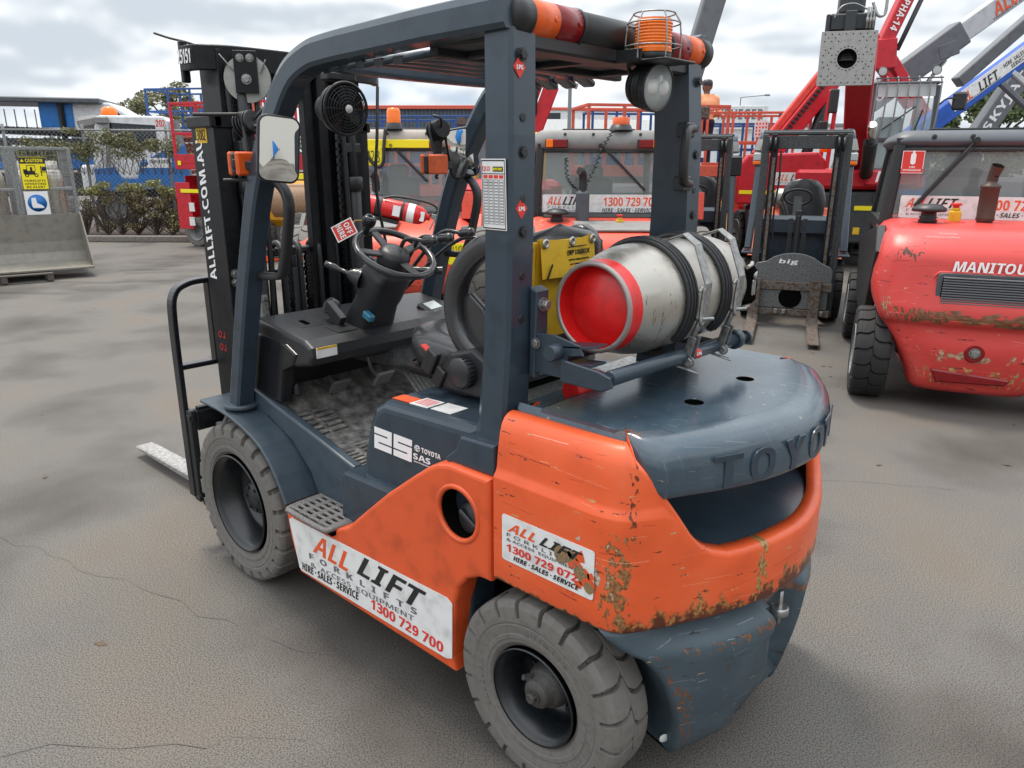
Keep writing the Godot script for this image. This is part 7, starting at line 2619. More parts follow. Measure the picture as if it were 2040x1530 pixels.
	add(t, "boom", b, M.lift_red)
	b = mb()
	b.cyl(V(0.36, 1.5, 0.15), V(0.26, 1.98, 0.8), 0.1, 20)
	var ram := add(t, "ram", b, M.black)
	b = mb()
	b.cyl(V(0.26, 1.98, 0.8), V(0.2, 2.2, 1.1), 0.065, 20)
	add(ram, "rod", b, M.chrome)
	b = mb()
	b.box(V(-0.4, 3.36, 2.25), V(0.52, 0.2, 0.16), 0.02)
	b.box(V(-0.42, 3.3, 2.34), V(0.13, 0.36, 0.1), 0.01)
	b.box(V(-0.68, 3.3, 2.34), V(0.05, 0.3, 0.06), 0.01)
	b.box(V(-0.16, 3.3, 2.34), V(0.05, 0.34, 0.06), 0.01)
	b.box(V(-0.42, 2.95, 2.36), V(0.5, 0.5, 0.1), 0.01)
	b.box(V(-0.4, 3.6, 2.1), V(0.3, 0.3, 0.3), 0.04)
	var hd := add(t, "boom_head", b, dark)
	b = mb()
	for k in 3:
		b.cyl(V(-0.24 + k * 0.035, 3.26, 2.44), V(-0.24 + k * 0.035, 3.5, 2.44), 0.014, 8)
		b.cyl(V(-0.24 + k * 0.035, 3.32, 2.44), V(-0.24 + k * 0.035, 3.38, 2.44), 0.02, 8)
	b.tube(curve([V(-0.62, 3.4, 2.42), V(-0.55, 3.52, 2.42), V(-0.4, 3.55, 2.4), V(-0.25, 3.48, 2.4)], 4), 0.01, 6)
	b.tube(curve([V(-0.2, 3.55, 2.42), V(-0.13, 3.4, 2.44), V(-0.05, 3.42, 2.42), V(-0.04, 3.6, 2.4)], 4), 0.018, 6)
	add(hd, "hoses", b, M.zinc)
	b = mb()
	b.box(Vector3.ZERO, V(0.645, 0.63, 0.03), 0.003)
	var pl := solid(t, "drilled_plate", b, mat("plate_steel", lin(0.34, 0.335, 0.32), 0.45, 0.4, T.dirt, 2.0))
	pl.transform = Transform3D(Basis(V(0.999, 0.0, 0), V(-0.0, 1, -0.04), Z).orthonormalized(), V(-0.43, 2.915, 2.5))
	cutter(pl, V(0, 0, -0.1), V(0, 0, 0.1), 0.115, 28)
	b = mb()
	for k in 20:
		var an := TAU * k / 20
		b.cyl(V(cos(an) * 0.138, sin(an) * 0.138, 0.016), V(cos(an) * 0.138, sin(an) * 0.138, 0.017), 0.0075, 8)
	for sx in [-1, 1]:
		for sy in [-1, 1]:
			for q in [[0.28, 0.28], [0.2, 0.28], [0.12, 0.28], [0.04, 0.28], [0.28, 0.2], [0.24, 0.24], [0.16, 0.24], [0.2, 0.2], [0.12, 0.2], [0.26, 0.1], [0.22, 0.07], [0.18, 0.04], [0.28, 0.04], [0.2, 0.12]]:
				b.cyl(V(q[0] * sx, q[1] * sy, 0.016), V(q[0] * sx, q[1] * sy, 0.017), 0.008, 8)
	add(t, "bolt_holes", b, M.void).set_meta("kind", "stuff")
	t.get_child(t.get_child_count() - 1).transform = pl.transform
	b = mb()
	b.lathe([[0.0, 0.0], [0.11, 0.0], [0.11, 0.05]], V(-0.43, 2.915, 2.43), Z, 28)
	b.box(V(-0.43, 2.9, 2.46), V(0.18, 0.012, 0.05), 0.003)
	add(t, "rotator_hub", b, M.black_gloss)


# many small leaves spread through ellipsoid clumps, as one mass
func leaves(par: Node, called: String, clumps: Array, count: int, size: float, tint: Array, seed_: int) -> MultiMeshInstance3D:
	var g := RandomNumberGenerator.new()
	g.seed = seed_
	var b := mb()
	b.quad(V(-0.5, 0, 0), V(0, -0.08, 0.28), V(0.5, 0, 0), V(0, 0.1, -0.28))
	var mm := MultiMesh.new()
	mm.transform_format = MultiMesh.TRANSFORM_3D
	mm.use_colors = true
	mm.mesh = b.done()
	mm.instance_count = count
	for i in count:
		var c: Array = clumps[g.randi() % clumps.size()]
		var d := V(g.randfn(0, 1), g.randfn(0, 1), g.randfn(0, 1)).normalized() * pow(g.randf(), 0.45)
		var p: Vector3 = c[0] + d * c[1]
		var bs := Basis.from_euler(V(g.randf() * TAU, g.randf() * TAU, g.randf() * TAU)).scaled(Vector3.ONE * size * g.randf_range(0.6, 1.4))
		mm.set_instance_transform(i, Transform3D(bs, p))
		mm.set_instance_color(i, (tint[0] as Color).lerp(tint[1], g.randf()).lerp(tint[2], pow(g.randf(), 3.0)))
	var o := MultiMeshInstance3D.new()
	o.multimesh = mm
	var m := StandardMaterial3D.new()
	m.vertex_color_use_as_albedo = true
	m.roughness = 0.6
	m.backlight_enabled = true
	m.backlight = Color(0.1, 0.13, 0.04)
	o.material_override = m
	put(par, o, called)
	o.set_meta("kind", "stuff")
	return o


func twigs(par: Node, called: String, roots: Array, spread: Vector3, tall: float, n: int, thick: float, seed_: int, m: Material):
	var g := RandomNumberGenerator.new()
	g.seed = seed_
	var b := mb()
	for r in roots:
		for k in n:
			var a: Vector3 = r
			var t: Vector3 = a + V(g.randfn(0, 1) * spread.x, tall * g.randf_range(0.4, 1.0), g.randfn(0, 1) * spread.z)
			var mid := a.lerp(t, 0.5) + V(g.randfn(0, 0.3) * spread.x, tall * 0.08, g.randfn(0, 0.3) * spread.z)
			b.tube([a, mid, t], [thick, thick * 0.7, thick * 0.3], 4, false, false)
	var o := add(par, called, b, m)
	o.set_meta("kind", "stuff")


func tree(label: String, at_: Vector3, h: float, w: float, seed_: int, tint: Array, count: int, leaf: float, low := 0.4):
	var t := thing("tree", label, "tree", at_, "trees beyond the yard")
	var g := RandomNumberGenerator.new()
	g.seed = seed_
	var b := mb()
	b.tube([V(0, 0, 0), V(0.1, h * 0.3, 0), V(0.0, h * 0.6, 0.1), V(0.1, h * 0.85, 0)], [h * 0.04, h * 0.032, h * 0.02, h * 0.008], 8, false, false)
	var clumps := []
	for k in 15:
		var a := g.randf() * TAU
		var rr := w * 0.5 * sqrt(g.randf()) * 0.85
		var y := h * g.randf_range(low + 0.12, 0.93)
		var p := V(cos(a) * rr, y, sin(a) * rr)
		clumps.append([p, V(w * g.randf_range(0.1, 0.22), h * g.randf_range(0.05, 0.11), w * g.randf_range(0.1, 0.22))])
		b.tube([V(0.05, y * 0.6, 0), V(p.x * 0.5, y * 0.85, p.z * 0.5), p], [h * 0.014, h * 0.009, h * 0.004], 5, false, false)
	add(t, "trunk", b, M.bark)
	leaves(t, "crown", clumps, count, leaf, tint, seed_ + 1)


func yard():
	mat("bark", lin(0.12, 0.095, 0.075), 0.9, 0.0, T.dust, 2.0)
	mat("twig", lin(0.07, 0.05, 0.04), 0.9)
	mat("kerb", lin(0.25, 0.225, 0.2), 0.85, 0.0, T.dust, 1.5)
	mat("blue", Color(0.07, 0.42, 0.71), 0.4, 0.0, T.dirt, 0.8)
	mat("truck_white", lin(0.7, 0.71, 0.72), 0.4, 0.0, T.dirt, 0.8)
	mat("glass_dark", lin(0.02, 0.025, 0.03), 0.08)
	var X := V(1, 0, 0)
	var Y := V(0, 1, 0)
	var Z := V(0, 0, 1)
	# ---- kerb and verge
	var b := mb()
	for k in 12:
		var x0 := -14.0 + k * 0.75
		b.box(at(x0 + 0.37, 16.05, 0.065), V(0.742, 0.13, 0.16), 0.015, facing(3))
	structure("kerb", b, M.kerb)
	b = mb()
	var c0 := at(-14.5, 16.2, 0.06)
	b.quad(at(-14.5, 16.1, 0.09), at(-4.6, 16.1, 0.09), at(-4.6, 18.6, 0.09), at(-14.5, 18.6, 0.09))
	structure("verge", b, mat("mulch", lin(0.09, 0.065, 0.05), 0.95, 0.0, T.dust, 3.0))
	# ---- chain link fence
	var fn := thing("chain_link_fence", "grey chain link fence with steel posts behind the hedge on the left", "fence", at(-9.0, 17.3), "", facing(3))
	b = mb()
	var H := 2.3
	var L := 9.0
	var k2 := -L / 2 - H
	while k2 < L / 2:
		for s in [-1.0, 1.0]:
			var xa := k2
			var xb := k2 + H
			var ya := 0.0
			var yb := H
			if xa < -L / 2:
				ya = -L / 2 - xa
				xa = -L / 2
			if xb > L / 2:
				yb = H - (xb - L / 2)
				xb = L / 2
			if xb > xa:
				b.bar(V(xa * s, ya + 0.05, 0), V(xb * s, yb + 0.05, 0.0), 0.005, 0.005, Y, 0.0)
		k2 += 0.1
	add(fn, "chain_link_mesh", b, M.galv).set_meta("kind", "stuff")
	for x in [-4.4, -2.2, -0.5, 1.3, 3.1, 4.5]:
		b = mb()
		b.cyl(V(x, 0, -0.04), V(x, H + 0.12, -0.04), 0.03, 12)
		add(fn, "post", b, M.galv)
	b = mb()
	b.cyl(V(-L / 2, H, -0.01), V(L / 2, H, -0.01), 0.022, 10)
	add(fn, "top_rail", b, M.galv)
	# ---- creeper on the fence and hedge below it
	var cr := thing("creeper", "tangled green creeper growing over the chain link fence", "climbing plant", at(-9.0, 17.2), "", facing(3))
	var cl := []
	var g := RandomNumberGenerator.new()
	g.seed = 5
	for k in 46:
		var x := g.randf_range(-2.3, 1.55)
		cl.append([V(x, 1.93 + g.randfn(0, 0.2) - absf(x) * 0.04, 0.06), V(g.randf_range(0.12, 0.28), g.randf_range(0.08, 0.2), 0.09)])
	leaves(cr, "leaves", cl, 8500, 0.05, [Color(0.1, 0.11, 0.05), Color(0.17, 0.18, 0.08), Color(0.28, 0.25, 0.14)], 51)
	var rt := []
	for k in 26:
		rt.append(V(-1.9 + k * 0.14, 1.35, 0.03))
	twigs(cr, "stems", rt, V(0.25, 0, 0.04), 0.85, 5, 0.006, 52, M.twig)
	var hg := thing("hedge", "half bare brown and green hedge behind the kerb on the left", "hedge", at(-8.55, 16.65), "", facing(3))
	cl = []
	for k in 46:
		var x := g.randf_range(-1.25, 1.25)
		cl.append([V(x, g.randf_range(0.55, 1.05) if g.randf() < 0.65 else g.randf_range(0.25, 0.6), g.randf_range(-0.2, 0.22)), V(g.randf_range(0.1, 0.22), g.randf_range(0.08, 0.16), 0.14)])
	leaves(hg, "leaves", cl, 5600, 0.05, [Color(0.1, 0.075, 0.045), Color(0.18, 0.135, 0.075), Color(0.2, 0.2, 0.08)], 53)
	cl = []
	for k in 16:
		cl.append([V(g.randf_range(-1.2, 1.25), 1.1 + g.randfn(0, 0.07), g.randf_range(-0.1, 0.2)), V(0.16, 0.09, 0.14)])
	cl.append([V(1.15, 0.4, 0.2), V(0.2, 0.3, 0.15)])
	leaves(hg, "fresh_leaves", cl, 1800, 0.05, [Color(0.13, 0.15, 0.04), Color(0.22, 0.22, 0.07), Color(0.3, 0.27, 0.1)], 54)
	rt = []
	for x in [-1.1, -0.8, -0.35, -0.05, 0.3, 0.7, 1.05]:
		rt.append(V(x, 0.08, 0))
	twigs(hg, "stems", rt, V(0.35, 0, 0.2), 0.95, 26, 0.012, 55, M.twig)
	# ---- loader bucket on a pallet, in front of the gas cage
	var bk := thing("loader_bucket", "wide grey steel loader bucket resting on a pallet at the left edge", "bucket", at(-6.29, 11.24, 0.13), "", facing(38))
	b = mb()
	var sec := P2([0.0, 0.0, -0.3, 0.0, -0.5, 0.06, -0.6, 0.18, -0.63, 0.35, -0.62, 0.76, -0.6, 0.76, -0.607, 0.36, -0.58, 0.2, -0.48, 0.09, -0.3, 0.03, 0.0, 0.018])
	b.prism(sec, V(0, 0, 0), Z, Y, 0.02, 2.3)
	add(bk, "shell", b, mat("bucket_grey", lin(0.21, 0.195, 0.165), 0.6, 0.15, T.dirt, 1.0))
	for x in [-2.3, -0.02]:
		b = mb()
		b.prism(P2([0.0, 0.0, -0.3, 0.0, -0.5, 0.06, -0.6, 0.18, -0.63, 0.35, -0.62, 0.78, -0.52, 0.76, -0.06, 0.12]), V(x, 0, 0), Z, Y, -0.02, 0.0)
		add(bk, "side_plate", b, M.bucket_grey)
	b = mb()
	b.box(V(-1.16, 0.012, 0.02), V(2.28, 0.03, 0.12), 0.004)
	add(bk, "cutting_edge", b, M.bucket_grey)
	var pt := thing("pallet", "weathered timber pallet under the steel bucket", "pallet", at(-6.6, 10.85), "", facing(38))
	var wood := mat("pallet_wood", lin(0.13, 0.11, 0.095), 0.9, 0.0, T.dust, 3.0)
	for k in 5:
		b = mb()
		b.box(V(-0.7, 0.115, 0.1 - k * 0.26), V(1.2, 0.02, 0.12), 0.003)
		add(pt, "board", b, wood)
	for x in [-1.26, -0.7, -0.14]:
		b = mb()
		b.box(V(x, 0.06, -0.42), V(0.08, 0.088, 1.15), 0.004)
		add(pt, "bearer", b, wood)
	var cg := thing("gas_cage", "galvanised mesh gas bottle cage with two safety signs behind the bucket", "cage", at(-6.29, 11.24), "", facing(38))
	for x in [0.0, -0.72, -0.76, -1.5]:
		for z in [-0.8, -1.7]:
			b = mb()
			b.bar(V(x, 0.1, z), V(x, 1.84, z), 0.05, 0.05)
			add(cg, "post", b, M.galv)
	for y in [0.14, 0.8, 1.25, 1.84]:
		b = mb()
		b.bar(V(-1.5, y, -0.8), V(0.0, y, -0.8), 0.04, 0.04)
		b.bar(V(0.0, y, -0.8), V(0.0, y, -1.7), 0.04, 0.04)
		b.bar(V(-1.5, y, -1.7), V(0.0, y, -1.7), 0.04, 0.04)
		add(cg, "rail", b, M.galv)
	b = mb()
	for k in 31:
		b.bar(V(-1.5 + k * 0.05, 0.14, -0.8), V(-1.5 + k * 0.05, 1.84, -0.8), 0.004, 0.004, X, 0.0)
	for k in 35:
		b.bar(V(-1.5, 0.14 + k * 0.05, -0.8), V(0, 0.14 + k * 0.05, -0.8), 0.004, 0.004, Y, 0.0)
		b.bar(V(0, 0.14 + k * 0.05, -0.8), V(0, 0.14 + k * 0.05, -1.7), 0.004, 0.004, Y, 0.0)
	for k in 18:
		b.bar(V(0, 0.14, -0.8 - k * 0.05), V(0, 1.84, -0.8 - k * 0.05), 0.004, 0.004, Z, 0.0)
	add(cg, "wire_mesh", b, M.galv).set_meta("kind", "stuff")
	var which := ["rightmost silver gas bottle in the mesh cage, near the corner post", "silver gas bottle in the mesh cage behind the safety signs", "silver gas bottle in the left half of the cage, next to the middle post", "leftmost silver gas bottle in the mesh cage"]
	for q in [[-0.22, -1.2, 0], [-0.55, -1.25, 1], [-1.0, -1.2, 2], [-1.3, -1.25, 3]]:
		var gb := thing("gas_cylinder", "", "gas bottle", cg.transform * V(q[0], 0.66, q[1]), "gas bottles in the cage")
		b = mb()
		b.lathe([[0.0, 0.0], [0.15, 0.0], [0.155, 0.1], [0.155, 0.7], [0.13, 0.84], [0.09, 0.88]], Vector3.ZERO, Y, 24)
		add(gb, "shell", b, M.aluminium)
		b = mb()
		b.lathe([[0.157, 0.02], [0.158, 0.14]], Vector3.ZERO, Y, 24)
		add(gb, "red_band", b, M.red_cap)
		b = mb()
		b.lathe([[0.1, 0.86], [0.1, 1.0], [0.09, 1.0]], Vector3.ZERO, Y, 24)
		add(gb, "collar", b, M.aluminium)
		gb.set_meta("label", which[q[2]])
	b = mb()
	b.box(V(-0.75, 0.6, -1.25), V(1.5, 0.03, 0.9), 0.004)
	add(cg, "shelf", b, M.galv)
	b = mb()
	b.box(V(-0.5, 1.485, -0.765), V(0.34, 0.48, 0.006), 0.002)
	var cs := add(cg, "caution_sign", b, M.yellow, "yellow and black sign: CAUTION, forklifts operating, be alert")
	b = mb()
	b.box(V(-0.5, 1.665, -0.7615), V(0.32, 0.09, 0.002), 0.0)
	for e in [[0, 0.235, 0.34, 0.008], [0, -0.235, 0.34, 0.008], [0.166, 0, 0.008, 0.47], [-0.166, 0, 0.008, 0.47]]:
		b.box(V(-0.5 + e[0], 1.485 + e[1], -0.7615), V(e[2], e[3], 0.002), 0.0)
	# the little forklift on it
	for q in [[-0.55, 1.49, 0.14, 0.055], [-0.605, 1.51, 0.05, 0.06], [-0.4, 1.515, 0.012, 0.15], [-0.36, 1.545, 0.06, 0.06], [-0.37, 1.5, 0.09, 0.01], [-0.53, 1.595, 0.11, 0.008], [-0.475, 1.555, 0.008, 0.08], [-0.58, 1.555, 0.008, 0.08], [-0.525, 1.54, 0.03, 0.06]]:
		b.box(V(q[0], q[1], -0.7615), V(q[2], q[3], 0.002), 0.0)
	for x in [-0.59, -0.47]:
		b.lathe([[0.027, 0.0], [0.027, 0.002], [0.014, 0.002], [0.014, 0.0]], V(x, 1.455, -0.7625), Z, 16, false)
	add(cs, "pictogram", b, M.ink)
	txt(cs, "CAUTION", M.yellow, V(-0.475, 1.665, -0.7605), X, Y, 0.22, 0.05)
	for q in [["FORKLIFTS", 1.375, 0.27], ["OPERATING", 1.33, 0.27], ["BE ALERT", 1.285, 0.24]]:
		txt(cs, q[0], M.ink, V(-0.5, q[1], -0.762), X, Y, q[2], 0.03)
	b = mb()
	b.prism(P2([-0.022, -0.018, 0.022, -0.018, 0.0, 0.024]), V(-0.625, 1.665, -0.7605), X, Y, 0.0, 0.001)
	add(cs, "warning_triangle", b, M.yellow)
	b = mb()
	b.box(V(-0.52, 1.0, -0.765), V(0.31, 0.44, 0.006), 0.002)
	var ss := add(cg, "boot_sign", b, M.ink_white, "white sign with a blue disc and white safety boot")
	b = mb()
	b.lathe([[0.125, 0.0], [0.125, 0.002], [0.0, 0.002]], V(-0.52, 1.05, -0.762), Z, 32)
	add(ss, "blue_disc", b, M.blue)
	b = mb()
	b.prism(P2([-0.07, 0.075, -0.015, 0.08, -0.005, 0.0, 0.06, -0.035, 0.08, -0.06, 0.075, -0.075, -0.06, -0.07, -0.075, -0.04]), V(-0.52, 1.05, -0.76), X, Y, 0.0, 0.0015)
	add(ss, "boot", b, M.ink_white)
	txt(ss, "FOOT PROTECTION", M.blue, V(-0.52, 0.86, -0.7615), X, Y, 0.27, 0.026)
	txt(ss, "MUST BE WORN", M.blue, V(-0.52, 0.82, -0.7615), X, Y, 0.24, 0.026)
	# ---- cone
	var cn := thing("traffic_cone", "orange and white traffic cone beyond the forklift's front pillar", "traffic cone", at(-4.3, 13.0))
	b = mb()
	b.box(V(0, 0.02, 0), V(0.36, 0.04, 0.36), 0.01)
	b.lathe([[0.15, 0.04], [0.1, 0.3]], Vector3.ZERO, Y, 24)
	b.lathe([[0.075, 0.55], [0.03, 0.9], [0.0, 0.9]], Vector3.ZERO, Y, 24)
	add(cn, "cone", b, M.ink_orange)
	b = mb()
	b.lathe([[0.101, 0.3], [0.075, 0.55]], Vector3.ZERO, Y, 24)
	add(cn, "white_band", b, M.ink_white)
	# ---- trucks beyond the fence
	var tk := thing("truck", "white and blue cab truck with amber beacon behind the fence", "truck", at(-9.5, 19.6), "", facing(14))
	b = mb()
	b.prism(P2([-0.95, 1.2, -0.98, 1.75, -0.82, 2.6, -0.7, 2.72, 0.75, 2.72, 0.85, 2.6, 0.85, 1.5, 0.3, 1.2]), V(0, 0, -2.0), X, Y, 0.0, 2.1, 0.05, 2)
	add(tk, "cab", b, M.truck_white)
	b = mb()
	b.prism(P2([-0.55, 1.95, -0.5, 2.55, 0.55, 2.5, 0.55, 1.95]), V(0, 0, 0.1), X, Y, 0.0, 0.012)
	add(tk, "side_window", b, M.glass_dark)
	b = mb()
	b.prism(P2([-1.0, 0.9, -1.0, 1.45, -0.5, 1.5, -0.35, 1.2, 0.0, 1.22, 0.1, 1.6, 0.85, 1.98, 1.2, 2.05, 1.25, 1.0]), V(0, 0, 0.09), X, Y, 0.0, 0.05, 0.01)
	add(tk, "blue_skirt", b, M.blue)
	b = mb()
	b.box(V(-1.12, 1.2, -0.9), V(0.3, 0.7, 2.2), 0.06)
	add(tk, "front_bumper", b, M.truck_white)
	b = mb()
	b.box(V(0.48, 1.6, 0.146), V(0.72, 0.24, 0.008), 0.002)
	var ts := add(tk, "name_board", b, M.ink_white)
	txt(ts, "TRANSPORT SERVICES", M.ink, V(0.56, 1.63, 0.152), X, Y, 0.46, 0.08)
	b = mb()
	b.lathe([[0.09, 0.0], [0.09, 0.002], [0.0, 0.002]], V(0.2, 1.6, 0.151), Z, 20)
	add(ts, "round_emblem", b, M.blue)
	txt(ts, "T", M.ink_white, V(0.2, 1.6, 0.154), X, Y, 0.08, 0.1)
	txt(tk, "202", M.ink_red, V(0.68, 2.55, 0.105), X, Y, 0.22, 0.16)
	b = mb()
	b.lathe([[0.19, 0.0], [0.19, 0.06], [0.16, 0.16], [0.08, 0.2], [0.0, 0.2]], V(-0.55, 2.74, -0.3), Y, 20)
	add(tk, "beacon", b, M.amber)
	b = mb()
	b.box(V(-0.98, 2.55, -0.9), V(0.5, 0.3, 2.0), 0.08, Basis(Z, 0.2))
	add(tk, "sun_visor", b, M.roof_pale)
	b = mb()
	b.bar(V(-0.62, 1.5, 0.2), V(-0.5, 2.6, 0.2), 0.07, 0.09)
	b.box(V(-0.62, 2.6, 0.2), V(0.3, 0.2, 0.16), 0.04)
	add(tk, "mirror_arm", b, M.galv)
	b = mb()
	var hose := []
	var hr := []
	for k in 60:
		hose.append(V(1.0 + k * 0.003, 2.65 - k * 0.024, -0.1))
		hr.append(0.1 if k % 2 == 0 else 0.082)
	b.tube(hose, hr, 12)
	add(tk, "exhaust_stack", b, M.galv)
	for x in [-0.6, 1.6, 3.2]:
		wheel(tk, V(x, 0.5, -0.1), 0.42, 0.3, 0.24, {"tyre": tyre_mesh(0.5, 0.28, 0.28, 14, 0.01, 0.2, 0.2), "rim": rim_mesh(0.27, 0.28, 0.08, 10, 0.15)}, 1.0, "rubber_dark", "rim_grey")
	b = mb()
	b.box(V(1.2, 0.85, -1.0), V(4.6, 0.25, 1.0), 0.03)
	add(tk, "frame", b, M.black)
	tk = thing("truck", "white cab of a second truck with upright exhaust at far left", "truck", at(-13.0, 25.0), "", facing(14))
	b = mb()
	b.prism(P2([-1.0, 0.8, -1.0, 2.9, -0.85, 3.35, 0.2, 3.4, 0.9, 2.95, 1.3, 2.2, 1.3, 0.8]), V(0, 0, -2.2), X, Y, 0.0, 2.2, 0.06, 2)
	add(tk, "cab", b, M.truck_white)
	b = mb()
	b.prism(rrect(0.42, 0.34, 0.1, 3), V(0.3, 2.95, 0.0), X, Y, 0.0, 0.02)
	add(tk, "side_window", b, M.glass_dark)
	b = mb()
	b.tube([V(-1.15, 1.0, 0.1), V(-1.15, 3.3, 0.1), V(-1.0, 3.4, 0.15)], 0.09, 12)
	add(tk, "exhaust_stack", b, M.black)
	tk = thing("tipper_truck", "blue and dark steel truck body with railings at the far left edge", "truck", at(-15.0, 24.5), "", facing(14))
	b = mb()
	b.box(V(0.3, 3.42, -0.8), V(3.6, 0.16, 2.4), 0.03)
	add(tk, "roof", b, M.roof_grey)
	b = mb()
	b.box(V(0.75, 3.0, 0.0), V(0.95, 0.75, 0.1), 0.02)
	b.box(V(0.3, 1.6, -0.8), V(3.6, 0.5, 2.0), 0.05)
	add(tk, "side_panel", b, M.blue)
	for k in 7:
		b = mb()
		b.bar(V(-1.5 + k * 0.28, 2.5, 0.1), V(-1.5 + k * 0.28, 3.15, 0.1), 0.03, 0.03)
		add(tk, "rail_bar", b, M.galv)
	b = mb()
	var h2 := []
	var r2 := []
	for k in 90:
		h2.append(V(-1.6 + k * 0.035, 2.55 - k * 0.001, 0.3))
		r2.append(0.13 if k % 2 == 0 else 0.105)
	b.tube(h2, r2, 12)
	add(tk, "ribbed_hose", b, M.mast_black)
	b = mb()
	b.box(V(0.4, 2.2, 0.2), V(3.4, 0.2, 0.1), 0.02)
	b.box(V(0.3, 0.9, -0.8), V(3.6, 0.7, 2.0), 0.05)
	add(tk, "chassis", b, M.black)
	# ---- sheds, light poles, sign
	var sh := thing("shed", "dark blue grey corrugated shed with an orange roof edge, far behind", "building", at(-7.0, 62.0), "sheds beyond the yard", facing(-3))
	b = mb()
	for k in 40:
		b.prism(P2([0.0, 0.0, 0.1, 0.06, 0.22, 0.06, 0.3, 0.0]), V(-6.0 + k * 0.3, 0.0, 0.0), X, V(0, 0, 1), -5.5, 0.0)
	b.box(V(0, 2.75, -5), V(12, 5.5, 9.9), 0.0)
	add(sh, "wall", b, mat("shed_blue", lin(0.07, 0.09, 0.12), 0.6, 0.0, T.dirt, 0.3))
	b = mb()
	b.box(V(0.2, 5.65, -4.9), V(12.6, 0.28, 10.4), 0.02)
	add(sh, "roof_edge", b, M.lift_orange)
	sh = thing("shed", "white wall shed with dark window strip under an orange edge, far middle", "building", at(4.5, 60.0), "sheds beyond the yard", facing(4))
	b = mb()
	b.box(V(0, 2.7, -4), V(10, 5.4, 8), 0.0)
	add(sh, "wall", b, M.truck_white)
	b = mb()
	b.box(V(0, 5.45, -4), V(10.3, 0.2, 8.3), 0.02)
	add(sh, "roof_edge", b, M.lift_orange)
	b = mb()
	b.box(V(-2.2, 4.8, 0.02), V(2.6, 0.7, 0.06), 0.01)
	add(sh, "window", b, M.glass_dark)
	sh = thing("shed", "long low grey roofed shed in front of the white one", "building", at(4.4, 50.0), "sheds beyond the yard", facing(6))
	b = mb()
	b.box(V(0, 1.6, -4), V(11, 3.2, 8), 0.0)
	add(sh, "wall", b, M.galv)
	b = mb()
	b.prism(P2([0.4, 3.1, -4.0, 4.4, -8.4, 3.1]), V(-5.6, 0, 0), V(0, 0, 1), Y, -11.2, 0.0)
	add(sh, "roof", b, mat("roof_sheet", lin(0.3, 0.31, 0.31), 0.5, 0.3, T.dirt, 0.4))
	sh = thing("shed", "pale flat shed beyond the red boom on the right", "building", at(16.0, 55.0), "sheds beyond the yard", facing(-10))
	b = mb()
	b.box(V(0, 2.0, -4), V(14, 4.0, 8), 0.0)
	add(sh, "wall", b, M.truck_white)
	b = mb()
	b.box(V(0, 4.1, -4), V(14.3, 0.2, 8.3), 0.02)
	add(sh, "roof_edge", b, M.galv)
	var lp := thing("light_pole", "grey floodlight pole with two square heads beyond the sheds", "light pole", at(2.86, 40.0), "", facing(0))
	b = mb()
	b.tube([V(0, 0, 0), V(0, 5.2, 0)], [0.11, 0.09], 12)
	add(lp, "pole", b, M.galv)
	for s in [-1.0, 1.0]:
		b = mb()
		b.box(V(s * 0.22, 5.3, 0), V(0.34, 0.26, 0.12), 0.02, Basis(Z, -0.35))
		add(lp, "floodlight", b, M.roof_pale)
	lp = thing("light_pole", "thin light pole rising behind the forklift's round work lamp", "light pole", at(9.0, 46.0), "", facing(0))
	b = mb()
	b.tube([V(0, 0, 0), V(0, 6.6, 0)], [0.1, 0.08], 10)
	add(lp, "pole", b, M.galv)
	var sg := thing("roof_sign", "white board lettered KRUEGER on a far building behind the standing man", "sign", at(13.0, 45.0), "", facing(-8))
	b = mb()
	b.box(V(0, 4.1, 0), V(2.9, 1.2, 0.2), 0.02)
	add(sg, "board", b, M.truck_white)
	txt(sg, "KRUEGER", M.ink_grey, V(-0.05, 4.25, 0.105), X, Y, 2.5, 0.55)
	b = mb()
	b.box(V(0, 1.8, -2.0), V(4.0, 3.4, 3.6), 0.02)
	add(sg, "building", b, M.truck_white)
	b = mb()
	b.bar(V(-0.1, 4.7, 0), V(-0.1, 5.15, 0), 0.05, 0.05)
	b.bar(V(-0.1, 5.15, 0), V(1.3, 5.25, 0.2), 0.04, 0.04)
	b.box(V(1.3, 5.25, 0.2), V(0.3, 0.1, 0.12), 0.02)
	add(sg, "sign_lamp", b, M.galv)
	# ---- trees
	var gum := [Color(0.12, 0.13, 0.07), Color(0.2, 0.2, 0.1), Color(0.3, 0.27, 0.14)]
	var dark := [Color(0.05, 0.08, 0.03), Color(0.1, 0.14, 0.05), Color(0.18, 0.22, 0.1)]
	tree("open crowned gum tree behind the trucks on the left", at(-19.6, 45.0), 5.9, 4.2, 61, gum, 5200, 0.17, 0.45)
	tree("smaller gum tree left of the taller one behind the truck", at(-22.3, 46.0), 5.0, 2.6, 62, gum, 2600, 0.17, 0.5)
	tree("bushy dark green tree at the right edge behind the booms", at(16.6, 27.0), 4.9, 4.2, 63, dark, 9000, 0.16, 0.15)
	var tl := thing("tree_line", "distant line of low trees along the horizon", "trees", at(0.0, 95.0), "", facing(0))
	cl = []
	for k in 90:
		cl.append([V(-85.0 + k * 1.9 + g.randf() * 2, 1.6 + g.randf() * 1.2, g.randf() * 5), V(1.8, 1.4 + g.randf(), 1.5)])
	leaves(tl, "crowns", cl, 16000, 0.55, dark, 64)
	tl.set_meta("kind", "stuff")
	# ---- the workshop behind the viewer, which the mirrors show
	var wsx := thing("workshop", "pale workshop wall behind the viewer, seen in the forklift's mirrors", "building", V(-12.0, 0, -2.0))
	b = mb()
	b.box(V(0, 2.6, 0), V(0.3, 5.2, 22), 0.0)
	add(wsx, "wall", b, mat("wall_pale", lin(0.5, 0.5, 0.47), 0.8))
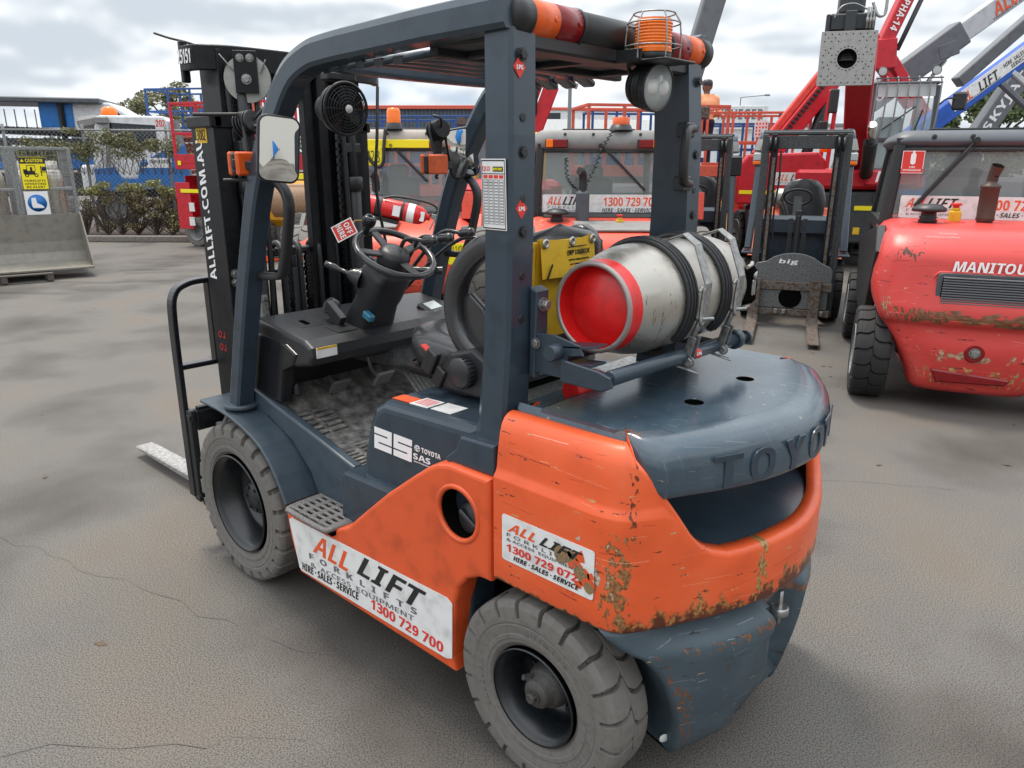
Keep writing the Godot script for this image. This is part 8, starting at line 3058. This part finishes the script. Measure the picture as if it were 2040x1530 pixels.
	var cp := thing("air_receiver", "blue upright air tank by the workshop wall, seen in the mirror", "tank", V(-11.3, 0, -3.9))
	b = mb()
	b.lathe([[0.0, 0.2], [0.25, 0.25], [0.3, 0.4], [0.3, 1.7], [0.22, 1.85], [0.0, 1.9]], Vector3.ZERO, Y, 20)
	add(cp, "tank", b, M.blue)
	b = mb()
	for k in 3:
		b.cyl(V(cos(k * 2.1) * 0.2, 0, sin(k * 2.1) * 0.2), V(cos(k * 2.1) * 0.2, 0.35, sin(k * 2.1) * 0.2), 0.03)
	add(cp, "leg", b, M.black)


# one continuous skin round a skeleton of tapered capsules, found on a grid
func body_mesh(bones: Array, cell: float, k: float, colour_at: Callable) -> ArrayMesh:
	var lo := Vector3.INF
	var hi := -Vector3.INF
	for q in bones:
		for e in [[q[0], q[2]], [q[1], q[3]]]:
			lo = lo.min(e[0] - Vector3.ONE * (e[1] + 0.04))
			hi = hi.max(e[0] + Vector3.ONE * (e[1] + 0.04))
	var n := Vector3i(((hi - lo) / cell).ceil()) + Vector3i.ONE
	var val := PackedFloat32Array()
	val.resize(n.x * n.y * n.z)
	var f := func(p: Vector3) -> float:
		var d := 1e9
		for q in bones:
			var ab: Vector3 = q[1] - q[0]
			var t := clampf((p - q[0]).dot(ab) / maxf(ab.length_squared(), 1e-6), 0, 1)
			var v: float = (p - (q[0] + ab * t)).length() - lerpf(q[2], q[3], t)
			if d > 1e8:
				d = v
			else:
				var h := maxf(k - absf(d - v), 0.0) / k
				d = minf(d, v) - h * h * k * 0.25
		return d
	var near := k + cell * 3.0
	val.fill(1.0)
	for q in bones:
		var a: Vector3 = (q[0] as Vector3).min(q[1]) - Vector3.ONE * (maxf(q[2], q[3]) + near * 0.5)
		var z: Vector3 = (q[0] as Vector3).max(q[1]) + Vector3.ONE * (maxf(q[2], q[3]) + near * 0.5)
		var i0 := Vector3i(((a - lo) / cell).floor()).clamp(Vector3i.ZERO, n - Vector3i.ONE)
		var i1 := Vector3i(((z - lo) / cell).ceil()).clamp(Vector3i.ZERO, n - Vector3i.ONE)
		for x in range(i0.x, i1.x + 1):
			for y in range(i0.y, i1.y + 1):
				for zz in range(i0.z, i1.z + 1):
					var id := (x * n.y + y) * n.z + zz
					if val[id] == 1.0:
						val[id] = f.call(lo + V(x, y, zz) * cell)
	var vert := {}
	var pts := []
	var offs := [0, n.y * n.z, n.z, n.y * n.z + n.z, 1, n.y * n.z + 1, n.z + 1, n.y * n.z + n.z + 1]
	for x in n.x - 1:
		for y in n.y - 1:
			for z in n.z - 1:
				var id := (x * n.y + y) * n.z + z
				var inside := 0
				for o in offs:
					if val[id + o] < 0:
						inside += 1
				if inside == 0 or inside == 8:
					continue
				var sum := Vector3.ZERO
				var cnt := 0
				for e in [[0, 1], [2, 3], [4, 5], [6, 7], [0, 2], [1, 3], [4, 6], [5, 7], [0, 4], [1, 5], [2, 6], [3, 7]]:
					var va := val[id + offs[e[0]]]
					var vb := val[id + offs[e[1]]]
					if (va < 0) != (vb < 0):
						var pa := V(e[0] & 1, (e[0] >> 1) & 1, e[0] >> 2)
						var pb := V(e[1] & 1, (e[1] >> 1) & 1, e[1] >> 2)
						sum += pa.lerp(pb, va / (va - vb))
						cnt += 1
				vert[id] = pts.size()
				pts.append(lo + (V(x, y, z) + sum / cnt) * cell)
	var st := SurfaceTool.new()
	st.begin(Mesh.PRIMITIVE_TRIANGLES)
	st.set_smooth_group(0)
	var put_v := func(i):
		st.set_color(colour_at.call(pts[i]))
		st.add_vertex(pts[i])
	var sx := n.y * n.z
	var sy := n.z
	for x in range(1, n.x - 1):
		for y in range(1, n.y - 1):
			for z in range(1, n.z - 1):
				var id := x * sx + y * sy + z
				for ax in [[sx, sy, 1], [sy, 1, sx], [1, sx, sy]]:
					var va := val[id]
					var vb := val[id + ax[0]]
					if (va < 0) == (vb < 0):
						continue
					var q := [id - ax[1] - ax[2], id - ax[2], id, id - ax[1]]
					if not (vert.has(q[0]) and vert.has(q[1]) and vert.has(q[2]) and vert.has(q[3])):
						continue
					if va < 0:
						q.reverse()
					for t in [0, 1, 2, 0, 2, 3]:
						put_v.call(vert[q[t]])
	st.generate_normals()
	return st.commit()


func man():
	var t := thing("person", "person in orange shirt and dark cap standing on the orange scissor lift, seen from behind", "person", at(3.9, 16.0, 1.505), "", facing(10))
	# x to his right, z towards the viewer, his back to us
	var bones := []
	for s in [-1.0, 1.0]:
		bones.append([V(s * 0.095, 0.5, 0.01), V(s * 0.1, 0.9, 0.0), 0.065, 0.095])
		bones.append([V(s * 0.1, 0.09, 0.03), V(s * 0.095, 0.5, 0.01), 0.045, 0.06])
		bones.append([V(s * 0.1, 0.05, 0.04), V(s * 0.12, 0.04, -0.14), 0.05, 0.04])
		bones.append([V(s * 0.13, 1.4, 0.0), V(s * 0.19, 1.38, 0.0), 0.085, 0.075])
	bones.append([V(-0.08, 0.95, 0), V(0.08, 0.95, 0), 0.115, 0.115])
	bones.append([V(0, 0.98, 0), V(0, 1.2, 0.0), 0.135, 0.15])
	bones.append([V(-0.08, 1.28, 0), V(0.08, 1.28, 0), 0.14, 0.14])
	bones.append([V(0, 1.42, 0.0), V(0.0, 1.53, -0.02), 0.062, 0.055])
	bones.append([V(0, 1.6, -0.03), V(0.01, 1.66, -0.03), 0.085, 0.09])
	bones.append([V(0.03, 1.58, -0.09), V(0.03, 1.6, -0.09), 0.055, 0.055])
	bones.append([V(0.07, 1.6, -0.12), V(0.075, 1.59, -0.125), 0.018, 0.016])
	for s in [-1.0, 1.0]:
		bones.append([V(s * 0.088 + 0.01, 1.6, -0.02), V(s * 0.09 + 0.01, 1.63, -0.015), 0.018, 0.018])
	# left arm down, right arm bent forward on the rail
	bones.append([V(-0.2, 1.37, 0.0), V(-0.27, 1.1, 0.02), 0.062, 0.05])
	bones.append([V(-0.27, 1.1, 0.02), V(-0.26, 0.88, -0.1), 0.045, 0.034])
	bones.append([V(0.2, 1.37, 0.0), V(0.27, 1.12, 0.05), 0.062, 0.05])
	bones.append([V(0.27, 1.12, 0.05), V(0.2, 1.05, -0.17), 0.048, 0.036])
	for h in [[V(-0.26, 0.87, -0.1), V(-0.25, 0.8, -0.13), -1.0], [V(0.2, 1.05, -0.18), V(0.18, 1.04, -0.25), 1.0]]:
		bones.append([h[0], h[1], 0.034, 0.036])
		var d: Vector3 = (h[1] - h[0]).normalized()
		for i in 4:
			var r: Vector3 = h[1] + V((i - 1.5) * 0.019, 0, 0.0)
			bones.append([r, r + d * (0.05 + 0.01 * [0, 1, 0.7, -0.6][i]) + V(0, -0.012, 0), 0.0095, 0.008])
		bones.append([h[0] + V(-h[2] * 0.03, 0, 0), h[0] + d * 0.06 + V(-h[2] * 0.05, -0.005, 0), 0.012, 0.009])
	var skin := Color(0.16, 0.085, 0.055)
	var shirt := Color(0.8, 0.36, 0.18)
	var navy := Color(0.012, 0.014, 0.03)
	var boot := Color(0.06, 0.035, 0.02)
	var body := body_mesh(bones, 0.02, 0.045, func(p: Vector3) -> Color:
		if p.y > 1.475:
			return skin
		if p.y < 0.13:
			return boot
		if absf(p.x) < 0.2 and p.y < 0.99:
			return navy
		if p.x < -0.2 and p.y < 0.93:
			return skin if p.y < 0.89 else navy
		if p.x > 0.12 and p.z < -0.08 and p.y < 1.15:
			return skin if p.z < -0.17 else navy
		return shirt)
	var m := StandardMaterial3D.new()
	m.vertex_color_use_as_albedo = true
	m.roughness = 0.8
	add(t, "body", body, m)
	var b := mb()
	b.lathe([[0.106, 0.0], [0.108, 0.03], [0.1, 0.075], [0.07, 0.105], [0.0, 0.118]], V(0.008, 1.645, -0.03), Vector3.UP, 24)
	b.prism(P2([-0.07, 0.0, 0.07, 0.0, 0.06, 0.07, 0.0, 0.09, -0.06, 0.07]), V(0.06, 1.655, -0.1), V(0.8, 0, 0.6), V(0.6, -0.15, -0.8), -0.003, 0.006, 0.002)
	add(t, "cap", b, M.black)


func litter():
	# fallen leaves and scraps, cracks and tyre marks on the yard
	var g := RandomNumberGenerator.new()
	g.seed = 9
	var b := mb()
	for i in 260:
		var s := g.randf_range(-6, 7)
		var d := g.randf_range(1.2, 12)
		if i % 3 == 0:
			s = g.randf_range(1.8, 3.6)
			d = g.randf_range(5.2, 9.0)
		var p := at(s, d, 0.004)
		var a := g.randf() * TAU
		var l := g.randf_range(0.008, 0.03)
		var x := V(cos(a), 0.1, sin(a)) * l
		var z := V(-sin(a), 0.15, cos(a)) * l * 0.45
		b.quad(p - x, p + z, p + x, p - z)
	var o := thing("fallen_leaves", "dry leaves and scraps scattered over the asphalt", "litter", Vector3.ZERO)
	o.set_meta("kind", "stuff")
	add(o, "leaves", b, mat("dry_leaf", lin(0.1, 0.07, 0.045), 0.8)).set_meta("kind", "stuff")
	b = mb()
	for c in [[V(2.6, 0, -3.0), V(0.6, 0, -0.9), 26], [at(-2.8, 3.3), at(0.4, 1.75), 30], [at(1.3, 3.9), at(4.5, 3.2), 26]]:
		var pts := []
		for k in c[2] + 1:
			var p: Vector3 = c[0].lerp(c[1], float(k) / c[2])
			pts.append(p + V(g.randfn(0, 0.02), 0.003, g.randfn(0, 0.02)))
		for k in c[2]:
			var d: Vector3 = (pts[k + 1] - pts[k]).normalized()
			var n := V(-d.z, 0, d.x) * 0.0014 * g.randf_range(0.2, 1.2)
			b.quad(pts[k] - n, pts[k] + n, pts[k + 1] + n, pts[k + 1] - n)
	structure("cracks", b, mat("crack", lin(0.12, 0.112, 0.105), 0.95))
	b = mb()
	for c in [[at(-4.6, 7.5), 3.2, 0.5, 2.6], [at(-5.3, 7.9), 3.9, 0.6, 2.4], [at(-6.5, 5.2), 4.4, -0.3, 1.0]]:
		for w in [0.0, 0.9]:
			var k := 0
			while k < 40:
				var a0: float = lerpf(c[2], c[3], k / 40.0)
				var a1: float = lerpf(c[2], c[3], (k + 1) / 40.0)
				var r: float = c[1] + w
				for q in [0.0, 0.07, 0.13]:
					var ri: float = r + q
					b.quad(c[0] + V(cos(a0) * ri, 0.0045, sin(a0) * ri), c[0] + V(cos(a0) * (ri + 0.03), 0.0045, sin(a0) * (ri + 0.03)), c[0] + V(cos(a1) * (ri + 0.03), 0.0045, sin(a1) * (ri + 0.03)), c[0] + V(cos(a1) * ri, 0.0045, sin(a1) * ri))
				k += 1
	var tm := mat("tyre_mark", lin(0.06, 0.057, 0.055, 0.3), 0.9)
	tm.transparency = BaseMaterial3D.TRANSPARENCY_ALPHA
	structure("tyre_marks", b, tm)


func background():
	telehandlers()
	parked_forklifts()
	scissor_lifts()
	booms()
	yard()
	man()
	litter()
